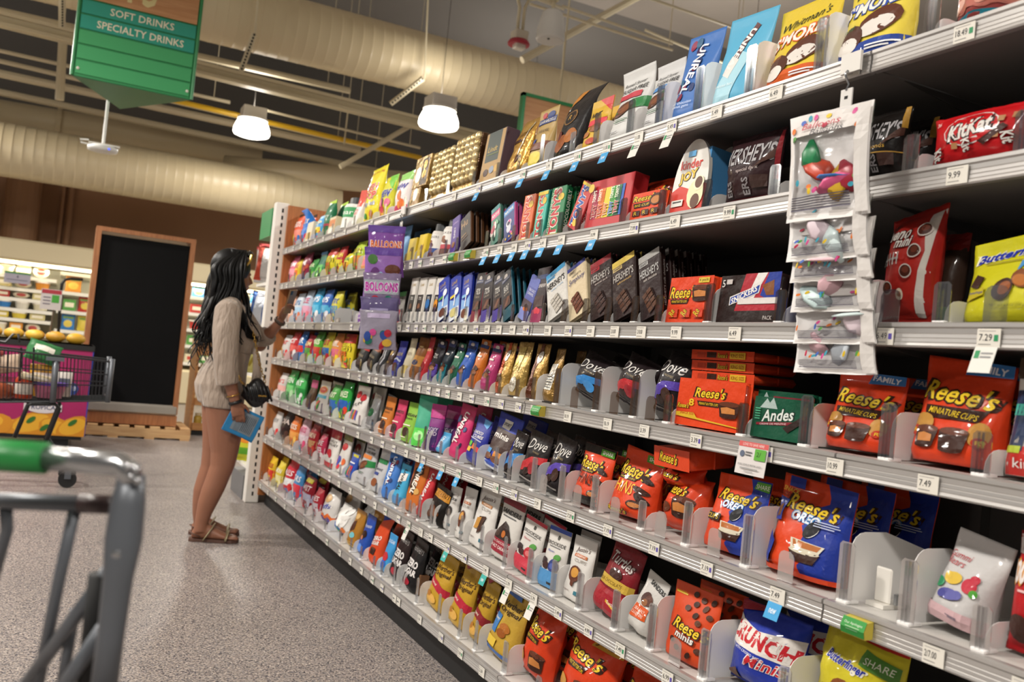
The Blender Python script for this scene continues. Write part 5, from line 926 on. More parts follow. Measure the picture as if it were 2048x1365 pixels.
# ---- sixth shelf
K = 5
item(K, 536, 547, 826, 'pillow', '#cfcac6', 'clear and white bag closest to the post', gen('CANDY', '#8a8a8a', None, ['#d83a3a', '#f0f0f0']))
item(K, 550, 564, 826, 'slump', '#2a1a18', 'dark cola coloured twist bag', gen('COLA', '#d8c8c0', None, ['#5a3a30', '#e0e0e0']), n=2)
item(K, 568, 582, 836, 'pillow', '#d8702a', 'tangerine bag with white name', gen('TRICKS', '#f4ead8', '#e8a050', ['#f0c060']), n=2)
item(K, 586, 600, 840, 'pillow', '#cfa8b4', 'rose tinted bag with candy hearts', gen('HEARTS', '#d0507a', '#d8c8d0', ['#d8507a', '#6ab0c8']), n=2)
item(K, 604, 618, 852, 'pillow', '#a82a34', 'ruby bag with tan band', gen('CINNAMON', '#f0d8c0', '#c89a6a', ['#d8483a']), n=2)
item(K, 624, 634, 870, 'pillow', '#c83a5a', 'small pink and white sweets bag', gen('LOVE', '#f4e8ea', '#e8d0d8', ['#e8e0e0']))
item(K, 640, 660, 858, 'pouch', '#d4d0ca', 'white pouch with red top and strawberries', [Rc(0, 0.72, 1, 1, '#b42430'), Tx('WILEY', 0.5, 0.64, 0.7, 0.07, '#2a2a2a'), Tx('WALLABY', 0.5, 0.56, 0.85, 0.07, '#2a2a2a'), El(0.45, 0.36, 0.2, 0.08, '#c02c34'), El(0.6, 0.3, 0.14, 0.07, '#c02c34'), Rc(0, 0, 1, 0.12, '#b42430')], FOIL, n=2)
item(K, 664, 680, 872, 'pouch', '#cfcbc6', 'white pouch with red badge and olive top', [Rc(0, 0.84, 1, 1, '#6a7a3a'), El(0.5, 0.68, 0.3, 0.1, '#b02c34'), Rc(0.2, 0.3, 0.5, 0.42, '#6a4a90')] + blobs(['#d86a3a', '#4a5ab0', '#d83a4a'], 4, 6, 0.08, 0.35), FOIL, n=2)
item(K, 684, 698, 910, 'pouch', '#2a4aa0', 'cobalt pouch with yellow seal and pencils', [Rc(0.2, 0.86, 0.9, 0.97, '#c8c03a'), Rib([(0.3, 0.1), (0.4, 0.5)], 0.1, '#3a9a4a'), Rib([(0.5, 0.1), (0.55, 0.5)], 0.1, '#d86a3a'), Rib([(0.7, 0.1), (0.7, 0.5)], 0.1, '#c83a4a'), Rc(0.2, 0.6, 0.8, 0.65, '#e0e0e8')], FOIL)
item(K, 702, 726, 884, 'pouch', '#b4b4b6', 'silver white bag with green leaf and chocolates', RS('#d07a3a'), FOIL, n=2, T=0.08)
item(K, 732, 752, 896, 'pouch', '#b8b8ba', 'silver white bag with green label, narrower', [Rc(0.1, 0.62, 0.9, 0.72, '#2f7a4a'), Tx('Sweet', 0.5, 0.5, 0.6, 0.08, '#4a4a5a'), Rc(0.1, 0.36, 0.6, 0.42, '#3a4a8a'), El(0.5, 0.2, 0.25, 0.09, '#8a5030')], FOIL, T=0.07, n=2)
item(K, 756, 772, 906, 'pouch', '#3f74bc', 'medium blue pouch with candy gems, edge on', unreal('#dfe6ee', ['#7c1f3c', '#24386a'], 13), SATIN, yaw=12, n=2)
item(K, 776, 794, 932, 'pouch', '#3f9cc4', 'aqua pouch with white bar picture', [Pg([(0.1, 0.5), (0.9, 0.62), (0.9, 0.8), (0.2, 0.75)], '#ddd8d2'), Tx('UNREAL', 0.5, 0.6, 0.28, 0.56, '#1f1a1a', None, -96, 0, 0.05), Rc(0, 0, 1, 0.2, '#4a80b0')], SATIN, n=2)
item(K, 798, 826, 922, 'pouch', '#b8621f', 'orange pouch with brown diamond and white name', [Pg([(0.2, 0.8), (0.6, 0.95), (0.8, 0.75), (0.35, 0.6), (0.8, 0.4), (0.55, 0.3), (0.2, 0.45)], '#3f2414'), Tx('UNREAL', 0.5, 0.6, 0.3, 0.56, '#e8e0d4', None, -94, 0, 0.06), El(0.75, 0.4, 0.12, 0.06, '#c89a54')], SATIN, n=2)
item(K, 824, 840, 930, 'pouch', '#b0232c', 'red pouch with white name reading downward', [Tx('UNREAL', 0.5, 0.56, 0.3, 0.58, '#e8dcd8', None, -98, 0, 0.06), Rc(0, 0.0, 1, 0.1, '#c43a3c')], SATIN, n=3, roll=-5, flag='long', price='5.49')
item(K, 842, 872, 976, 'pouch', '#15110f', 'black toffee bag with amber name', [Rc(0.1, 0.66, 1, 0.86, '#b47a24'), Tx('RIESEN', 0.52, 0.78, 0.8, 0.11, '#c8862a', '#1a1210', 4, 0.15, 0.06, 0.06), El(0.4, 0.35, 0.2, 0.09, '#5c3016'), El(0.65, 0.28, 0.2, 0.1, '#7a4420'), El(0.35, 0.18, 0.2, 0.08, '#4a2814')], FOIL, T=0.06, roll=-6, price='5.29', div=0.12)
JU = lambda c, pic: [Tx("Justin's", 0.5, 0.8, 0.62, 0.09, '#4a2a24', None, 4, 0.3), Rc(0.22, 0.68, 0.78, 0.73, c), Tx('ORGANIC', 0.5, 0.705, 0.45, 0.03, '#f0e8e0'), Tx('CUPS', 0.55, 0.63, 0.5, 0.05, '#8a827a'), Tx('organic', 0.3, 0.14, 0.3, 0.04, '#5a3a34', None, 0, 0.2), Rc(0.68, 0.11, 0.86, 0.17, '#2f6a7a')] + pic
PB = [El(0.5, 0.42, 0.26, 0.13, '#5a2f1e'), El(0.5, 0.44, 0.17, 0.08, '#c08a3a'), Pg([(0.4, 0.36), (0.6, 0.34), (0.58, 0.22), (0.46, 0.24)], '#5a2f1e')]
SQ = [Pg([(0.4, 0.5), (0.72, 0.54), (0.66, 0.3), (0.5, 0.22)], '#3f2418'), Pg([(0.3, 0.46), (0.52, 0.5), (0.46, 0.3), (0.28, 0.28)], '#b8843a')]
item(K, 876, 897, 976, 'pouch', '#c3c0bb', 'white nut butter pouch, partly hidden slim one', JU('#3a3a3a', [El(0.5, 0.42, 0.24, 0.12, '#2a2422')]), SATIN, dx=0.02, T=0.04, div=0.12)
item(K, 899, 922, 980, 'pouch', '#c8c5c0', 'white nut butter pouch with round cup', JU('#b06a44', PB), SATIN, T=0.05, n=2, price='7.49', flag='teal', div=0.12)
item(K, 926, 964, 978, 'pouch', '#d0cdc8', 'white nut butter pouch with split square', JU('#b07a4a', SQ), SATIN, T=0.05, n=2, price='7.49', roll=-3, div=0.12)
SA = [Rc(0, 0.88, 1, 1, '#7a1f2c'), Tx('SANDERS', 0.5, 0.78, 0.84, 0.075, '#222', None, 0, 0, 0.05), Rc(0.2, 0.695, 0.8, 0.715, '#555'), Pg([(0.12, 0.32), (0.3, 0.5), (0.45, 0.63), (0.62, 0.58), (0.85, 0.4), (0.9, 0.32)], '#2c1c18'), El(0.55, 0.42, 0.08, 0.06, '#b0642c'), El(0.3, 0.4, 0.1, 0.05, '#433029'), Rc(0, 0.1, 1, 0.32, '#8a1f30'), Tx('DARK CHOCOLATE', 0.5, 0.27, 0.8, 0.04, '#e0d0cc'), Tx('SEA SALT CARAMEL', 0.5, 0.19, 0.9, 0.055, '#e0d0cc', None, 0, 0, 0.03)]
item(K, 967, 1010, 1004, 'pouch', '#c4c0ba', 'white and wine red caramel pouch', SA, SATIN, T=0.06, n=2, price='7.49', roll=-3, flag='teal', div=0.12)
BK = lambda c, f1, f2, foot: [Rc(0, 0.93, 1, 1, c), El(0.5, 0.84, 0.05, 0.04, '#3a3a34'), Tx('BROOKSIDE', 0.5, 0.73, 0.8, 0.06, '#2f2a2a', None, 0, 0, 0.01), Rc(0.25, 0.67, 0.75, 0.685, '#6a6a6a'), Tx('flavor', 0.4, 0.6, 0.3, 0.04, c), El(0.75, 0.52, 0.14, 0.06, '#4a8a3a', 10), El(0.68, 0.38, 0.2, 0.11, f1), El(0.66, 0.37, 0.1, 0.05, f2), El(0.24, 0.42, 0.13, 0.06, '#2a1a1c'), El(0.38, 0.35, 0.12, 0.06, '#3a2220'), Rc(0, 0, 1, 0.28, foot), Rc(0.6, 0.06, 0.8, 0.1, '#222')]
item(K, 1014, 1056, 1042, 'pouch', '#c6c2bc', 'grey white pouch with pomegranate and red foot', BK('#b02c3c', '#a82430', '#c86a6a', '#b83444'), SATIN, T=0.05, n=2, roll=-5, price='5.79', flag='long', div=0.12)
item(K, 1064, 1106, 1062, 'pouch', '#c8c4be', 'grey white pouch with berries and blue foot', BK('#2f4a9c', '#2a3a74', '#4a5a9c', '#4a86b8'), SATIN, T=0.05, n=1, price='5.79', flag='long', div=0.12)
item(K, 1112, 1156, 1082, 'pouch', '#cac7c2', 'white nut butter pouch near the dark red one', JU('#b0643c', PB), SATIN, T=0.05, price='7.49', div=0.12)
item(K, 1128, 1168, 1070, 'pouch', '#bdbab5', 'white nut butter pouch set back behind its neighbour', JU('#9a6a4c', []), SATIN, T=0.04, dx=0.07, div=False)
item(K, 1164, 1226, 1090, 'pouch', '#741720', 'dark red pouch with silver name and gold band', [Tx('Turtles', 0.5, 0.74, 0.74, 0.15, '#bdb4b0', '#4a1014', -2, 0.25, 0.03, 0.04), El(0.5, 0.55, 0.2, 0.08, '#3a1c14'), Pg([(0, 0.34), (1, 0.38), (1, 0.5), (0, 0.48)], '#b8973a'), Tx('MILK CHOCOLATE', 0.45, 0.42, 0.7, 0.05, '#5a3a14', None, 3), Rc(0, 0, 1, 0.33, '#941f2a'), Pg([(0.6, 0.2), (0.9, 0.12), (0.9, 0.1), (0.6, 0.16)], '#c8a23a'), Tx('Turtles', 0.75, 0.17, 0.24, 0.05, '#e0d0cc')], FOIL, T=0.08, roll=-9, pitch=8, price='4.99', div=0.12)
item(K, 1236, 1280, 1156, 'pouch', '#bcb9b4', 'white pouch with orange label and nut clusters', [Tx('SANDERS', 0.6, 0.82, 0.7, 0.08, '#222', None, -6, 0, 0.05), El(0.45, 0.58, 0.18, 0.1, '#4a2e28', 30), El(0.6, 0.56, 0.16, 0.09, '#5c3a30', -20), El(0.5, 0.5, 0.12, 0.06, '#8a5a3a'), Pg([(0.2, 0.18), (0.86, 0.24), (0.8, 0.44), (0.22, 0.42)], '#c4501f'), Tx('SEA SALT', 0.5, 0.35, 0.45, 0.05, '#e8dcd0', None, 3), Tx('CLUSTERS', 0.5, 0.28, 0.5, 0.05, '#e8dcd0', None, 3)], FOIL, T=0.07, roll=-12, pitch=8, price='7.49', div=0.12)
RM = [Rc(0.04, 0.84, 0.3, 0.86, '#c8a42a'), Tx('resealable', 0.16, 0.87, 0.24, 0.03, '#c8a42a')] + [El(a, b, 0.06, 0.04, c, r) for a, b, c, r in ((0.48, 0.9, '#371c12', 20), (0.66, 0.86, '#4a281a', 0), (0.86, 0.88, '#371c12', 30), (0.55, 0.78, '#371c12', 10), (0.76, 0.77, '#55301f', 40), (0.42, 0.7, '#4a281a', 0), (0.62, 0.64, '#371c12', 25), (0.88, 0.68, '#55301f', 0), (0.72, 0.56, '#5c3522', 0), (0.3, 0.24, '#371c12', 0), (0.44, 0.16, '#4a281a', 0), (0.7, 0.12, '#371c12', 30), (0.86, 0.22, '#4a281a', 0))] + reese(0.6, 0.45, 0.72, 0.15, -5) + [Tx('minis', 0.56, 0.33, 0.4, 0.09, '#d8d2cc', '#2a160e', -5, 0.05, 0.05, 0.05)]
item(K, 1308, 1400, 1182, 'pouch', '#c6441c', 'flat orange pouch sprinkled with tiny cups', RM, SATIN, T=0.06, pitch=5, n=2, price='6.99', step=0.07, div=0.13)
item(K, 1414, 1548, 1236, 'slump', '#22359a', 'blue crisped chocolate bag with red letters', [Pg([(0.0, 0.5), (1, 0.44), (1, 0.78), (0.5, 0.72), (0.0, 0.84)], '#d8d2cc'), Tx('CRUNCH', 0.52, 0.62, 0.94, 0.2, '#b8232c', None, -6, 0, 0.08), Tx('Minis', 0.7, 0.36, 0.46, 0.13, '#b8232c', '#dcd6d2', 0, 0.35, 0.02), Tx('MADE WITH CRISPED RICE', 0.4, 0.45, 0.6, 0.03, '#dcdce8', None, -6), Pg([(0.1, 0.12), (0.3, 0.2), (0.34, 0.06), (0.14, 0.02)], '#5c3a28'), Pg([(0, 0.86), (0.5, 0.98), (0.5, 1), (0, 1)], '#8a2430')], FOIL, T=0.12, pitch=8, n=2, price='6.99', div=0.13)
item(K, 1572, 1736, 1258, 'slump', '#c0b428', 'yellow bag with blue name and red top edge', [Pg([(0, 0.9), (1, 0.82), (1, 1), (0, 1)], '#b0261f'), Tx('Butterfinger', 0.5, 0.62, 0.5, 0.1, '#22329a', '#e0dcc8', -8, 0.2, 0.05, 0.05), Pg([(0.66, 0.66), (0.98, 0.58), (0.98, 0.72), (0.68, 0.8)], '#4a7a30'), Tx('SHARE', 0.83, 0.69, 0.24, 0.06, '#d8dcc8', None, -10), El(0.55, 0.36, 0.16, 0.14, '#7a4420'), El(0.3, 0.3, 0.1, 0.1, '#3a2018'), Rc(0, 0, 0.3, 0.22, '#2a3f90')], FOIL, T=0.12, pitch=8, price='7.49', div=0.13)

# ---- lowest shelf
K = 6
item(K, 526, 536, 916, 'pillow', '#d8b02a', 'golden bag with red trim closest to the post', gen('BUGLES', '#b02a2a', '#c8352c', ['#c8352c']), n=2)
item(K, 541, 552, 926, 'pillow', '#d8c23a', 'mustard bag with white patch', gen('LEMON', '#f4f0e0', '#e8e0a0', ['#f0e8b0']), n=2)
item(K, 555, 570, 926, 'slump', '#c02a38', 'round red gumball bag', gen('BALLS', '#f0e8e8', '#e0e0e0', ['#f0f0f0', '#3a7ac8', '#d83a3a']), n=2)
item(K, 574, 588, 936, 'pillow', '#4a8ac0', 'cornflower bag with red stars', gen('STARS', '#f0f0f0', '#d83a4a', ['#d83a4a', '#f0f0f0']), n=2)
item(K, 592, 610, 956, 'pillow', '#8f1f2c', 'wine red bag with yellow sticker', gen('TWIST', '#e8d8d8', '#b0b0c8', ['#c8c8d8', '#d83a4a']) + [Rc(0.25, 0.82, 0.85, 0.94, '#c8b82a')], n=2)
item(K, 614, 626, 980, 'pillow', '#b02c3a', 'red striped licorice bag', gen('VINES', '#f0e0e0', '#c8c0c8', ['#d8d0d8']))
item(K, 630, 650, 984, 'slump', '#d0ccc8', 'marshmallow bag with violet and orange waves', [wavy(0.3, 0.05, '#d86a2a', False), wavy(0.2, 0.04, '#3f2f8a', False), Tx('Puffs', 0.5, 0.5, 0.7, 0.14, '#2a3a9a', '#f4f0ea', 10, 0.2, 0.05), El(0.5, 0.75, 0.25, 0.12, '#d8b07a')], FOIL, T=0.10, n=2)
item(K, 654, 680, 1016, 'slump', '#d8d5d0', 'clear bag of white marshmallows with rainbow foot', [Pg([(0.0, 0.0), (0.9, 0.0), (0.5, 0.4), (0.1, 0.35)], '#2f5fb0'), Pg([(0.3, 0.0), (0.8, 0.0), (0.55, 0.3)], '#3a9a5a'), Pg([(0.55, 0), (1, 0), (0.75, 0.32)], '#d8742c'), Tx('Jet', 0.5, 0.5, 0.4, 0.12, '#c83a4a')] + blobs(['#e8e6e2', '#f0eeea', '#dcd9d4'], 5, 10, 0.5, 0.95, 0.16), FOIL, T=0.12, n=2)
item(K, 684, 702, 1024, 'pouch', '#9a6a24', 'gold and brown truffle bag', [Pg([(0.0, 0.3), (0.6, 0.45), (0.5, 0.7), (0.1, 0.6)], '#4a2a1c'), El(0.6, 0.3, 0.2, 0.08, '#6ab0b8'), El(0.35, 0.8, 0.2, 0.08, '#c8a060'), Rc(0, 0, 1, 0.12, '#c8a43a')], FOIL, T=0.08, n=2)
item(K, 706, 722, 1034, 'pouch', '#23489c', 'blue frozen treat bag', [Tx('freeze', 0.5, 0.72, 0.7, 0.09, '#d8dce8', None, 6, 0.2), El(0.5, 0.5, 0.25, 0.1, '#2a1a18'), El(0.4, 0.4, 0.12, 0.06, '#c87a3a'), El(0.5, 0.15, 0.3, 0.1, '#5a8ad8')], FOIL, T=0.07, n=2)
item(K, 726, 748, 1042, 'pouch', '#c4431c', 'red orange bag with bold white words', [Tx('ZERO', 0.45, 0.55, 0.7, 0.1, '#e0d8d2', None, 4, 0, 0.06), Tx('SUGAR', 0.45, 0.44, 0.7, 0.09, '#e0d8d2', None, 4, 0, 0.06)] + cup(0.5, 0.26, 0.2, 0.06), SATIN, T=0.07, n=2, slant=0.05, flop=0.2)
item(K, 752, 766, 1072, 'pouch', '#3a8cc4', 'light blue bag with red candies low down', [Tx('SUGAR', 0.5, 0.8, 0.8, 0.08, '#e0e8f0'), El(0.5, 0.4, 0.3, 0.12, '#b82c34'), El(0.5, 0.2, 0.3, 0.1, '#3a5ab8')], FOIL, T=0.06, n=2)
ZS_ = lambda: her(0.5, 0.78, 0.7, 0.1, '#8a8684') + [Tx('ZERO', 0.5, 0.5, 0.74, 0.15, '#d8d4d2', None, 2, 0, 0.07), Tx('SUGAR', 0.5, 0.34, 0.82, 0.13, '#d8d4d2', None, 2, 0, 0.07), El(0.6, 0.15, 0.2, 0.07, '#a02434')]
item(K, 768, 789, 1062, 'pouch', '#221718', 'brown black bag with bold white words', ZS_(), FOIL, T=0.07, n=2, roll=-6)
item(K, 792, 816, 1082, 'pouch', '#171617', 'glossy black bag with bold white words', ZS_(), FOIL, T=0.08, n=2, roll=-5, div=0.12)
item(K, 820, 832, 1150, 'box', '#6a4a30', 'small kraft carton low in its slot', [Tx('NUT', 0.5, 0.6, 0.6, 0.2, '#c87a7a')], CARD, dx=0.03, div=0.12)
WE = lambda band: [Tx("Werther's", 0.5, 0.72, 0.88, 0.1, '#3a2210', None, 8, 0.1, 0.02), Tx('Original', 0.5, 0.60, 0.8, 0.1, '#3a2210', None, 8, 0.1, 0.02), Pg([(0, 0.38), (1, 0.28), (1, 0.42), (0, 0.52)], band), Tx('caramel', 0.3, 0.42, 0.4, 0.05, '#e8dcc8', None, -8, 0.2), El(0.5, 0.15, 0.25, 0.07, '#c89a4a'), El(0.3, 0.2, 0.14, 0.05, '#a06a2a'), Pg([(0.05, 1), (0.5, 1), (0.2, 0.9)], '#8a1c2c')]
WT = dict(T=0.07, roll=-6, pitch=8, div=0.12, price='5.59')
item(K, 838, 872, 1112, 'pouch', '#b08a28', 'gold caramel bag with red band, farthest of three', WE('#a82436'), FOIL, n=2, **WT)
item(K, 882, 914, 1138, 'pouch', '#b08a28', 'gold caramel bag with red band, middle of three', WE('#a82436'), FOIL, n=2, **WT)
item(K, 924, 950, 1166, 'pouch', '#a88426', 'gold caramel bag with red band, nearest of three', WE('#7a1f24'), FOIL, n=2, **WT)
item(K, 956, 1006, 1190, 'pouch', '#b08e34', 'gold chewy caramel bag with blue tab and edges', [Tx("Werther's", 0.5, 0.78, 0.84, 0.1, '#33200f', None, 4, 0.1, 0.02), Tx('Original', 0.5, 0.67, 0.76, 0.1, '#33200f', None, 4, 0.1, 0.02), Rc(0.02, 0.3, 0.34, 0.58, '#3a74b0'), Tx('chewy', 0.18, 0.5, 0.24, 0.06, '#e8e4d8', None, 0, 0.2), El(0.6, 0.45, 0.18, 0.07, '#a05f22'), El(0.55, 0.36, 0.16, 0.06, '#8a4c1a'), Rc(0, 0.04, 1, 0.1, '#2a5aa0'), Rc(0, 0.9, 0.7, 1, '#2a5aa0'), Rc(0.02, 0.12, 0.5, 0.24, '#d0b040')], FOIL, T=0.08, roll=-5, pitch=8, n=2, price='5.59', div=0.12)
JB = lambda t: reese(0.45, 0.74, 0.74, 0.16, -6) + nib(0.42, 0.58, 0.5, 0.08, 'PEANUT BUTTER CUPS', -6) + [El(0.2, 0.3, 0.14, 0.1, '#b8863e')] + hcup(0.7, 0.3, 0.2, 0.1) + ([Rc(0.5, 0.88, 0.98, 0.99, '#b8862c'), Tx(t, 0.74, 0.935, 0.4, 0.07, '#33180e', None, 0, 0.1, 0.03)] if t else [])
item(K, 1014, 1070, 1232, 'slump', '#c43a1a', 'orange snack cup bag farthest in the bin', JB(None), FOIL, T=0.10, roll=-4, pitch=8, n=2, price='9.99', div=0.12)
item(K, 1082, 1180, 1288, 'slump', '#c83c1a', 'orange jumbo cup bag with tan corner', JB('JUMBO'), FOIL, T=0.12, pitch=10, n=2, price='9.99')
item(K, 1192, 1300, 1330, 'slump', '#bf3818', 'orange cup bag nearest in the bin', JB('SNACK'), FOIL, T=0.12, pitch=10, n=2, H=0.19)
item(K, 1316, 1460, 1400, 'slump', '#7a1a1a', 'dark red value bag at the lowest corner', [Tx('SNACK SIZE', 0.5, 0.85, 0.6, 0.07, '#cfc8c4', None, 0, 0, 0.04)], FOIL, T=0.12, n=1, H=0.2)

# ---- tags and dividers follow the goods
_seen = set()
for it in ITEMS:
    assert (it['k'], it['look']) not in _seen, it['look']
    _seen.add((it['k'], it['look']))
    if it['y'] < BY[0] + 0.3: continue
    if it['div'] is not False:
        yl = it['ya'] + 0.004
        divider(it['k'], yl, it['look'], it['tall'] if it['tall'] else (0.075 if it['y'] > 2.4 else 0.085), 0.024 if it['y'] > 2.4 else 0.034, None if it['tall'] > 0.12 else (0.09 if it['tall'] else 0.06 if it['y'] > 3.6 else 0.045))
        if it['price'] or it['y'] > 2.6: price_tag(it['k'], it['y'] - 0.02, it['price'], it['flag'], it['look'])

# clear rounded stops that hold the widest packs back
def clear_stop(k, y, look):
    w, h = 0.042, 0.062
    pts = [(-w / 2, 0.001), (w / 2, 0.001), (w / 2, h - 0.012), (w / 2 - 0.004, h - 0.004), (w / 2 - 0.012, h), (-w / 2 + 0.012, h), (-w / 2 + 0.004, h - 0.004), (-w / 2, h - 0.012)]
    o = MB(); o.prism([(a, 0, b) for a, b in pts], (0, 0.0016, 0)); o.box(-w / 2, w / 2, 0, 0.012, 0.0005, 0.0018)
    o = o.build('clear_stop', CLEAR)
    o.matrix_world = Matrix.Translation((D + 0.0175, y, ZS[k] + 0.001)) @ Matrix.Rotation(R(-90), 4, 'Z')
    tag(o, 'clear stop before the %s, %s shelf' % (look, ORD[k]), 'shelf stop', 'clear stops on the shelves')
for it in ITEMS:
    if it['look'] in ('large dark bag with a blue ribbon', 'large dark bag with a red ribbon', 'large dark bag with a violet ribbon', 'small dark bag with a violet ribbon', 'orange thins bag with black top and foot', 'orange thins bag bulging and creased',
                      'orange cup bag folded down at the bottom', 'orange and blue cookie cup bag, smaller', 'orange and blue cookie cup bag, larger', 'flat orange pouch sprinkled with tiny cups', 'red and white bag with chocolate pieces', 'bright yellow bag with blue name',
                      'orange pouch with brown diamond and white name', 'red pouch with white name reading downward'):
        clear_stop(it['k'], it['y'] - it['W'] * 0.08, it['look'])
# ------------------------------------------------------------------ end of the candy shelves: endcap with hanging snack bags
GREEN = mat('green_sign_paint', '#2f8a52', 0.4)
GREYB = mat('grey_base_enamel', '#6f6f70', 0.45)
ec = empty('endcap_display', (D + 0.45, 6.7, 0)); tag(ec, 'white endcap rack with a green header past the slotted post', 'display rack')
MB().box(D + 0.02, D + 0.9, 6.45, 6.48, 0.0, 2.06).build('back_panel', WHITEP, ec, world=True)
MB().box(D - 0.07, D + 0.9, 6.48, 6.86, 1.87, 2.07, '#2f8a52').build('header', GREEN, ec, world=True)
MB().box(D - 0.07, D + 0.9, 6.48, 6.95, 0.0, 0.17).build('base', GREYB, ec, world=True)
for z in (0.22, 0.86, 1.18, 1.52): MB().box(D - 0.06, D + 0.9, 6.48, 6.84, z, z + 0.02).build('shelf', WHITEP, ec, world=True)
def stand(name, kind, W, H, T, col, prints, m, loc, rz, label, cat, group=None, pitch=0, roll=0):
    o = pack_mesh(name, kind, W, H, T, col, prints, m, rng.random() * 50)
    o.matrix_world = Matrix.Translation(loc) @ Matrix.Rotation(R(rz), 4, 'Z') @ Matrix.Rotation(R(-pitch), 4, 'X') @ Matrix.Rotation(R(roll), 4, 'Y')
    tag(o, label, cat, group); return o
EG = 'snack bags on the endcap'
stand('snack_bag', 'pillow', 0.2, 0.27, 0.07, '#b8b4b0', [Rc(0, 0, 0.28, 1, '#a8402c'), Rc(0, 0.9, 1, 1, '#7a1f1c')], METALFOIL, (D - 0.03, 6.66, 1.556), -40, 'silver snack bag with rust red edge below the green header', 'bag', EG, roll=4)
stand('snack_bag', 'pillow', 0.2, 0.27, 0.07, '#c0bcb8', [Rc(0, 0.9, 1, 1, '#8a2f2c')], METALFOIL, (D - 0.01, 6.76, 1.548), -40, 'silver snack bag standing behind the rust edged one', 'bag', EG)
stand('snack_bag', 'pillow', 0.2, 0.24, 0.07, '#b4b8c0', [Rc(0.0, 0, 0.2, 1, '#2f4f8a'), Rc(0.6, 0, 0.75, 1, '#2f4f8a')], METALFOIL, (D - 0.04, 6.68, 1.236), -40, 'silver snack bag with navy stripes leaning on the endcap', 'bag', EG, roll=6)
stand('snack_bag', 'pillow', 0.2, 0.25, 0.07, '#b8b06a', [Rib([(0.2, 0.2), (0.5, 0.5), (0.3, 0.8)], 0.12, '#8a7a2a')], METALFOIL, (D - 0.02, 6.70, 0.886), -40, 'silver snack bag with olive gold swirl on the endcap', 'bag', EG)
stand('snack_bag', 'pillow', 0.22, 0.25, 0.08, '#c0c034', [Rc(0, 0.2, 1, 0.4, '#5a9a2c'), El(0.5, 0.65, 0.3, 0.12, '#d8862c')], FOIL, (D - 0.03, 6.68, 0.246), -40, 'yellow and green snack bag on the lowest endcap shelf', 'bag', EG)

# ------------------------------------------------------------------ far side: cold case, board, fruit bin
CY = 15.3
CREAM = mat('cream_case_enamel', '#cdbf9c', 0.5)
CASEW = mat('white_case_enamel', '#e9e6da', 0.45)
GLOW = mat('case_lamp_tube', '#ffffff', 0.5, emit=('#fff2cf', 9.0))
case = empty('cold_case', (2.0, 16.2, 0)); tag(case, 'long open cold case with a cream canopy along the brown wall', 'cold case')
zt, zb_ = ony(90, 485, CY - 0.3).z, ony(90, 528, CY - 0.3).z
MB().box(-4.5, 6.0, CY - 0.3, WALL_Y - 0.02, zb_, zt, bev=0.03).build('canopy', CREAM, case, world=True)
MB().box(-4.5, 6.0, WALL_Y - 0.7, WALL_Y - 0.65, 0.0, zb_).build('back_panel', CASEW, case, world=True)
MB().box(-4.5, 6.0, CY - 0.15, WALL_Y - 0.7, 0.0, 0.55, bev=0.03).build('base', CREAM, case, world=True)
MB().tube([(-4.4, CY - 0.16, zb_ - 0.025), (5.9, CY - 0.16, zb_ - 0.025)], 0.02, 8).build('lamp_tube', GLOW, case, world=True)
for xx in (-3.2, -0.6, 2.0, 4.6):
    l = bpy.data.lights.new('case_light', 'AREA'); l.shape = 'RECTANGLE'; l.size = 2.5; l.size_y = 0.12; l.energy = 34; l.color = (1.0, 0.93, 0.68)
    lo = bpy.data.objects.new('case_light', l); COL.objects.link(lo); lo.location = (xx, CY + 0.06, zb_ - 0.08); lo.rotation_euler = (R(28), 0, 0)
xm = ony(112, 600, CY).x
left_rows = [553, 577.5, 598, 619, 639, 666]; right_rows = [545, 584, 622, 661]
xb0, xb1 = ony(165, 640, CY).x, ony(395, 640, CY).x         # hidden behind the black board between these
x_end = ony(560, 640, CY).x
COLS = ['#d8c24a', '#e0d8b8', '#c8b03a', '#dcd6c4', '#b83a34', '#3a7ab8', '#d8903a', '#e4dcc0', '#5a9a4a', '#d0c48a']
CN = {'#d8c24a': 'yellow', '#e0d8b8': 'cream', '#c8b03a': 'mustard', '#dcd6c4': 'white', '#b83a34': 'red', '#3a7ab8': 'blue', '#d8903a': 'orange', '#e4dcc0': 'ivory', '#5a9a4a': 'green', '#d0c48a': 'straw'}
ORDN = ['first', 'second', 'third', 'fourth', 'fifth', 'sixth', 'seventh', 'eighth', 'ninth', 'tenth', 'eleventh', 'twelfth', 'thirteenth', 'fourteenth', 'fifteenth']
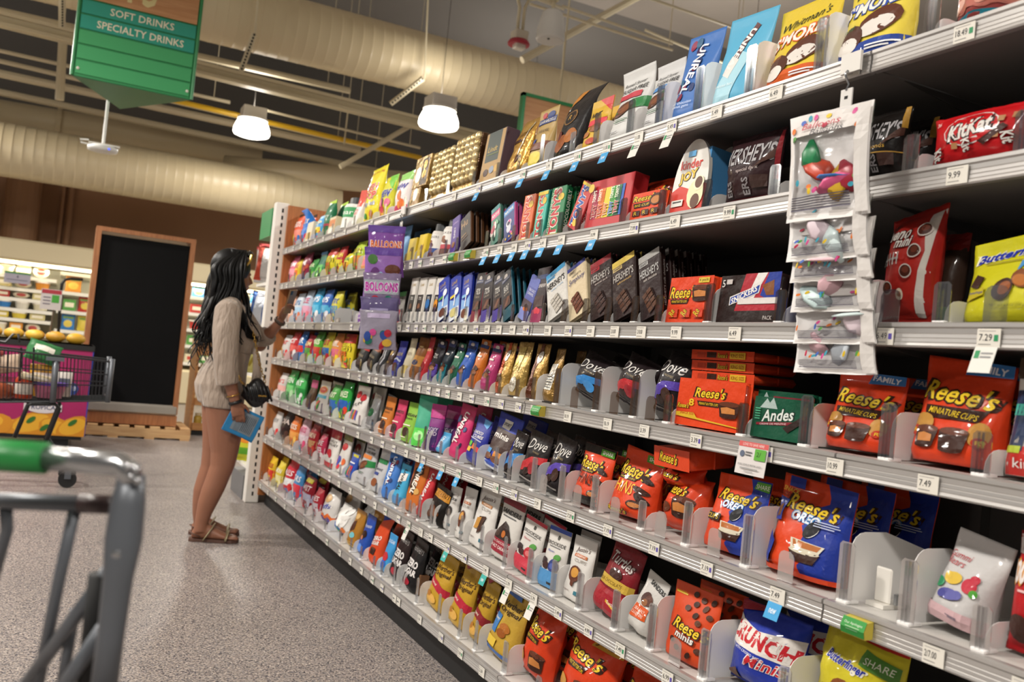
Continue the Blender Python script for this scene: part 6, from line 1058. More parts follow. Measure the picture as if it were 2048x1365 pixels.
def dairy(x, y, z, w, h, kind, col, lab):
    if kind == 'tub':
        o = MB().lathe([(w * 0.38, 0), (w * 0.46, h * 0.8), (w * 0.46, h * 0.82)], n=14, col=col).build('cheese_tub', CARD)
        MB().lathe([(w * 0.5, h * 0.82), (w * 0.5, h), (w * 0.1, h * 1.01)], n=14, col='#efe9dc').build('lid', CARD, o)
    elif kind == 'bag':
        sp = Shape('pillow', w, h, 0.06, x * 7); o = sp.mesh(col).build('cheese_bag', SATIN, smooth=True)
        s2, l2 = MB(), MB(); lay([El(0.5, 0.4, 0.34, 0.24, '#e0c85a'), Rc(0.1, 0.72, 0.9, 0.86, '#7a9a4a')], w, h, sp.skin(), s2, l2, base=.0013); s2.build('printed_artwork', SATIN, o)
    elif kind == 'wheel':
        o = MB().sphere((0, 0, h * 0.5), (w * 0.48, 0.05, h * 0.5), 14, 8, '#e2d8bc').build('round_cheese', CARD, smooth=True)
        MB().sphere((0, -0.045, h * 0.5), (w * 0.28, 0.02, h * 0.26), 12, 6, '#b04a44').build('round_label', CARD, o, smooth=True)
    else:
        o = MB().box(-w / 2, w / 2, -0.06, 0.06, 0, h, col, bev=0.006).build('cheese_carton', CARD)
        MB().box(-w * 0.36, w * 0.36, -0.064, -0.06, h * 0.3, h * 0.72, '#efe6cc' if col != '#e0d8b8' else '#c84a3a').build('front_label', CARD, o)
    o.location = (x, y, z)
    tag(o, lab, 'dairy product', 'goods in the cold case')
rd = random.Random(3)
def case_rows(rows, px_ref, x0, x1, side, kinds):
    for i, py in enumerate(rows):
        z = ony(px_ref, py, CY).z
        sh = MB().box(x0, x1, CY, WALL_Y - 0.7, z - 0.05, z); s = sh.build('shelf', CASEW, case, world=True)
        gap = (rows[i] - rows[i - 1]) / FPX * 13.7 if i else zb_ - z + 0.03
        if gap < 0.14: continue
        x = x0 + 0.08; n = 0
        while x < x1 - 0.24:
            kd = kinds[(i + n) % len(kinds)] if rd.random() < 0.75 else rd.choice(kinds)
            w = {'tub': 0.2, 'bag': 0.2, 'wheel': 0.22, 'box': 0.19}[kd] * rd.uniform(0.9, 1.15)
            h = min(gap - 0.06, {'tub': 0.13, 'bag': 0.26, 'wheel': 0.17, 'box': 0.14}[kd] * rd.uniform(0.9, 1.2))
            c = rd.choice(COLS)
            xc = x + w / 2
            pxx = proj((xc, CY, z))[0]
            if pxx > -40 and not (175 < pxx < 375) and pxx < 560:
                nm = {'tub': 'tub', 'bag': 'cheese bag', 'wheel': 'round cheese', 'box': 'carton'}[kd]
                if n < 15: dairy(xc, CY + 0.09, z + 0.004, w, h, kd, c, '%s %s, %s along the %s shelf of the cold case, %s bay' % (CN[c], nm, ORDN[n], ORDN[i], side))
                n += 1
            x += w + 0.03
case_rows(left_rows, 53, ony(-60, 600, CY).x, xm - 0.02, 'tub', ['box', 'tub', 'box', 'wheel', 'tub'])
case_rows(right_rows, 140, xm + 0.02, xb0 + 0.35, 'bag', ['bag', 'bag', 'box'])
case_rows([604, 636, 668, 700, 734], 480, xb1 - 0.2, x_end, 'far', ['bag', 'box', 'tub', 'box'])

# brown riser duct, wall pipes
pd = ony(42, 430, WALL_Y - 0.35)
MB().tube([(pd.x, pd.y, zt), (pd.x, pd.y, 4.2)], 0.27, 20).build('wall_duct', BROWN, loc=(pd.x, pd.y, zt)); tag(bpy.data.objects['wall_duct'], 'brown painted round duct rising against the far wall', 'duct')
for i, px in enumerate((122, 138)):
    q = ony(px, 430, WALL_Y - 0.1)
    o = MB().tube([(q.x, q.y, zt - 0.2), (q.x, q.y, 4.2)], 0.05 if i else 0.035, 10).build('wall_pipe', BROWN, loc=(q.x, q.y, zt)); tag(o, ['thinner brown wall pipe next to the round duct', 'thicker brown wall pipe farther from the round duct'][i], 'pipe')

# black display board on a pallet
YB = 10.1
FRAMEW = wood_mat('frame_wood', '#8a5632', '#a26a40', 4, 0.45)
PALW = wood_mat('pallet_wood', '#b58a5c', '#cba676', 3, 0.7, 0)
BLACK = mat('black_perforated_board', '#050506', 0.7, spec=0.15, bump=(220, 0.25, 0.002))
bx0, bx1 = ony(177, 640, YB).x, ony(371, 640, YB).x; bz1 = ony(290, 474, YB).z; bz0 = ony(258, 806, YB).z
bd = empty('display_board', ((bx0 + bx1) / 2, YB, 0.13)); tag(bd, 'tall black display board in a wood frame on a pallet', 'display board')
MB().box(bx0 + 0.03, bx1 - 0.03, YB + 0.02, YB + 0.10, 0.13, bz1 - 0.03).build('panel', BLACK, bd, world=True)
for x0, x1, z0, z1 in ((bx0 - 0.02, bx0 + 0.03, 0.26, bz1), (bx1 - 0.03, bx1 + 0.02, 0.26, bz1)): MB().box(x0, x1, YB - 0.02, YB + 0.35, z0, z1).build('frame_stile', FRAMEW, bd, world=True)
MB().box(bx0 - 0.02, bx1 + 0.02, YB - 0.02, YB + 0.35, bz1, bz1 + 0.045).build('frame_rail', FRAMEW, bd, world=True)
MB().box(bx0 - 0.02, bx1 + 0.02, YB - 0.03, YB + 0.02, bz0 - 0.11, bz0, bev=0.02).build('metal_strip', mat('satin_steel', '#a8a39a', 0.35, metal=0.7), bd, world=True)
MB().box(bx0 - 0.02, bx1 + 0.02, YB - 0.02, YB + 0.35, 0.135, bz0 - 0.11).build('plinth', FRAMEW, bd, world=True)
pal = empty('pallet', ((bx0 + bx1) / 2, YB + 0.2, 0)); tag(pal, 'pale wooden pallet carrying the black display board', 'pallet')
px0, px1 = onz(150, 868, 0.0).x - 0.05, onz(378, 882, 0).x
for i in range(8):
    x = px0 + i * (px1 - px0 - 0.1) / 7; MB().box(x, x + 0.095, YB - 0.12, YB + 0.7, 0.105, 0.125).build('deck_board', PALW, pal, world=True)
for y in (YB - 0.12, YB + 0.25, YB + 0.62):
    MB().box(px0, px1, y, y + 0.04, 0.02, 0.105).build('stringer', PALW, pal, world=True)
for i in range(4):
    x = px0 + i * (px1 - px0 - 0.1) / 3; MB().box(x, x + 0.095, YB - 0.12, YB + 0.7, 0.0, 0.02).build('bottom_board', PALW, pal, world=True)

# magenta fruit bin
YM = 8.94
mx1 = onz(155, 898, 0).x + 0.04; mx0 = mx1 - 1.25
mzt = ony(178, 693, YM).z; mzb = ony(158, 874, YM).z
fb = empty('fruit_bin', ((mx0 + mx1) / 2, YM + 0.4, 0)); tag(fb, 'magenta cardboard bin printed with mangoes, black foot', 'produce bin')
MAG = mat('printed_bin_card', attr=True, rough=0.45)
MB().box(mx0, mx1, YM, YM + 0.8, mzb, mzt, '#a01a5c').build('bin_wall', MAG, fb, world=True)
MB().box(mx1 - 0.004, mx1 + 0.006, YM - 0.004, YM + 0.8, mzb, mzt - 0.02, '#2a3a9a').build('blue_side', MAG, fb, world=True)
MB().box(mx0 - 0.01, mx1 + 0.01, YM - 0.015, YM + 0.82, mzt - 0.045, mzt, '#141414').build('black_rim', MAG, fb, world=True)
MB().box(mx0 + 0.03, mx1 - 0.02, YM + 0.01, YM + 0.78, 0.075, mzb, '#101012').build('black_foot', MAG, fb, world=True)
for x in (mx0 + 0.15, mx1 - 0.32): MB().box(x, x + 0.2, YM + 0.04, YM + 0.7, 0, 0.075, '#0c0c0d').build('foot_block', MAG, fb, world=True)
s2, l2 = MB(), MB(); Wm, Hm = mx1 - mx0, mzt - mzb
def uv(px, py): q = ony(px, py, YM); return ((q.x - mx0) / Wm, (q.z - mzb) / Hm)
pr = []
for px, py, rx, rz, rot in ((25, 862, 0.1, 0.10, 10), (68, 852, 0.17, 0.15, 20), (115, 864, 0.13, 0.12, -20), (150, 862, 0.13, 0.14, 25), (-20, 855, 0.14, 0.13, 15), (-70, 860, 0.14, 0.13, -15)):
    u, v = uv(px, py); v = max(v, rz * 0.55); pr += [El(u, v, rx, rz, '#d08a1c', rot), El(u - 0.02, v + 0.03, rx * 0.7, rz * 0.6, '#e2a92c', rot)]
for px, py in ((62, 840), (88, 862), (145, 846), (-30, 842)):
    u, v = uv(px, py); pr.append(El(u, max(v, 0.08), 0.035, 0.025, '#2f6a24', 40))
u, v = uv(86, 814); pr += [El(u, v, 0.115, 0.07, '#d8d2d6'), Rc(u - 0.12, v - 0.045, u + 0.12, v + 0.03, '#d8d2d6'), Tx('TROPICAL', u, v - 0.005, 0.2, 0.05, '#22335c', None, 0, 0, 0.03), Tx('SWEET', u + 0.01, v + 0.075, 0.12, 0.035, '#d8d2d6')]
u, v = uv(140, 778); pr += [El(u, v, 0.055, 0.075, '#1f3f8a'), Tx('CJB', u, v, 0.08, 0.06, '#d0d4e0')]
lay([(p if p[0] != 'e' else p) for p in pr], Wm, Hm, lambda a, b, o: (mx0 + a * Wm, YM - 0.002 - o, mzb + b * Hm), s2, l2, flat=True, step=0.0006)
s2.build('printed_artwork', MAG, fb, world=True); l2.build('lettering', MAG, fb, world=True)
for i in range(14):
    x = mx0 + 0.08 + (i % 7) * 0.17; y = YM + 0.18 + (i // 7) * 0.3
    o = MB().sphere((0, 0, 0), (0.085, 0.06, 0.05), 12, 8, ['#c89a2a', '#d2a836', '#bb8a24'][i % 3]).build('mango', mat('mango_skin', attr=True, rough=0.5), smooth=True)
    o.location = (x, y, mzt + 0.051); o.rotation_euler = (0, 0, R(rng.uniform(-50, 50)))
    tag(o, 'yellow mango, %s along the %s row heaped on the magenta bin' % (ORDN[i % 7], ['front', 'back'][i // 7]), 'mango', 'mangoes heaped on the bin')

# poster stand, bent pole, price cards
q = ony(98, 583, YM + 0.3); q2 = ony(90, 700, YM + 0.3); w = 0.17
ps = empty('price_sign', (q2.x, YM + 0.3, mzt)); tag(ps, 'white price sign with red top on a thin pole above the mangoes', 'sign')
MB().tube([(q2.x + 0.02, YM + 0.31, mzt), (q2.x + 0.04, YM + 0.31, q.z)], 0.008, 8, '#8a7a68').build('pole', METAL, ps, world=True)
zz = ony(100, 620, YM + 0.3).z
MB().box(q.x - 0.06, q.x + 0.11, YM + 0.285, YM + 0.295, zz, q.z + 0.02, '#c8c2c0').build('card', CARD, ps, world=True)
MB().box(q.x - 0.055, q.x + 0.105, YM + 0.282, YM + 0.285, q.z - 0.02, q.z + 0.015, '#a83a44').build('red_heading', CARD, ps, world=True)
MB().box(q.x + 0.03, q.x + 0.09, YM + 0.282, YM + 0.285, q.z - 0.10, q.z - 0.03, '#4a9a3f').build('green_box', CARD, ps, world=True)
for i in range(3): MB().box(q.x - 0.04, q.x + 0.02, YM + 0.282, YM + 0.285, q.z - 0.06 - i * 0.03, q.z - 0.05 - i * 0.03, '#77707a').build('print_line', CARD, ps, world=True)
a = [ony(116, 680, 9.9), ony(121, 590, 9.9), ony(124, 568, 9.9), ony(130, 560, 9.9), ony(142, 558, 9.9), ony(166, 560, 9.9)]
o = MB().tube([(a[0].x, a[0].y, 0.0)] + a, 0.014, 8, '#15130f').build('bent_pole', SATINPAINT, loc=(a[0].x, a[0].y, 0)); tag(o, 'thin black pole bent over at the top behind the bin', 'pole')
q = ony(35, 555, CY - 0.2)
o = MB().box(q.x - 0.17, q.x + 0.17, CY - 0.2, CY - 0.19, q.z - 0.09, q.z + 0.07, '#aaa6b4').build('price_card', CARD, loc=(q.x, CY - 0.2, q.z)); tag(o, 'grey price card with green edge hanging on the cold case', 'sign')
MB().box(-0.17, 0.17, -0.004, 0, 0.05, 0.075, '#3a8a4a').build('green_edge', CARD, o)
s2, l2 = MB(), MB(); lay([Tx('4', 0.5, 0.62, 0.08, 0.3, '#333344'), Rc(0.1, 0.28, 0.9, 0.34, '#666677')], 0.34, 0.16, lambda u, v, of: (u * 0.34 - 0.17, -0.001 - of, v * 0.16 - 0.09), s2, l2, flat=True); s2.build('print_line', CARD, o); l2.build('lettering', CARD, o)
MB().tube([(0, 0.005, 0.07), (0, 0.005, zb_ - q.z - 0.001)], 0.004, 6, '#888').build('hanger', METAL, o)

# wooden jar stand between the board and the shopper
YW = 10.6
w0, w1 = ony(384, 800, YW).x, ony(424, 800, YW).x + 0.35
st = empty('jar_stand', ((w0 + w1) / 2, YW + 0.3, 0)); tag(st, 'tan wooden crate stand with jars behind the shopper', 'display stand')
CR = wood_mat('crate_wood', '#a5713f', '#bb8850', 4, 0.6, 0)
for x in (w0, w1 - 0.03): MB().box(x, x + 0.03, YW, YW + 0.5, 0.05, 1.08).build('side_board', CR, st, world=True)
for z in (0.06, 0.34, 0.62, 0.9): MB().box(w0 + 0.03, w1 - 0.03, YW, YW + 0.5, z, z + 0.025).build('shelf_board', CR, st, world=True); MB().box(w0 + 0.03, w1 - 0.03, YW - 0.02, YW, z, z + 0.08).build('front_slat', CR, st, world=True)
MB().box(w0 + 0.02, w1 - 0.02, YW + 0.03, YW + 0.45, 0, 0.05, '#111').build('plinth', SATINPAINT, st, world=True)
for i in range(3):
    for j in range(4):
        o = MB().lathe([(0.04, 0), (0.045, 0.01), (0.045, 0.11), (0.03, 0.13)], n=12, col=['#c8a84a', '#d0b45a', '#8a5a2c'][j % 3]).build('preserve_jar', FOIL, smooth=True)
        o.location = (w0 + 0.1 + j * 0.12, YW + 0.12, (0.06, 0.34, 0.62)[i] + 0.026)
        MB().lathe([(0.036, 0.13), (0.036, 0.155), (0.01, 0.156)], n=12, col='#d8c8a0').build('lid', CARD, o)
        tag(o, 'amber preserve jar, %s along the %s board of the jar stand' % (ORDN[j], ['lowest', 'middle', 'upper'][i]), 'jar', 'jars on the stand')
for i in range(2):
    o = MB().box(0, 0.36, 0, 0.4, 0, 0.3, '#8f6b47').build('cardboard_carton', CARD); o.location = (w0 + 0.05, YW + 0.02, 0.927 + i * 0.311)
    MB().box(0.0, 0.36, -0.002, 0.0, 0.14, 0.16, '#b89a70').build('tape', CARD, o)
    tag(o, ['brown carton resting on the jar stand', 'brown carton topmost above the jar stand'][i], 'carton')

# ------------------------------------------------------------------ overhead
DUCT = mat('cream_duct_paint', '#cbbd9d', 0.42, vary=(0.6, '#bfae8b', 0.3))
def duct(name, y, z, r, x0, x1, label, rib=0.13, n=32):
    pts = []; rs = []; x = x0
    while x < x1:
        for dx_, k in ((0, 1.0), (rib * 0.05, 1.0), (rib * 0.85, 1.0), (rib * 0.9, 1.008), (rib * 0.96, 1.008)): pts.append((x + dx_, y, z)); rs.append(r * k)
        x += rib
    o = MB().tube(pts, rs, n, '#fff').build(name, DUCT, smooth=True, loc=(x0, y, z)); tag(o, label, 'duct'); return o
q0, q1 = ony(700, 150, 10.9), ony(700, 28, 10.9)
duct('air_duct', 10.9, (q0.z + q1.z) / 2, (q1.z - q0.z) / 2, -3.0, 9.0, 'large cream ribbed duct crossing above the candy shelves')
q0, q1 = ony(250, 392, 14.2), ony(250, 290, 14.2)
DB = (q0.z + q1.z) / 2
DUCTB = duct('air_duct', 14.2, DB, (q1.z - q0.z) / 2, -4.5, 3.6, 'cream ribbed duct crossing low in front of the brown wall')
a, b = ony(-40, 222, 15.2), ony(520, 312, 15.2)
o = MB().tube([a, b], 0.21, 20).build('air_duct', DUCT, smooth=True, loc=tuple(a)); tag(o, 'slim cream duct above and behind the low one', 'duct')
MB().tube([ony(112, 246, 15.2) - a, ony(122, 248, 15.2) - a], 0.235, 20).build('collar', DUCT, o)
a, b, c = ony(450, 335, 14.6), ony(560, 345, 14.3), ony(860, 372, 13.2)
L_ = DUCTB.location; MB().tube([a - L_, b - L_, c - L_], 0.19, 20).build('branch', DUCT, DUCTB, smooth=True)
STEEL = mat('cream_structural_paint', '#c9bd9f', 0.5)
def strut(name, p, q, r, label, cat, m=STEEL, n=8, hang=None):
    o = MB().tube([p, q], r, n).build(name, m, loc=tuple(p)); tag(o, label, cat)
    if hang is not None:
        t = p + (q - p) * hang; MB().tube([t - p, Vector((t.x, t.y, ROOF_Z + 0.01)) - p], 0.005, 6).build('hanger', STEEL, o)
    return o
def girder(name, pa, pb, h, d, label):
    a, b = Vector(pa), Vector(pb); g = empty(name, a); tag(g, label, 'beam')
    for dz in (0, h): MB().prism([(a.x, a.y - d, a.z + dz), (a.x, a.y + d, a.z + dz), (a.x, a.y + d, a.z + dz + 0.04), (a.x, a.y - d, a.z + dz + 0.04)], b - a).build('flange', STEEL, g, world=True)
    MB().prism([(a.x, a.y - 0.012, a.z), (a.x, a.y + 0.012, a.z), (a.x, a.y + 0.012, a.z + h), (a.x, a.y - 0.012, a.z + h)], b - a).build('web', STEEL, g, world=True)
girder('roof_girder', ony(-60, 38, 11.9), ony(1180, 342, 11.9), 0.12, 0.07, 'long cream roof girder passing behind both lamps')
PIPES = [((-60, 8), (700, 182), 12.2, 0.045, 'cream pipe just above the long girder'), ((-60, 88), (460, 205), 13.2, 0.025, 'thin cream pipe below the long girder'),
         ((-60, 108), (760, 300), 13.4, 0.03, 'cream pipe running past the green sign foot'), ((-60, 134), (720, 302), 13.8, 0.055, 'thick grey cream pipe high above the low duct'),
         ((-60, 172), (800, 352), 14.4, 0.05, 'grey cream pipe nearest above the low duct'), ((520, 218), (840, 296), 12.6, 0.018, 'fine conduit under the round lamp')]
for (a, b, y, r, lab) in PIPES: strut('ceiling_pipe', ony(a[0], a[1], y), ony(b[0], b[1], y), r, lab, 'pipe', hang=0.93)
strut('gas_pipe', ony(250, 178, 12.9), ony(842, 316, 12.9), 0.036, 'yellow gas pipe crossing behind the round lamp', 'pipe', mat('yellow_pipe_paint', '#d8ac1c', 0.4), hang=0.04)
strut('roof_brace', ony(830, 246, 12.4), ony(680, 334, 12.4), 0.035, 'slanting cream brace under the second lamp', 'brace')
strut('roof_brace', ony(1290, -14, 9.4), ony(1044, 120, 9.4), 0.045, 'slanting cream brace behind the white speaker', 'brace')
def channel(p, q, label):
    a, b = Vector(p), Vector(q); o = MB().tube([a, b], 0.035, 4).build('strut_channel', STEEL, loc=tuple(a)); tag(o, label, 'bracket')
    n = 12
    for i in range(n):
        c = (b - a) * ((i + 0.5) / n); MB().sphere(c + Vector((0.0, -0.027, 0.0)), (0.014, 0.014, 0.014), 6, 4, '#222').build('slot', POSTSLOT, o)
channel(ony(509, 68, 10.4), ony(482, 142, 10.6), 'slotted strut channel hanging near the green sign')
channel(ony(846, 157, 10.4), ony(781, 208, 10.6), 'slotted strut channel above the second lamp')
channel(ony(124, -10, 10.4), ony(124, 55, 10.6), 'slotted strut channel meeting the long girder')
for px, py0, py1, y, lab in ((121, 60, 200, 12.0, 'cream hanger post under the slotted channel'), (512, -30, 68, 10.4, 'thin hanger rod holding the slotted channel by the sign'), (851, -30, 157, 10.4, 'thin hanger rod holding the channel above the second lamp'),
                              (1124, 80, 170, 9.6, 'thin hanger rod below the white speaker'), (690, 222, 290, 12.8, 'short hanger rod touching the yellow pipe')):
    strut('hanger_rod', ony(px + 6, py0, y), ony(px - 2, py1, y), 0.012 if px != 121 else 0.05, lab, 'rod', hang=0.0)
for (p, q, y, lab) in (((1125, 12), (1345, 88), 8.6, 'upper of two cream conduits by the white speaker'), ((1060, 8), (1345, 100), 8.8, 'lower of two cream conduits by the white speaker'), ((1280, -10), (1480, 60), 8.3, 'cream conduit over the blue gem pouch'), ((1290, 60), (1480, 140), 9.0, 'faint cream conduit near the blue gem pouch')):
    strut('conduit', ony(*p, y), ony(*q, y), 0.016, lab, 'conduit', hang=0.97)

# lamps
SHADE = mat('glowing_lamp_shade', '#ffffff', 0.4, emit=('#fff6e6', 9.0))
HOUS = mat('white_lamp_housing', '#d8d4cc', 0.5)
for i, (x, y) in enumerate(LAMPS):
    lp = empty('ceiling_lamp', (x, y, LAMP_Z)); tag(lp, (['round glowing ceiling lamp nearer the green sign', 'round glowing ceiling lamp above the praline boxes'] + ['unseen round ceiling lamp, assumed beyond the picture edge'] * 20)[i], 'lamp', 'ceiling lamps' if i < 2 else 'ceiling lamps out of view')
    MB().lathe([(0.17, 0.01), (0.205, -0.04), (0.236, -0.12), (0.24, -0.17), (0.225, -0.20), (0.15, -0.224)], n=28).build('shade', SHADE, lp, smooth=True)
    MB().box(-0.15, 0.15, -0.15, 0.15, 0.02, 0.16).build('housing', HOUS, lp)
    MB().lathe([(0.2, 0.0), (0.2, 0.025)], n=20).build('collar', HOUS, lp)
    MB().tube([(0, 0, 0.16), (0, 0, ROOF_Z - LAMP_Z)], 0.004, 6).build('hanger', mat('dark_cable', '#4a4640', 0.6), lp)

# speaker, strobe, access point
YS = 8.0
q = ony(1100, 82, YS)
sp_ = empty('pendant_speaker', q); tag(sp_, 'white bell shaped pendant speaker under the roof', 'speaker')
r = 0.145; WPL = mat('white_speaker_plastic', '#d9d8d4', 0.45)
MB().lathe([(r * 0.95, 0), (r * 1.02, 0.02), (r * 1.0, 0.05), (r * 0.9, 0.16), (r * 0.72, 0.28), (r * 0.5, 0.31)], n=28).build('bell', WPL, sp_, smooth=True)
MB().lathe([(r * 0.9, -0.004), (r * 0.9, 0.0)], n=28, col='#c8c8c4').build('grille', PAINT, sp_)
MB().sphere((-0.05, -0.06, -0.004), 0.014, 8, 5, '#111').build('port', PAINT, sp_)
MB().tube([(0, 0, 0.3), (0, 0, 0.46)], 0.02, 8).build('hook', STEEL, sp_); MB().box(-0.13, 0.03, -0.05, 0.05, 0.4, 0.5).build('mount_box', STEEL, sp_)
MB().tube([(0, 0, 0.46), (0, 0, 2.2)], 0.008, 6).build('cable', STEEL, sp_)
q = ony(1036, 100, 8.6)
sb = empty('fire_strobe', q); tag(sb, 'fire alarm strobe with red bezel hanging by the speaker', 'alarm')
MB().box(-0.075, 0.075, -0.07, 0.07, 0.09, 0.2, '#cfc8b8', bev=0.006).build('back_box', PAINT, sb)
MB().lathe([(0.115, 0.05), (0.12, 0.07), (0.1, 0.1)], n=20, col='#a82638').build('bezel', PAINT, sb)
MB().box(-0.06, 0.06, -0.07, 0.03, 0.0, 0.06, '#d8d4c8', bev=0.01).build('lens', PAINT, sb)
for s in (-1, 1): MB().tube([(s * 0.03, 0, 0.2), (s * 0.03, 0, 0.46), (s * 0.07, 0, 0.56), (s * 0.16, 0, 0.6), (s * 0.5, 0, 0.58)], 0.018, 8).build('conduit', STEEL, sb, smooth=True)
q = ony(205, 300, 9.0)
ap = empty('wireless_access_point', q); tag(ap, 'flat white wireless access point on a thin stem', 'device')
MB().lathe([(0.08, -0.02), (0.125, -0.012), (0.13, 0.02), (0.1, 0.035)], n=24).build('puck', WPL, ap, smooth=True)
MB().box(-0.12, 0.14, -0.05, 0.05, 0.036, 0.05).build('bracket', HOUS, ap)
MB().tube([(0.0, 0, 0.05), (0.0, 0, ROOF_Z - q.z)], 0.014, 8).build('stem', WPL, ap)
MB().tube([(-0.1, 0, 0.03), (-0.18, 0, 0.035), (-0.19, 0, 0.06), (-0.12, 0, 0.07)], 0.008, 6).build('cable', WPL, ap)
MB().sphere((0.05, -0.118, -0.004), 0.008, 6, 4, '#3a5aff').build('indicator', mat('blue_indicator', '#2a4aff', 0.4, emit=('#3050ff', 3.0)), ap)

# aisle signs
YG = 8.0
SIGNW = wood_mat('sign_wood', '#c08a5c', '#cf9c6e', 3, 0.45, 0)
sx0, sx1 = ony(140, 148, YG).x, ony(384, 205, YG).x; sz0 = ony(137, 148, YG).z
tip = onz(240, 218, sz0)
sg = empty('aisle_sign', ((sx0 + sx1) / 2, YG + 0.3, sz0)); tag(sg, 'hanging green three sided aisle sign listing drinks', 'sign')
def tri(z0, z1, g): return [(sx0 + g, YG + g * 0.5, z0), (sx1 - g, YG + g * 0.5, z0), (tip.x, tip.y - g, z0)]
MB().prism(tri(sz0, 0, 0), (0, 0, 1.25)).build('green_body', GREEN, sg, world=True)
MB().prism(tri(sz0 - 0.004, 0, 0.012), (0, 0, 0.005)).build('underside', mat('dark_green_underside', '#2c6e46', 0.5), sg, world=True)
hs = 0.122; L = sx1 - sx0
rows = [('#45a468', None), ('#45a468', None), ('#45a468', None), ('#2f9c86', 'SPECIALTY DRINKS'), ('#2f9c86', 'SOFT DRINKS')]
for i, (c, t) in enumerate(rows):
    z = sz0 + 0.02 + i * hs
    o = MB().box(sx0 + 0.03, sx1 - 0.03, YG - 0.012, YG, z, z + hs - 0.012, c, bev=0.004).build('strip', SATINPAINT, sg, world=True)
    if t:
        s2, l2 = MB(), MB(); lay([Tx(t, 0.52, 0.5, 0.76 if len(t) > 12 else 0.56, 0.54, '#efe6cc', None, 0, 0, 0.02)], L - 0.06, hs - 0.012, lambda u, v, of: (sx0 + 0.03 + u * (L - 0.06), YG - 0.0125 - of, z + v * (hs - 0.012)), s2, l2, flat=True)
        k = l2.build('lettering', PAINT, o); k.location = (-sg.location.x, -sg.location.y, -sg.location.z)
z = sz0 + 0.02 + 5 * hs
o = MB().box(sx0 + 0.03, sx1 - 0.03, YG - 0.012, YG, z, z + 0.55).build('wood_panel', SIGNW, sg, world=True)
s2, l2 = MB(), MB(); lay([Tx('13', 0.5, 0.44, 0.26, 0.72, '#e2d49a', None, 0, 0, 0.01)], L - 0.06, 0.5, lambda u, v, of: (sx0 + 0.03 + u * (L - 0.06), YG - 0.0125 - of, z + v * 0.5), s2, l2, flat=True)
k = l2.build('numeral', PAINT, o); k.location = (-sg.location.x, -sg.location.y, -sg.location.z)
for x in (sx0 + 0.01, sx1 - 0.01): MB().tube([(x, YG - 0.004, sz0), (x, YG - 0.004, sz0 + 1.25)], 0.014, 8).build('edge_trim', GREEN, sg, world=True)
for x in (sx0 + 0.05, sx1 - 0.05): MB().sphere((x, YG - 0.014, sz0 + 0.06), 0.013, 8, 5, '#e8e4da').build('rivet', PAINT, sg, world=True)
MB().tube([((sx0 + sx1) / 2, YG + 0.2, sz0 + 1.25), ((sx0 + sx1) / 2, YG + 0.2, ROOF_Z)], 0.008, 6).build('hanger', STEEL, sg, world=True)
y2 = 7.4; q = ony(1046, 184, y2)
s2g = empty('aisle_sign', (q.x + 0.45, y2, q.z - 1.2)); tag(s2g, 'green framed wood aisle sign partly behind the black bag', 'sign')
MB().box(q.x + 0.03, q.x + 0.9, y2, y2 + 0.03, q.z - 1.2, q.z - 0.03).build('wood_panel', SIGNW, s2g, world=True)
MB().box(q.x, q.x + 0.03, y2 - 0.012, y2 + 0.05, q.z - 1.2, q.z).build('frame_edge', GREEN, s2g, world=True)
MB().box(q.x, q.x + 0.93, y2 - 0.012, y2 + 0.05, q.z - 0.03, q.z).build('frame_top', GREEN, s2g, world=True)
MB().tube([(q.x + 0.4, y2 + 0.02, q.z), (q.x + 0.4, y2 + 0.02, ROOF_Z)], 0.008, 6).build('hanger', STEEL, s2g, world=True)
MB().box(q.x + 0.03, q.x + 0.9, y2 - 0.008, y2, q.z - 0.62, q.z - 0.5, '#2f9c86').build('strip', SATINPAINT, s2g, world=True)
# ------------------------------------------------------------------ the shopper
Y0 = 5.22
def wp(px, py, dy=0.0): return ony(px, py, Y0 + dy)
SKIN = mat('skin', '#8d5f49', 0.45, sss=0.06, bump=(60, 0.05, 0.002))
LINEN = mat('taupe_linen', '#9a8a7c', 0.75, sheen=0.2, bump=(1.0, 0.9, 0.03), stretch=(26, 26, 6))
HAIRM = mat('black_hair', '#050506', 0.45, spec=0.22, bump=(90, 0.25, 0.003))
LEATHER = mat('black_leather', '#0d0d0f', 0.38)
GOLD = mat('gold_metal', '#b8944a', 0.3, metal=0.9)
person = empty('person', (0.85, Y0, 0.0))
tag(person, 'shopper with long black hair holding up a phone at the shelves', 'person')

def fuse(mb, name, material, voxel, iters=6, parent=person, fac=0.5):
    """one continuous surface from overlapping closed shapes"""
    o = mb.build(name, material, world=False)
    md = o.modifiers.new('r', 'REMESH'); md.mode = 'VOXEL'; md.voxel_size = voxel; md.use_smooth_shade = True
    sm = o.modifiers.new('s', 'SMOOTH'); sm.iterations = iters; sm.factor = fac
    bpy.context.view_layer.update()
    me = bpy.data.meshes.new_from_object(o.evaluated_get(bpy.context.evaluated_depsgraph_get()))
    bpy.data.objects.remove(o)
    L = person.location
    me.transform(Matrix.Translation(-L)); me.materials.clear(); me.materials.append(material)
    me.polygons.foreach_set('use_smooth', [True] * len(me.polygons))
    n = bpy.data.objects.new(name, me); COL.objects.link(n); n.parent = parent
    return n

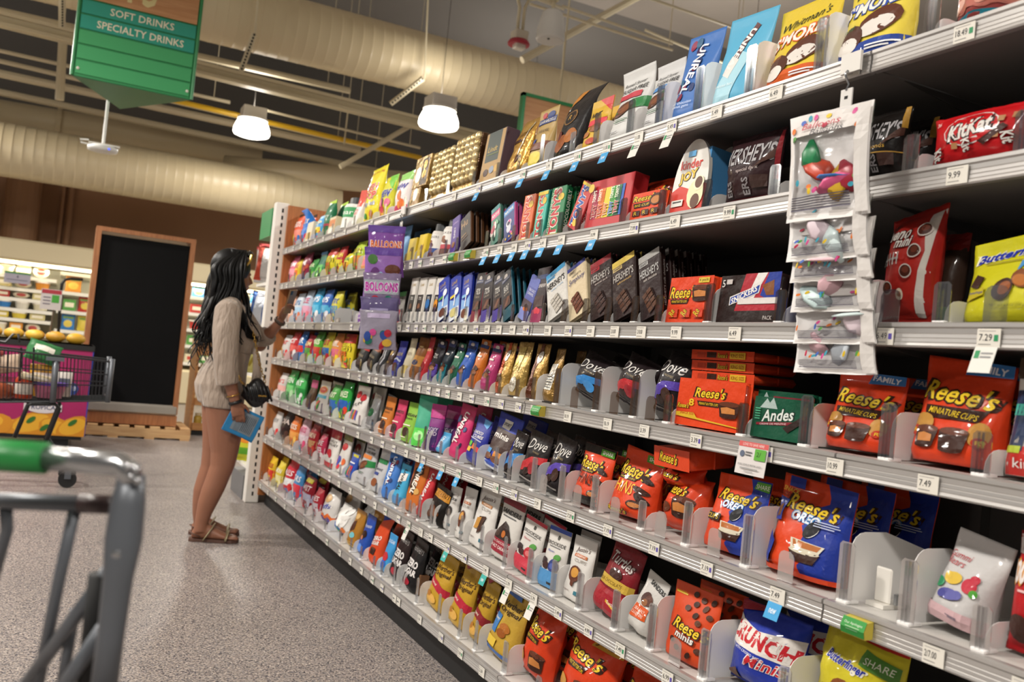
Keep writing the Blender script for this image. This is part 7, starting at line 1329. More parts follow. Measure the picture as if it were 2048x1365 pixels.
def rings(mb, rs, n=20, tilt=0.0):
    """rs: (centre, half width along x, half width along y)"""
    vs = []
    for c, a, b in rs:
        for k in range(n):
            w = 2 * math.pi * k / n; vs.append((c.x + a * math.cos(w), c.y + b * math.sin(w), c.z + tilt * a * math.cos(w)))
    m = len(rs)
    fs = [(i * n + k, (i + 1) * n + k, (i + 1) * n + (k + 1) % n, i * n + (k + 1) % n) for i in range(m - 1) for k in range(n)]
    fs += [tuple(range(n)), tuple((m - 1) * n + k for k in range(n))[::-1]]
    mb.add(vs, fs)

body = MB()
# legs: from hip to ankle
near = [((446, 806), .100, .085), ((449, 840), .097, .085), ((450, 875), .088, .078), ((449, 905), .074, .066), ((445, 932), .066, .06), ((436, 955), .063, .056), ((426, 980), .061, .054), ((416, 1005), .053, .047), ((408, 1028), .042, .038), ((403, 1046), .036, .033), ((400, 1064), .036, .034)]
far_ = [((440, 806), .100, .085), ((438, 840), .093, .082), ((435, 875), .082, .075), ((430, 905), .070, .064), ((425, 932), .064, .058), ((417, 955), .062, .056), ((409, 980), .060, .054), ((404, 1005), .052, .046), ((400, 1028), .041, .037), ((400, 1046), .036, .033), ((402, 1060), .036, .034)]
LN, LF = -0.085, 0.085
rings(body, [(wp(c[0], c[1], LN), a, b) for c, a, b in near]); rings(body, [(wp(c[0], c[1], LF), a, b) for c, a, b in far_])
def foot(mb, heel, toe, dyo):
    h, t = Vector(heel), Vector(toe); d = t - h; u = d.normalized(); s = Vector((-u.y, u.x, 0))
    prof = [(0.0, 0.028, 0.02, 0.034), (0.08, 0.034, 0.033, 0.045), (0.2, 0.034, 0.048, 0.055), (0.34, 0.032, 0.046, 0.052), (0.5, 0.036, 0.036, 0.042), (0.65, 0.041, 0.026, 0.034), (0.8, 0.042, 0.018, 0.027), (0.92, 0.036, 0.013, 0.022)]
    vs = []; n = 14
    for f, w, hh, zc in prof:
        c = h + d * f
        for k in range(n):
            a = 2 * math.pi * k / n; vs.append((c.x + s.x * w * math.cos(a), c.y + s.y * w * math.cos(a), max(0.016, zc + hh * math.sin(a))))
    m = len(prof); fs = [(i * n + k, i * n + (k + 1) % n, (i + 1) * n + (k + 1) % n, (i + 1) * n + k) for i in range(m - 1) for k in range(n)] + [tuple(range(n))[::-1], tuple((m - 1) * n + k for k in range(n))]
    mb.add(vs, fs)
    for i in range(5):                                       # toes
        o = (i - 2) * 0.0155; q = h + d * (0.9 - abs(i - 1) * 0.02) + s * o * (1 if dyo < 0 else -1)
        r = 0.0105 if i != 4 else 0.013
        mb.tube([q + Vector((0, 0, 0.026)), q + u * 0.022 + Vector((0, 0, 0.027)), q + u * 0.038 + Vector((0, 0, 0.022))], [r, r, r * 0.7], 8)
FN = (Vector((0.735, 5.155, 0)), Vector((0.965, 5.105, 0))); FF = (Vector((0.755, 5.33, 0)), Vector((1.0, 5.29, 0)))
foot(body, FN[0], FN[1], -1); foot(body, FF[0], FF[1], 1)
# trunk, neck, head
rings(body, [(wp(443, 812), .105, .15), (wp(441, 775), .13, .168), (wp(452, 735), .11, .15), (wp(466, 703), .092, .13), (wp(474, 665), .10, .138), (wp(468, 632), .095, .155), (wp(464, 611), .065, .13), (wp(466, 600), .05, .06)])
rings(body, [(wp(462, 616), .055, .06), (wp(466, 596), .05, .052), (wp(470, 575), .05, .05)])
hc = wp(466, 550); TURN = R(14)                             # the head turns a little away
fx = Vector((math.cos(TURN), math.sin(TURN), 0)); fy = Vector((-math.sin(TURN), math.cos(TURN), 0)); fz = Vector((0, 0, 1))
def hp(x, y, z): return hc + fx * x + fy * y + fz * z
def hell(mb, c, r, n=18, m=12):
    t = MB().sphere((0, 0, 0), r, n, m); mb.add([hp(c[0] + v[0], c[1] + v[1], c[2] + v[2]) for v in t.v], t.f)
hell(body, (0, 0, 0.03), (.095, .074, .093)); hell(body, (.028, 0, -.04), (.068, .058, .075)); hell(body, (.05, 0, -.095), (.034, .034, .022))
body.tube([hp(.088, 0, .012), hp(.102, 0, -.012), hp(.112, 0, -.03), (hp(.096, 0, -.038))], [.008, .010, .013, .012], 8)   # nose
hell(body, (.089, 0, -.062), (.012, .022, .007)); hell(body, (.086, 0, -.074), (.012, .019, .007))                        # lips
for s in (-1, 1):
    hell(body, (.078, s * .03, .012), (.016, .018, .010)); hell(body, (-.005, s * .074, -.012), (.018, .008, .032))        # brow ridge, ear
# near arm hangs, far arm raised
def arm(mb, pts, rs): mb.tube(pts, rs, 14)
NA = [wp(458, 618, -.165), wp(453, 660, -.20), wp(451, 708, -.225), wp(457, 750, -.235), wp(466, 788, -.235), wp(471, 806, -.235)]
arm(body, NA, [.052, .047, .041, .04, .031, .026])
FA = [wp(470, 618, .165), wp(492, 655, .20), wp(520, 690, .20), wp(538, 668, .15), wp(553, 651, .10), wp(562, 640, .08)]
arm(body, FA, [.052, .046, .040, .037, .029, .025])
body.sphere(FA[2], .041, 12, 8); body.sphere(NA[2], .042, 12, 8)
def hand(mb, wrist, fwd, side, palm_n, curls, thumb_dir, k=1.0, spread=0.0):
    """wrist point, direction to the knuckles, direction from little finger to index, palm normal; curls: bend per finger"""
    f, s, n = Vector(fwd).normalized(), Vector(side).normalized(), Vector(palm_n).normalized()
    P = lambda a, b, c: wrist + f * (a * k) + s * (b * k) + n * (c * k)
    mb.tube([P(-.015, 0, 0), P(.02, 0, 0), P(.05, .002, 0), P(.078, .003, 0)], [.017 * k, .018 * k, .017 * k, .013 * k], 12, rb=[.024 * k, .034 * k, .040 * k, .038 * k], ref=n)
    tips = []
    for i, (L, r) in enumerate(((.062, .0072), (.074, .008), (.079, .0083), (.072, .008))):     # little .. index
        b = -.028 + i * .0195; c = curls[i]; base = P(.074, b, 0); d = f * 1.0 + s * spread * (i - 1.5); d.normalize()
        pts = [P(.05, b, 0), base]; ang = 0.0; p = base
        for j, fr in enumerate((.42, .32, .26)):
            ang += c * (0.8, 1.1, 0.8)[j]; dd = (d * math.cos(ang) + n * math.sin(ang)); p = p + dd * (L * fr * k); pts.append(p)
        mb.tube(pts, [r * 1.05 * k, r * 1.05 * k, r * k, r * .92 * k, r * .75 * k], 8); tips.append(p)
    t = Vector(thumb_dir).normalized(); b0 = P(.012, .022, .002); b1 = b0 + (s * .6 + t * .6 + f * .3).normalized() * (.034 * k); b2 = b1 + (t * .75 + f * .6).normalized() * (.03 * k); b3 = b2 + (f * .8 + t * .35).normalized() * (.024 * k)
    mb.tube([P(.0, .01, 0), b0, b1, b2, b3], [.013 * k, .0125 * k, .011 * k, .0098 * k, .0072 * k], 8); tips.append(b3)
    return tips
# near hand: back of the hand towards the aisle, fingers down over the pouch
tn = hand(body, NA[-1], wp(480, 850, -.235) - wp(471, 806, -.235), (0.86, -0.1, 0.18), (-0.12, 1, 0.1), (0.55, 0.42, 0.42, 0.35), (0.75, 0.55, -0.25), 0.92, 0.05)
# far hand: wraps the phone from below, knuckles up
tf = hand(body, FA[-1], wp(577, 607, .06) - wp(562, 640, .08), (-0.55, -0.75, 0.15), (0.62, -0.60, -0.2), (0.85, 0.8, 0.72, 0.6), (-0.1, -0.85, 0.35), 0.92)
fuse(body, 'body', SKIN, 0.0052, 5)

# clothing: loose cropped top with wide sleeves, high shorts
top = MB()
rings(top, [(wp(470, 706), .100, .138), (wp(476, 690), .106, .142), (wp(480, 668), .118, .150), (wp(474, 640), .113, .168), (wp(466, 614), .088, .165), (wp(464, 604), .06, .12)])
top.tube([wp(463, 612, -.10), wp(456, 622, -.19), wp(452, 660, -.215), wp(451, 710, -.24), wp(453, 745, -.245), wp(457, 768, -.24)], [.062, .072, .072, .066, .064, .062], 18, rb=[.06, .062, .060, .058, .058, .060], ref=(1, 0, 0))
top.tube([wp(468, 612, .10), wp(476, 625, .19), wp(496, 655, .215), wp(520, 682, .205), wp(532, 674, .17), wp(538, 668, .15)], [.062, .07, .066, .062, .058, .056], 16)
fuse(top, 'blouse', LINEN, 0.007, 6)
tie = MB(); tie.tube([wp(508, 694, -.10), wp(513, 712, -.13), wp(514, 740, -.14), wp(512, 772, -.14)], [.012, .02, .024, .03], 10, rb=[.006, .007, .008, .008], ref=(1, 0, 0))
tie.build('waist_tie', LINEN, person, smooth=True, world=True)
sh_ = MB()
rings(sh_, [(wp(442, 808), .122, .168), (wp(440, 790), .133, .178), (wp(440, 770), .138, .180), (wp(446, 745), .128, .170), (wp(456, 722), .110, .152), (wp(467, 703), .098, .136), (wp(469, 698), .096, .134)])
for dy, dxp in ((LN, 3), (LF, -1)): rings(sh_, [(wp(444 + dxp, 816, dy), .108, .098), (wp(443 + dxp, 795, dy), .112, .1), (wp(442 + dxp, 775, dy), .10, .09)])
fuse(sh_, 'shorts', LINEN, 0.007, 5)

# hair: a cap over the skull and long waved locks
hair = MB()
t = MB().sphere((0, 0, 0), (.112, .092, .105), 18, 12); hair.add([hp(v[0] - .018, v[1], v[2] + .042) for v in t.v], t.f)
t = MB().sphere((0, 0, 0), (.085, .085, .12), 16, 10); hair.add([hp(v[0] - .05, v[1], v[2] - .06) for v in t.v], t.f)
rh = random.Random(11)
def lock(pts, r0, wav=0.012, ph=0.0):
    P = [Vector(p) for p in pts]; out = []; rr = []; n = 22
    for i in range(n):
        f = i / (n - 1) * (len(P) - 1); k = min(int(f), len(P) - 2); g = f - k
        p0, p1, p2, p3 = P[max(k - 1, 0)], P[k], P[k + 1], P[min(k + 2, len(P) - 1)]
        q = 0.5 * ((2 * p1) + (p2 - p0) * g + (2 * p0 - 5 * p1 + 4 * p2 - p3) * g * g + (3 * p1 - p0 - 3 * p2 + p3) * g ** 3)
        s = i / (n - 1); am = wav * max(0, s - 0.25) * 1.6
        out.append(q + Vector((am * math.sin(s * 15 + ph), am * 0.7 * math.cos(s * 13 + ph), 0))); rr.append(r0 * (0.75 + 0.5 * math.sin(math.pi * min(1, s * 1.2))) * (1 - 0.75 * max(0, s - 0.6) / 0.4))
    hair.tube(out, rr, 7, rb=[x * 0.5 for x in rr], ref=(0, 1, 0.2))
for i in range(46):                                          # down the back and the near side
    s = i / 45; dy = -.11 + .22 * rh.random(); e = rh.random()
    root = hp(.03 - .07 * rh.random(), dy * .45, .135)
    back = 412 + 26 * rh.random() + (14 if abs(dy) > .08 else 0)
    endx, endy = 382 + 48 * e, 660 + 82 * rh.random()
    lock([root, wp(back + 18, 535, dy * .9), wp(back + 2, 578, dy * 1.05), wp(back - 12 + 14 * e, 622, dy * 1.2 - .02), wp(endx + 4, (622 + endy) / 2 + 14, dy * 1.3 - .03), wp(endx, endy, dy * 1.3 - .03)], .016, .022, rh.random() * 6)
for i in range(26):                                          # over the near ear and shoulder
    e = i / 25; dy = -.09 - .03 * rh.random()
    x1 = 430 + 58 * e
    if e < .6: end = (396 + 62 * e + 10 * rh.random(), 640 + 80 * rh.random()); mid = (420 + 44 * e, 606)
    else: end = (472 + 44 * (e - .6) / .4 + 8 * rh.random(), 640 + 52 * rh.random()); mid = (452 + 44 * (e - .6) / .4, 612)
    ddy = -.15 if e < .6 else -.17
    lock([hp(.045 - .05 * (1 - e), dy * .3, .138), wp(x1 - 2 + 4 * e, 532, dy * .98), wp(x1 - 2, 566, dy * 1.1), wp(mid[0], mid[1], -.13), wp((mid[0] + end[0]) / 2, (mid[1] + end[1]) / 2, ddy), wp(end[0], end[1], ddy - .02)], .015, .018, rh.random() * 6)
for i in range(12):                                          # far side, beyond the face
    e = rh.random()
    lock([hp(.05, .03, .135), wp(486, 528, .09), wp(484 + 8 * e, 560, .11), wp(484 + 10 * e, 600, .12), wp(490 + 14 * e, 640, .10), wp(496 + 24 * e, 668 + 20 * e, .06)], .013, .02, rh.random() * 6)
for i in range(7):                                           # curled ends on the chest
    e = i / 6
    lock([wp(470 + 10 * e, 606, -.15), wp(480 + 12 * e, 636, -.17), wp(486 + 14 * e, 660, -.165), wp(500 + 14 * e, 676 + 10 * e, -.15), wp(512 + 10 * e, 672 + 8 * e, -.13)], .008, .02, e * 5)
hair.build('hair', HAIRM, person, smooth=True, world=True)
sg_ = MB(); sg_.tube([hp(.06, -.066, .112), hp(.075, -.02, .135), hp(.075, .02, .135), hp(.06, .066, .112)], .012, 8, rb=.02, ref=(0, 0, 1))
s1 = sg_.build('sunglasses', mat('dark_lens', '#15120e', 0.15), person, smooth=True, world=True)
g2 = MB(); g2.tube([hp(.062, -.082, .118), hp(.05, -.096, .085), hp(.03, -.1, .055)], .005, 6, rb=.008)
o = g2.build('temple_arm', GOLD, s1); o.location = (-person.location.x, -person.location.y, -person.location.z)

# jewellery, sandals
def ringband(c, axis, r, w, m, name, rb=None):
    a = Vector(axis).normalized(); u = a.orthogonal().normalized(); v = a.cross(u)
    mb = MB(); mb.tube([Vector(c) + u * (r * math.cos(2 * math.pi * i / 24)) + v * (r * math.sin(2 * math.pi * i / 24)) for i in range(24)], w, 8, rb=rb, closed=True, ref=tuple(a))
    return mb.build(name, m, person, smooth=True, world=True)
ax = NA[-1] - NA[-2]
ringband(NA[-2] + (NA[-1] - NA[-2]) * 0.95, ax, .031, .009, LEATHER, 'black_bracelet', .006)
ringband(NA[-2] + (NA[-1] - NA[-2]) * 0.15, ax, .035, .0028, GOLD, 'gold_bracelet')
ringband(FA[-1] - (FA[-1] - FA[-2]) * 0.28, FA[-1] - FA[-2], .031, .011, mat('brown_strap', '#4a3a30', 0.5), 'watch', .004)
SOLE = mat('brown_sandal_sole', '#5a3f34', 0.6); STRAP = mat('beaded_strap', '#8f8365', 0.4, metal=0.3, bump=(160, 0.6, 0.004))
for h, t, nm in ((FN[0], FN[1], 'near'), (FF[0], FF[1], 'far')):
    d = t - h; u = d.normalized(); s = Vector((-u.y, u.x, 0))
    out = [(-.06, .0), (-.05, .026), (.05, .036), (.35, .034), (.65, .045), (.9, .042), (1.03, .02), (1.06, 0), (1.03, -.02), (.9, -.042), (.65, -.045), (.35, -.034), (.05, -.036), (-.05, -.026)]
    so = MB(); so.prism([h + d * f + s * w + Vector((0, 0, .001)) for f, w in out], (0, 0, .016)); so = so.build('sandal', SOLE, person, world=True)
    for f, zz, rw, nme in ((.42, .083, .046, 'ankle_strap'), (.76, .046, .05, 'toe_strap')):
        c = h + d * f; st_ = MB()
        st_.tube([c + u * ((-.035 if f < .5 else .0) + (.05 if f < .5 else 0.01) * math.sin(math.pi * i / 10)) + s * (rw * math.cos(math.pi * i / 10)) + Vector((0, 0, .012 + zz * math.sin(math.pi * i / 10))) for i in range(11)], .004, 8, rb=.012, ref=(0, 0, 1))
        o = st_.build(nme, STRAP, so, smooth=True); o.location = (-person.location.x, -person.location.y, 0)
    st_ = MB(); st_.tube([h + d * .2 + s * .036 + Vector((0, 0, .03)), h + d * .02 + s * .032 + Vector((0, 0, .046)), h + d * -.03 + Vector((0, 0, .05)), h + d * .02 - s * .032 + Vector((0, 0, .046)), h + d * .2 - s * .036 + Vector((0, 0, .03))], .003, 6, rb=.008, ref=(0, 0, 1))
    o = st_.build('heel_strap', SOLE, so, smooth=True); o.location = (-person.location.x, -person.location.y, 0)

# what she carries: quilted bag on a chain, phone, blue pouch
bc = wp(513, 786, -.20)
bag = empty('shoulder_bag', bc); tag(bag, 'black quilted shoulder bag hanging from a gold chain at her hip', 'bag')
bm = MB(); n = 24
def bagring(a, h, y): return [(a * (0.9 + 0.1 * math.cos(4 * w)) * math.cos(w) * (1.05 if math.sin(w) < 0 else 0.88), y, h * math.sin(w) * (0.92 + 0.08 * math.cos(4 * w))) for w in [2 * math.pi * k / n for k in range(n)]]
rg = [bagring(.055, .055, -.048), bagring(.078, .076, -.038), bagring(.085, .083, 0), bagring(.078, .076, .038), bagring(.055, .055, .048)]
bm.add([p for r_ in rg for p in r_], [(i * n + k, i * n + (k + 1) % n, (i + 1) * n + (k + 1) % n, (i + 1) * n + k) for i in range(4) for k in range(n)] + [tuple(range(n))[::-1], tuple(4 * n + k for k in range(n))])
bm.build('bag_body', LEATHER, bag, smooth=True)
for i in range(7):                                           # stitched chevrons on the flap
    x = -.07 + i * .021; MB().tube([(x - .012, -.040, .06 - abs(x) * .3), (x + .004, -.052, .0), (x + .022, -.044, -.05 + abs(x) * .2)], .0065, 6).build('quilted_rib', LEATHER, bag, smooth=True)
MB().box(.0, .045, -.056, -.052, -.016, -.008).build('name_bar', GOLD, bag)
def chain(pts, nm):
    P = [Vector(p) - bc for p in pts]; tot = sum((b - a).length for a, b in zip(P, P[1:])); N = int(tot / .016)
    mb = MB()
    for i in range(N):
        d = (i + .5) / N * tot
        for a, b in zip(P, P[1:]):
            L = (b - a).length
            if d <= L: break
            d -= L
        t_ = (b - a).normalized(); c = a + t_ * d; u = (t_.cross(Vector((0, 1, 0))) if i % 2 else t_.cross(Vector((1, 0, 0)))).normalized()
        mb.tube([c + t_ * (.011 * math.cos(w)) + u * (.006 * math.sin(w)) for w in [2 * math.pi * k / 8 for k in range(8)]], .0022, 5, closed=True)
    mb.build(nm, GOLD, bag, smooth=True)
chain([wp(506, 662, -.215), wp(509, 676, -.21), wp(517, 720, -.20), wp(530, 766, -.21)], 'chain_strap')
chain([wp(478, 752, -.32), wp(482, 764, -.29), wp(490, 770, -.24)], 'chain_strap')
ph0, ph1 = wp(573, 628, .07), wp(588, 580, .02)
phn = empty('mobile_phone', (ph0 + ph1) / 2); tag(phn, 'dark mobile phone with amber case held up in one hand', 'phone')
zax = (ph1 - ph0).normalized(); nrm = Vector((-.62, .62, .25)); nrm = (nrm - zax * nrm.dot(zax)).normalized(); xax = zax.cross(nrm)
phn.matrix_world = Matrix(((xax.x, nrm.x, zax.x, phn.location.x), (xax.y, nrm.y, zax.y, phn.location.y), (xax.z, nrm.z, zax.z, phn.location.z), (0, 0, 0, 1)))
MB().box(-.037, .037, -.004, .004, -.076, .076, '#8a6a48', bev=.004).build('case', SATINPAINT, phn)
MB().box(-.034, .034, .0041, .0052, -.072, .072, '#0c1018').build('screen', SATINPAINT, phn)
MB().box(.008, .03, -.006, -.004, .045, .07, '#1a1a1c', bev=.002).build('camera_bump', SATINPAINT, phn)
pp = pack_mesh('stand_up_pouch', 'pouch', 0.155, 0.185, 0.022, '#2f7fb4', [Rc(0.14, 0.14, 0.9, 0.8, '#77838c'), Rc(0.14, 0.55, 0.9, 0.72, '#6a7680')] + [Rc(0.2, 0.2 + i * 0.05, 0.8, 0.215 + i * 0.05, '#3a3f48') for i in range(7)], SATIN, 5.0)
pc = wp(487, 847, -.205)
pp.matrix_world = Matrix.Translation(pc) @ Matrix.Rotation(R(8), 4, 'Z') @ Matrix.Rotation(R(-68), 4, 'Y') @ Matrix.Translation((0, 0, -0.09))
tag(pp, 'blue snack pouch with grey panel held in her lowered hand', 'pouch')
# ------------------------------------------------------------------ shopping carts
CARTG = mat('grey_cart_enamel', '#5c6066', 0.4, metal=0.3)
WIRE = mat('cart_wire', '#2c2e31', 0.35, metal=0.4)
CARTB = mat('black_cart_tube', '#121315', 0.4)
CHROME = mat('chrome_tube', '#a6a8aa', 0.22, metal=0.9)
GRIP = mat('green_grip', '#1f7a38', 0.4)
RUB = mat('black_rubber', '#101112', 0.7)
def fp(px, py, d):
    r_ = ray(px, py); return CAM + r_ * (d / r_.dot(_fw))
# the cart nearest the camera: only its handle end is in view
fc = empty('shopping_cart', (-0.1, 0.9, 0)); tag(fc, 'grey shopping cart with green handle grip, very close', 'shopping cart')
dH = 0.76
A, B, C_ = fp(-110, 905, dH), fp(92, 917, dH), fp(250, 935, dH)
MB().tube([A, B], 0.0135, 16).build('handle_grip', GRIP, fc, smooth=True, world=True)
MB().tube([B, fp(240, 929, dH), fp(258, 942, dH), fp(262, 965, dH)], 0.0105, 14).build('handle_tube', CHROME, fc, smooth=True, world=True)
MB().tube([fp(264, 950, dH), fp(256, 1010, dH), fp(247, 1080, dH * 0.99), fp(236, 1160, dH * 0.99), fp(222, 1270, dH), fp(205, 1400, dH)], [.011, .014, .015, .012, .011, .011], 14, rb=[.009, .010, .010, .009, .009, .009], ref=(1, 0, 0)).build('side_bracket', CARTG, fc, smooth=True, world=True)
for px, py in ((258, 935), (272, 940), (262, 955), (275, 962)): MB().sphere(fp(px, py, dH - 0.012), .004, 8, 5).build('rivet', CHROME, fc, smooth=True, world=True)
MB().sphere(fp(236, 1106, dH - 0.012), .007, 8, 5).build('bolt', CHROME, fc, smooth=True, world=True)
MB().tube([fp(-90, 1000, dH + .05), fp(225, 1010, dH + .05)], .0075, 12).build('cross_tube', CARTG, fc, smooth=True, world=True)
MB().tube([fp(160, 1008, dH + .045), fp(222, 1010, dH + .045)], .0085, 12).build('tube_sleeve', mat('dark_sleeve', '#3a2a2a', 0.4), fc, smooth=True, world=True)
for (a, b, c) in (((150, 1018), (118, 1160), (70, 1400)), ((12, 1015), (14, 1060), (-20, 1180))): MB().tube([fp(*a, dH + .05), fp(*b, dH + .06), fp(*c, dH + .08)], .0055, 10).build('basket_wire', CARTG, fc, smooth=True, world=True)
MB().tube([fp(226, 1130, dH + .03), fp(150, 1235, dH + .05), fp(30, 1400, dH + .09)], .0065, 10).build('basket_wire', CARTG, fc, smooth=True, world=True)
MB().tube([fp(208, 1255, dH + .02), fp(150, 1340, dH + .03), fp(110, 1400, dH + .04)], .0065, 10).build('basket_wire', CARTG, fc, smooth=True, world=True)
MB().tube([fp(150, 1222, dH + .06), fp(118, 1400, dH + .08)], .005, 10).build('basket_wire', CARTG, fc, smooth=True, world=True)
MB().tube([fp(196, 1150, dH + .03), fp(168, 1400, dH + .05)], .008, 10).build('inner_post', RUB, fc, smooth=True, world=True)
base = fp(205, 1400, dH)
MB().tube([base, (base.x, base.y + .03, .12)], .011, 10).build('frame_leg', CARTG, fc, smooth=True, world=True)
MB().tube([(base.x, base.y + .03, .13), (base.x - .5, base.y + .1, .13)], .011, 10).build('frame_tube', CARTG, fc, world=True)
w_ = MB().tube([(base.x - .012, base.y + .03, .06), (base.x + .012, base.y + .03, .06)], .06, 20).build('wheel', RUB, fc, world=True)

# the loaded cart in the middle distance
YC = 6.95
c2 = empty('shopping_cart', (ony(100, 900, YC).x, YC, 0)); tag(c2, 'loaded black wire shopping cart standing before the magenta bin', 'shopping cart')
def cp(px, py, dy=0.0): return ony(px, py, YC + dy)
HW = 0.24                                                    # half the basket's width
tl, tr, bl, br = (-60, 690), (222, 722), (-60, 800), (215, 797)
def rail(a, b, dy, r=.006): return [cp(a[0], a[1], 0) + Vector((0, dy, 0)), cp(b[0], b[1], 0) + Vector((0, dy, 0))]
for s in (-1, 1):
    dy = s * HW
    MB().tube(rail(tl, tr, dy), .007, 8).build('top_rail', WIRE, c2, world=True); MB().tube(rail(bl, br, dy), .006, 8).build('bottom_rail', WIRE, c2, world=True)
    for f in (.33, .62): MB().tube(rail((tl[0], tl[1] + (bl[1] - tl[1]) * f), (tr[0] - 2, tr[1] + (br[1] - tr[1]) * f), dy), .004, 6).build('side_rail', WIRE, c2, world=True)
    for i in range(40):
        f = i / 39; a = cp(tl[0] + (tr[0] - tl[0]) * f, tl[1] + (tr[1] - tl[1]) * f) + Vector((0, dy, 0)); b = cp(bl[0] + (br[0] - bl[0]) * f, bl[1] + (br[1] - bl[1]) * f) + Vector((0, dy, 0))
        MB().tube([a, b], .0026, 5, caps=False).build('basket_wire', WIRE, c2, world=True)
    a, b = cp(222, 716) + Vector((0, dy, 0)), cp(212, 800) + Vector((0, dy, 0)); MB().tube([a, b], .017, 8).build('corner_post', CARTG, c2, smooth=True, world=True)
    a, b = cp(113, 716) + Vector((0, dy - .012, 0)), cp(106, 800) + Vector((0, dy - .012, 0)); MB().tube([a, b], .02, 8, rb=.03, ref=(1, 0, 0)).build('side_post', CARTG, c2, smooth=True, world=True)
    MB().box(a.x - .06, a.x + .05, a.y - .03, a.y + .02, a.z - .012, a.z + .012).build('post_cap', CARTG, c2, world=True)
    L = [cp(32, 868), cp(58, 806), cp(66, 803), cp(110, 803), cp(119, 812), cp(92, 880)]
    MB().tube([p + Vector((0, dy * .9, 0)) for p in L], .014, 10).build('leg_frame', CARTB, c2, smooth=True, world=True)
a, b = cp(215, 797), cp(-60, 800)
for i in range(8):
    y = -HW + 2 * HW * (i + .5) / 8; MB().tube([a + Vector((0, y, 0)), b + Vector((0, y, 0))], .0035, 6).build('floor_wire', WIRE, c2, world=True)
for i in range(5):
    z0, z1 = cp(218, 722 + i * 18).z, cp(218, 722 + i * 18).z; x = cp(218, 740).x; MB().tube([(x, YC - HW, z0), (x, YC + HW, z1)], .004, 6).build('nose_wire', WIRE, c2, world=True)
lz = .2; xl0, xl1 = cp(-40, 890).x, cp(150, 900).x
for s in (-1, 1): MB().tube([(xl0, YC + s * .2, lz), (xl1, YC + s * .15, lz - .02)], .014, 10).build('base_tube', CARTB, c2, world=True); MB().tube([cp(92, 880) + Vector((0, s * HW * .9, 0)), (xl1 - .1, YC + s * .17, lz - .02)], .014, 10).build('leg_frame', CARTB, c2, world=True)
MB().tube([(xl1, YC - .15, lz - .02), (xl1, YC + .15, lz - .02)], .014, 10).build('base_tube', CARTB, c2, world=True)
for s in (-1, 1):
    for x in (xl1 - .03, xl0 + .05):
        MB().tube([(x, YC + s * .15 - .011, .058), (x, YC + s * .15 + .011, .058)], .058, 18).build('wheel', RUB, c2, world=True)
        MB().box(x - .02, x + .02, YC + s * .15 - .018, YC + s * .15 + .018, .06, lz - .02).build('caster_fork', CARTG, c2, world=True)
q = cp(-20, 684); MB().tube([q + Vector((0, -HW, .02)), q + Vector((0, HW, .02))], .016, 10).build('handle', GRIP, c2, smooth=True, world=True)
MB().tube([q + Vector((0, -HW, .02)), cp(15, 684) + Vector((0, -HW, 0)), cp(30, 668) + Vector((0, -HW, 0)), cp(40, 668) + Vector((0, -HW, 0)), cp(42, 684) + Vector((0, -HW, 0))], .008, 8).build('seat_hook', CARTB, c2, smooth=True, world=True)
for px in (20, 45, 70): a, b = cp(px, 694), cp(px - 3, 760); MB().tube([a + Vector((0, -HW + .03, 0)), b + Vector((0, -HW + .06, 0))], .006, 6).build('child_seat_wire', CARTB, c2, world=True)
zf = cp(80, 799).z + .012
def zfl(px):
    za, zb2 = cp(215, 797), cp(-60, 800); xx = cp(px, 798).x; f = (xx - zb2.x) / (za.x - zb2.x); return zb2.z + (za.z - zb2.z) * f + .012
def grocery(px, py, dy, mb, name, label, cat, m=FOIL):
    c = cp(px, py, dy); o = mb.build(name, m, smooth=True); o.location = (c.x, c.y, zfl(px)); tag(o, label, cat, 'groceries in the loaded cart'); return o
o = grocery(46, 790, -.08, MB().lathe([(.05, 0), (.056, .01), (.056, .12), (.04, .15)], n=16, col='#a83a1c'), 'sauce_jar', 'red sauce jar with white label in the wire cart', 'jar')
MB().lathe([(.057, .03), (.057, .10)], n=16, col='#cfc6bc').build('label', CARD, o); MB().lathe([(.042, .15), (.042, .175)], n=16, col='#8a2a1c').build('lid', CARD, o)
o = grocery(98, 790, -.05, MB().lathe([(.08, 0), (.10, .08), (.105, .09)], n=18, col='#b86a86'), 'berry_tub', 'pink tub with purple lid in the wire cart', 'tub')
MB().lathe([(.11, .088), (.11, .105), (.05, .11)], n=18, col='#5a2f9a').build('lid', CARD, o)
o = grocery(-4, 790, -.10, MB().sphere((0, 0, .06), (.07, .06, .06), 12, 8, '#a8563a').sphere((.05, .05, .05), (.05, .05, .05), 10, 7, '#8a4a34'), 'produce_bag', 'netted bag of reddish onions in the wire cart', 'bag')
MB().tube([(0, 0, .12), (.01, 0, .16)], [.015, .02], 8, '#d8c8c0').build('tied_neck', FILM, o)
for i, (px, dy, w, h, col, lab) in enumerate(((80, .10, .16, .22, '#c8942c', 'amber cereal carton standing in the wire cart'), (70, -.10, .2, .045, '#c0b090', 'beige flat pack lying across the cart'), (125, .06, .1, .17, '#cfc8c0', 'white carton with grey print near the cart nose'), (0, .05, .2, .14, '#8a2a4a', 'dark red carton deep in the wire cart'), (-45, -.1, .16, .1, '#c9b9a0', 'tan bread pack by the cart handle'))):
    o = grocery(px, 790, dy, MB().box(-w / 2, w / 2, -.035, .035, 0, h, col, bev=.004), 'grocery_carton', lab, 'carton', CARD)
    MB().box(-w * .35, w * .35, -.038, -.035, h * .4, h * .75, '#e0d6c6' if i != 2 else '#6a7078').build('front_label', CARD, o)
    if i == 1: o.location.z += .115; o.rotation_euler = (0, R(8), 0)
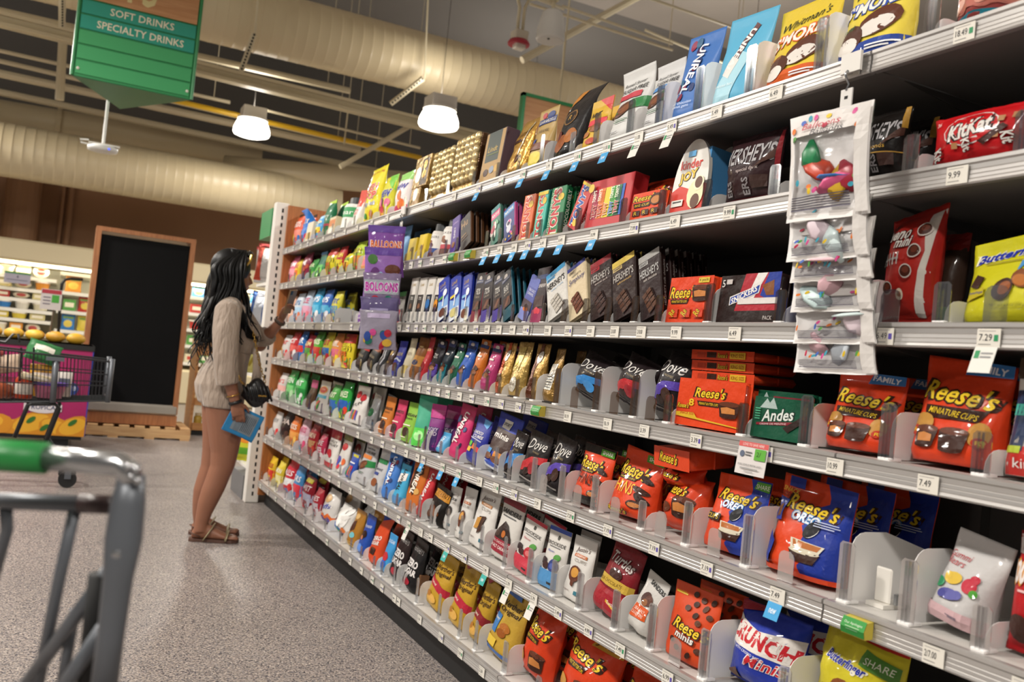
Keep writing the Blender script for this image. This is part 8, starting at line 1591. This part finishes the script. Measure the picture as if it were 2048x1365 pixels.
sp = Shape('slump', .22, .16, .1, 3.3); o = sp.mesh('#2f6a3c').build('salad_bag', FOIL, smooth=True); c = cp(78, 730, .03); o.location = (c.x, c.y, zf + .24); o.rotation_euler = (R(-30), R(15), 0); tag(o, 'green salad bag on top of the load in the cart', 'bag', 'groceries in the loaded cart')
s2, l2 = MB(), MB(); lay([Rc(.2, .4, .8, .7, '#d8d4c8')], .22, .16, sp.skin(), s2, l2, base=.0013); s2.build('printed_artwork', FOIL, o)
sp = Shape('slump', .24, .15, .1, 8.3); o = sp.mesh('#b09a86').build('bread_bag', SATIN, smooth=True); c = cp(8, 718, .0); o.location = (c.x, c.y, zf + .15); o.rotation_euler = (R(-40), R(-10), 0); tag(o, 'tan bread bag on top of the load by the handle', 'bag', 'groceries in the loaded cart')
MB().sphere((0, -.05, .13), .02, 8, 5, '#8a3a3a').build('clip', CARD, o)

# ------------------------------------------------------------------ hanging strips of party balloons
STRIPM = mat('white_strip_plastic', '#cfccc8', 0.45)
def strip(px, py0, k, top_px, length, label, y):
    q = onx(px, py0, D - 0.012)
    r_ = empty('clip_strip', (q.x, q.y, q.z)); tag(r_, label, 'clip strip')
    MB().box(-.0015, .0015, -.014, .014, -length, -.035).build('plastic_strip', STRIPM, r_)
    for z in (-.055, -.085, -.115): MB().box(-.002, .002, -.004, .004, z, z + .006, '#222').build('slot', POSTSLOT, r_)
    MB().box(-.002, .004, -.028, .02, -.004, .034, '#d8d5cf').build('rail_card', CARD, r_)
    MB().tube([(-.003, 0, 0), (-.009, 0, -.008), (-.003, 0, -.018), (.003, 0, -.026), (-.003, 0, -.038)], .0022, 8).build('wire_hook', CHROME, r_, smooth=True)
    return r_, q
def balloon_bag(root, name, W, H, T, loc, label, clear, rz=-90, prints=(), col='#d8d4d2', cols=(), roll=0, tilt_=0, group=None):
    sp = Shape('pillow', W, H, T, rng.random() * 40)
    o = sp.mesh(col).build(name, FILM if clear else FOIL, smooth=True)
    if clear:
        n_ = 8; bk = MB(); P_ = [sp.at(i / n_, j / n_, -.004, -1) for j in range(n_ + 1) for i in range(n_ + 1)]
        bk.add(P_, [(j * (n_ + 1) + i, j * (n_ + 1) + i + 1, (j + 1) * (n_ + 1) + i + 1, (j + 1) * (n_ + 1) + i) for j in range(n_) for i in range(n_)], '#e9e7e5'); bk.build('white_backing', SATIN, o, smooth=True)
    s2, l2 = MB(), MB(); lay(list(prints), W, H, sp.skin(), s2, l2, base=.0013, lim=.013)
    if s2.f: s2.build('printed_artwork', SATIN, o)
    if l2.f: l2.build('lettering', SATIN, o)
    r_ = random.Random(hash_(label))
    for c in cols:
        z = H * r_.uniform(.22, .62); x = W * r_.uniform(-.24, .24); a = r_.uniform(0, 6.28); L = W * r_.uniform(.16, .26)
        dx_, dz_ = math.cos(a) * L, math.sin(a) * L * .8
        b = MB().tube([(x - dx_, 0, z - dz_), (x - dx_ * .3, -.006, z - dz_ * .3), (x + dx_ * .4, -.005, z + dz_ * .4), (x + dx_, 0, z + dz_)], [W * .03, W * .10, W * .12, W * .05], 8, c, rb=[T * .1, T * .2, T * .22, T * .1], ref=(1, 0, 0))
        b.build('balloon', mat('latex_rubber', attr=True, rough=0.35), o, smooth=True)
    o.matrix_world = Matrix.Translation(loc) @ Matrix.Rotation(R(rz), 4, 'Z') @ Matrix.Rotation(R(-tilt_), 4, 'X') @ Matrix.Rotation(R(roll), 4, 'Y')
    tag(o, label, 'balloon bag', group)
    return o
CONF = ['#c84a8a', '#d8742c', '#3f9ab0', '#d8b82c', '#5a9a4a', '#b82c4a', '#4a6ab8']
BAL = ['#1f7a4a', '#b83a1c', '#9a1f34', '#2f6ab0', '#d85a8a', '#c8a02a']
r1, q = strip(1698, 142, 0, 142, .40, 'white clip strip carrying clear balloon bags over the near shelves', 0)
# where the near bags hang: rows measured down the strip
def nearz(py): return onx(1665, py, q.x).z
ys = q.y - 0.046
rows_ = [(252, 455, 'topmost clear bag of multicoloured balloons on the near strip'), (440, 530, 'second clear balloon bag down the near strip'), (500, 570, 'third clear balloon bag down the near strip'), (548, 628, 'fourth clear balloon bag down the near strip'), (600, 690, 'fifth clear balloon bag down the near strip'), (655, 748, 'lowest clear balloon bag on the near strip')]
for i, (pa, pb, lab) in enumerate(rows_):
    z1, z0 = nearz(pa), nearz(pb); H = max(z1 - z0, 0.135 if i == 0 else .11)
    pr = [Rc(0, .80, 1, 1, '#cfcac6'), Rc(0, 0, 1, .07, '#d8d4d0')]
    pr += [El(rng.uniform(.05, .95), v, .035, .022, CONF[j % 7], rng.uniform(0, 90)) for j, v in enumerate([rng.uniform(.78, .96) for _ in range(9)] + [rng.uniform(.25, .36) for _ in range(9)])]
    if i == 0: pr += [Tx('Balloons', .42, .88, .5, .06, '#b83a4a', None, 0, .3), Tx('Balloons', .5, .81, .42, .05, '#33333a', None, 0, .3), Rc(.02, .06, .06, .8, '#d8d4d0'), Rc(.94, .06, .98, .8, '#d8d4d0')]
    pr += [Rc(.08, .10 + j * .022, .80, .109 + j * .022, '#4a4652') for j in range(6)] + [Rc(.08, .09, .8, .098, '#7a7682')]
    pr.append(Rc(.86, 0.02, 1, .98, '#d0ccc8'))
    balloon_bag(r1, 'balloon_bag', .175, H, .018, (q.x - .012 - .011 * (5 - i), ys + .003 * (i % 2), z0), lab, True, prints=pr, cols=BAL if i == 0 else [['#d8b0b8', '#b8cccc'], ['#d8c8d0', '#c8d8d8'], ['#c8d0d8', '#e0b8c0']][i % 3], roll=-2.0, tilt_=-2, rz=-80, group='balloon bags on the near strip')
r2, q2_ = strip(805, 428, 0, 428, .42, 'white clip strip carrying purple balloon bags at the third joint', 0)
rows_ = [(478, 560, 'topmost purple balloon bag on the far strip', '#7a4a9a'), (520, 612, 'second purple balloon bag with a face on the far strip', '#8a62a8'), (568, 645, 'third balloon bag with rainbow word on the far strip', '#7a6a8a'), (615, 668, 'fourth balloon bag with a white sticker on the far strip', '#5a5078'), (640, 702, 'lowest balloon bag of red and teal balloons on the far strip', '#8a8494')]
def farz(py): return onx(775, py, q2_.x).z
for i, (pa, pb, lab, c) in enumerate(rows_):
    z1, z0 = farz(pa), farz(pb); H = z1 - z0 + .03
    pr = [Rc(0, .86, 1, 1, '#5a3a90')] if i < 2 else []
    if i == 0: pr += [Tx('BALLOONS', .5, .62, .86, .16, '#d8702c', '#e8e0e8', 0, 0, .06), Rc(.3, .3, .85, .44, '#d0602c'), El(.75, .3, .12, .1, '#c8d03a')]
    if i == 1: pr += [El(.22, .78, .14, .09, '#3a6a2c'), El(.3, .5, .14, .14, '#5a2a6a'), El(.14, .36, .12, .1, '#4a9a3a'), El(.45, .46, .1, .1, '#8ab0c8'), El(.78, .42, .2, .2, '#a8705a'), El(.78, .34, .08, .03, '#e8e0d8'), El(.78, .6, .22, .1, '#5a2f20'), El(.45, .24, .12, .09, '#c84a9a')]
    if i == 2: pr += [Rc(.02, .55, .98, .85, '#9aa0a8'), Tx('BOLOONS', .5, .7, .9, .2, '#b03a9a', '#d8d4e0', 0, 0, .08)]
    if i == 3: pr += [Rc(.25, .5, .75, .68, '#9a92b8')]
    if i == 4: pr += [Rc(.2, .8, .8, .92, '#a89ab8')]
    balloon_bag(r2, 'balloon_bag', .165, H, .024, (q2_.x - .062 - .004 * (i % 2) - .006 * i, q2_.y - .03 - .019 * i, z0), lab, False, prints=pr + blobs(['#1f6a5a', '#a8283a', '#2f4a90', '#c8a03a', '#c84a8a'], 20 + i, 9 if i > 1 else 4, .08, .45, .12), col=c, roll=-3, rz=-22, group='balloon bags on the far strip')

# ------------------------------------------------------------------ loose signs on the rails
def rail_sign(px, k, w, h, label, prints, col, hang=0.0, lean=0.0):
    y = y_at(px, k, D, ZB[k] + .02)
    def sf(u, v, o): return (D - .006 - o - (1 - v) * h * math.sin(lean), y - (u - .5) * w, ZB[k] + .03 + hang - (1 - v) * h * math.cos(lean))
    mb = MB(); mb.add([sf(0, 0, 0), sf(1, 0, 0), sf(1, 1, 0), sf(0, 1, 0), sf(0, 0, -.001), sf(1, 0, -.001), sf(1, 1, -.001), sf(0, 1, -.001)], [(0, 1, 2, 3), (7, 6, 5, 4), (0, 4, 5, 1), (1, 5, 6, 2), (2, 6, 7, 3), (3, 7, 4, 0)], col)
    o = mb.build('shelf_sign', CARD); tag(o, label, 'sign')
    s2, l2 = MB(), MB(); lay(prints, w, h, sf, s2, l2, flat=True, base=.0003)
    if s2.f: s2.build('printed_marks', CARD, o)
    if l2.f: l2.build('lettering', CARD, o)
rail_sign(1512, 3, .088, .068, 'white savings sign with red band under the green mint packs', [Rc(0, .84, 1, 1, '#c85a58'), Tx('LOVE TO SAVE HERE', .5, .92, .72, .08, '#e8dcd8'), El(.17, .62, .08, .1, '#5a6478'), Rc(.28, .66, .5, .7, '#666'), Rc(.28, .58, .48, .62, '#666'), Rc(.6, .48, .97, .82, '#5aa03a'), Tx('2/', .74, .66, .14, .14, '#2a4a1c'), Tx('ANDES CREME DE MENTHE CANDY', .5, .3, .8, .06, '#555'), Rc(.2, .18, .8, .21, '#888'), Rc(.35, .1, .65, .12, '#888')], '#cfcac8', .006, .12)
def apology(px, k, label):
    y = y_at(px, k, D, ZB[k] + .02); w, h = .052, .03
    o = MB(); o.prism([(D + .001, y - w / 2, ZB[k] + .004), (D - .018, y - w / 2, ZB[k] + .003), (D - .021, y - w / 2, ZB[k] + .016), (D - .014, y - w / 2, ZB[k] + .032), (D + .001, y - w / 2, ZB[k] + .034)], (0, w, 0), '#b3a23e')
    o = o.build('apology_clip', CARD); tag(o, label, 'sign', 'green apology clips')
    s2, l2 = MB(), MB()
    def sf(u, v, of):
        a = (D - .0195, ZB[k] + .005); b = (D - .0215, ZB[k] + .016); c = (D - .0145, ZB[k] + .033)
        if v < .4: f = v / .4; p = (a[0] + (b[0] - a[0]) * f, a[1] + (b[1] - a[1]) * f)
        else: f = (v - .4) / .6; p = (b[0] + (c[0] - b[0]) * f, b[1] + (c[1] - b[1]) * f)
        return (p[0] - of, y - (u - .5) * w, p[1] + of * .3)
    lay([Rc(0, 0, 1, .4, '#2a7a34'), Rc(0, .4, 1, 1, '#2f8a3a'), Tx('Our Apologies', .5, .68, .76, .2, '#cfe0c8'), Rc(.2, .46, .8, .5, '#a8c8a0'), Rc(.25, .3, .75, .34, '#8ab08a')], w, h, sf, s2, l2, flat=True, base=.0004)
    s2.build('green_face', CARD, o); l2.build('lettering', CARD, o)
apology(1722, 4, 'green apology clip under the empty slot')
apology(1082, 3, 'green apology clip under the gold nutrition pouch')
apology(912, 1, 'green apology clip under the purple bars')
apology(945, 1, 'green apology clip under the brown monogram bars')
# empty slot on the fifth shelf: fin and pusher paddle
for px, nm in ((1690, 'white empty slot'),):
    divider(4, y_at(px, 4), nm, .13, .036)
y = y_at(1748, 4, D + .07)
pu = empty('shelf_pusher', (D + .09, y, ZS[4])); tag(pu, 'white spring pusher paddle standing in the empty slot', 'shelf pusher')
MB().box(-.003, .003, -.018, .018, .008, .072, bev=.003).build('paddle', WHITEP, pu)
MB().box(-.02, .3, -.02, .02, .0005, .008).build('track', WHITEP, pu)
MB().box(-.0, .02, -.03, -.024, .01, .03).build('spring_housing', CHROME, pu)
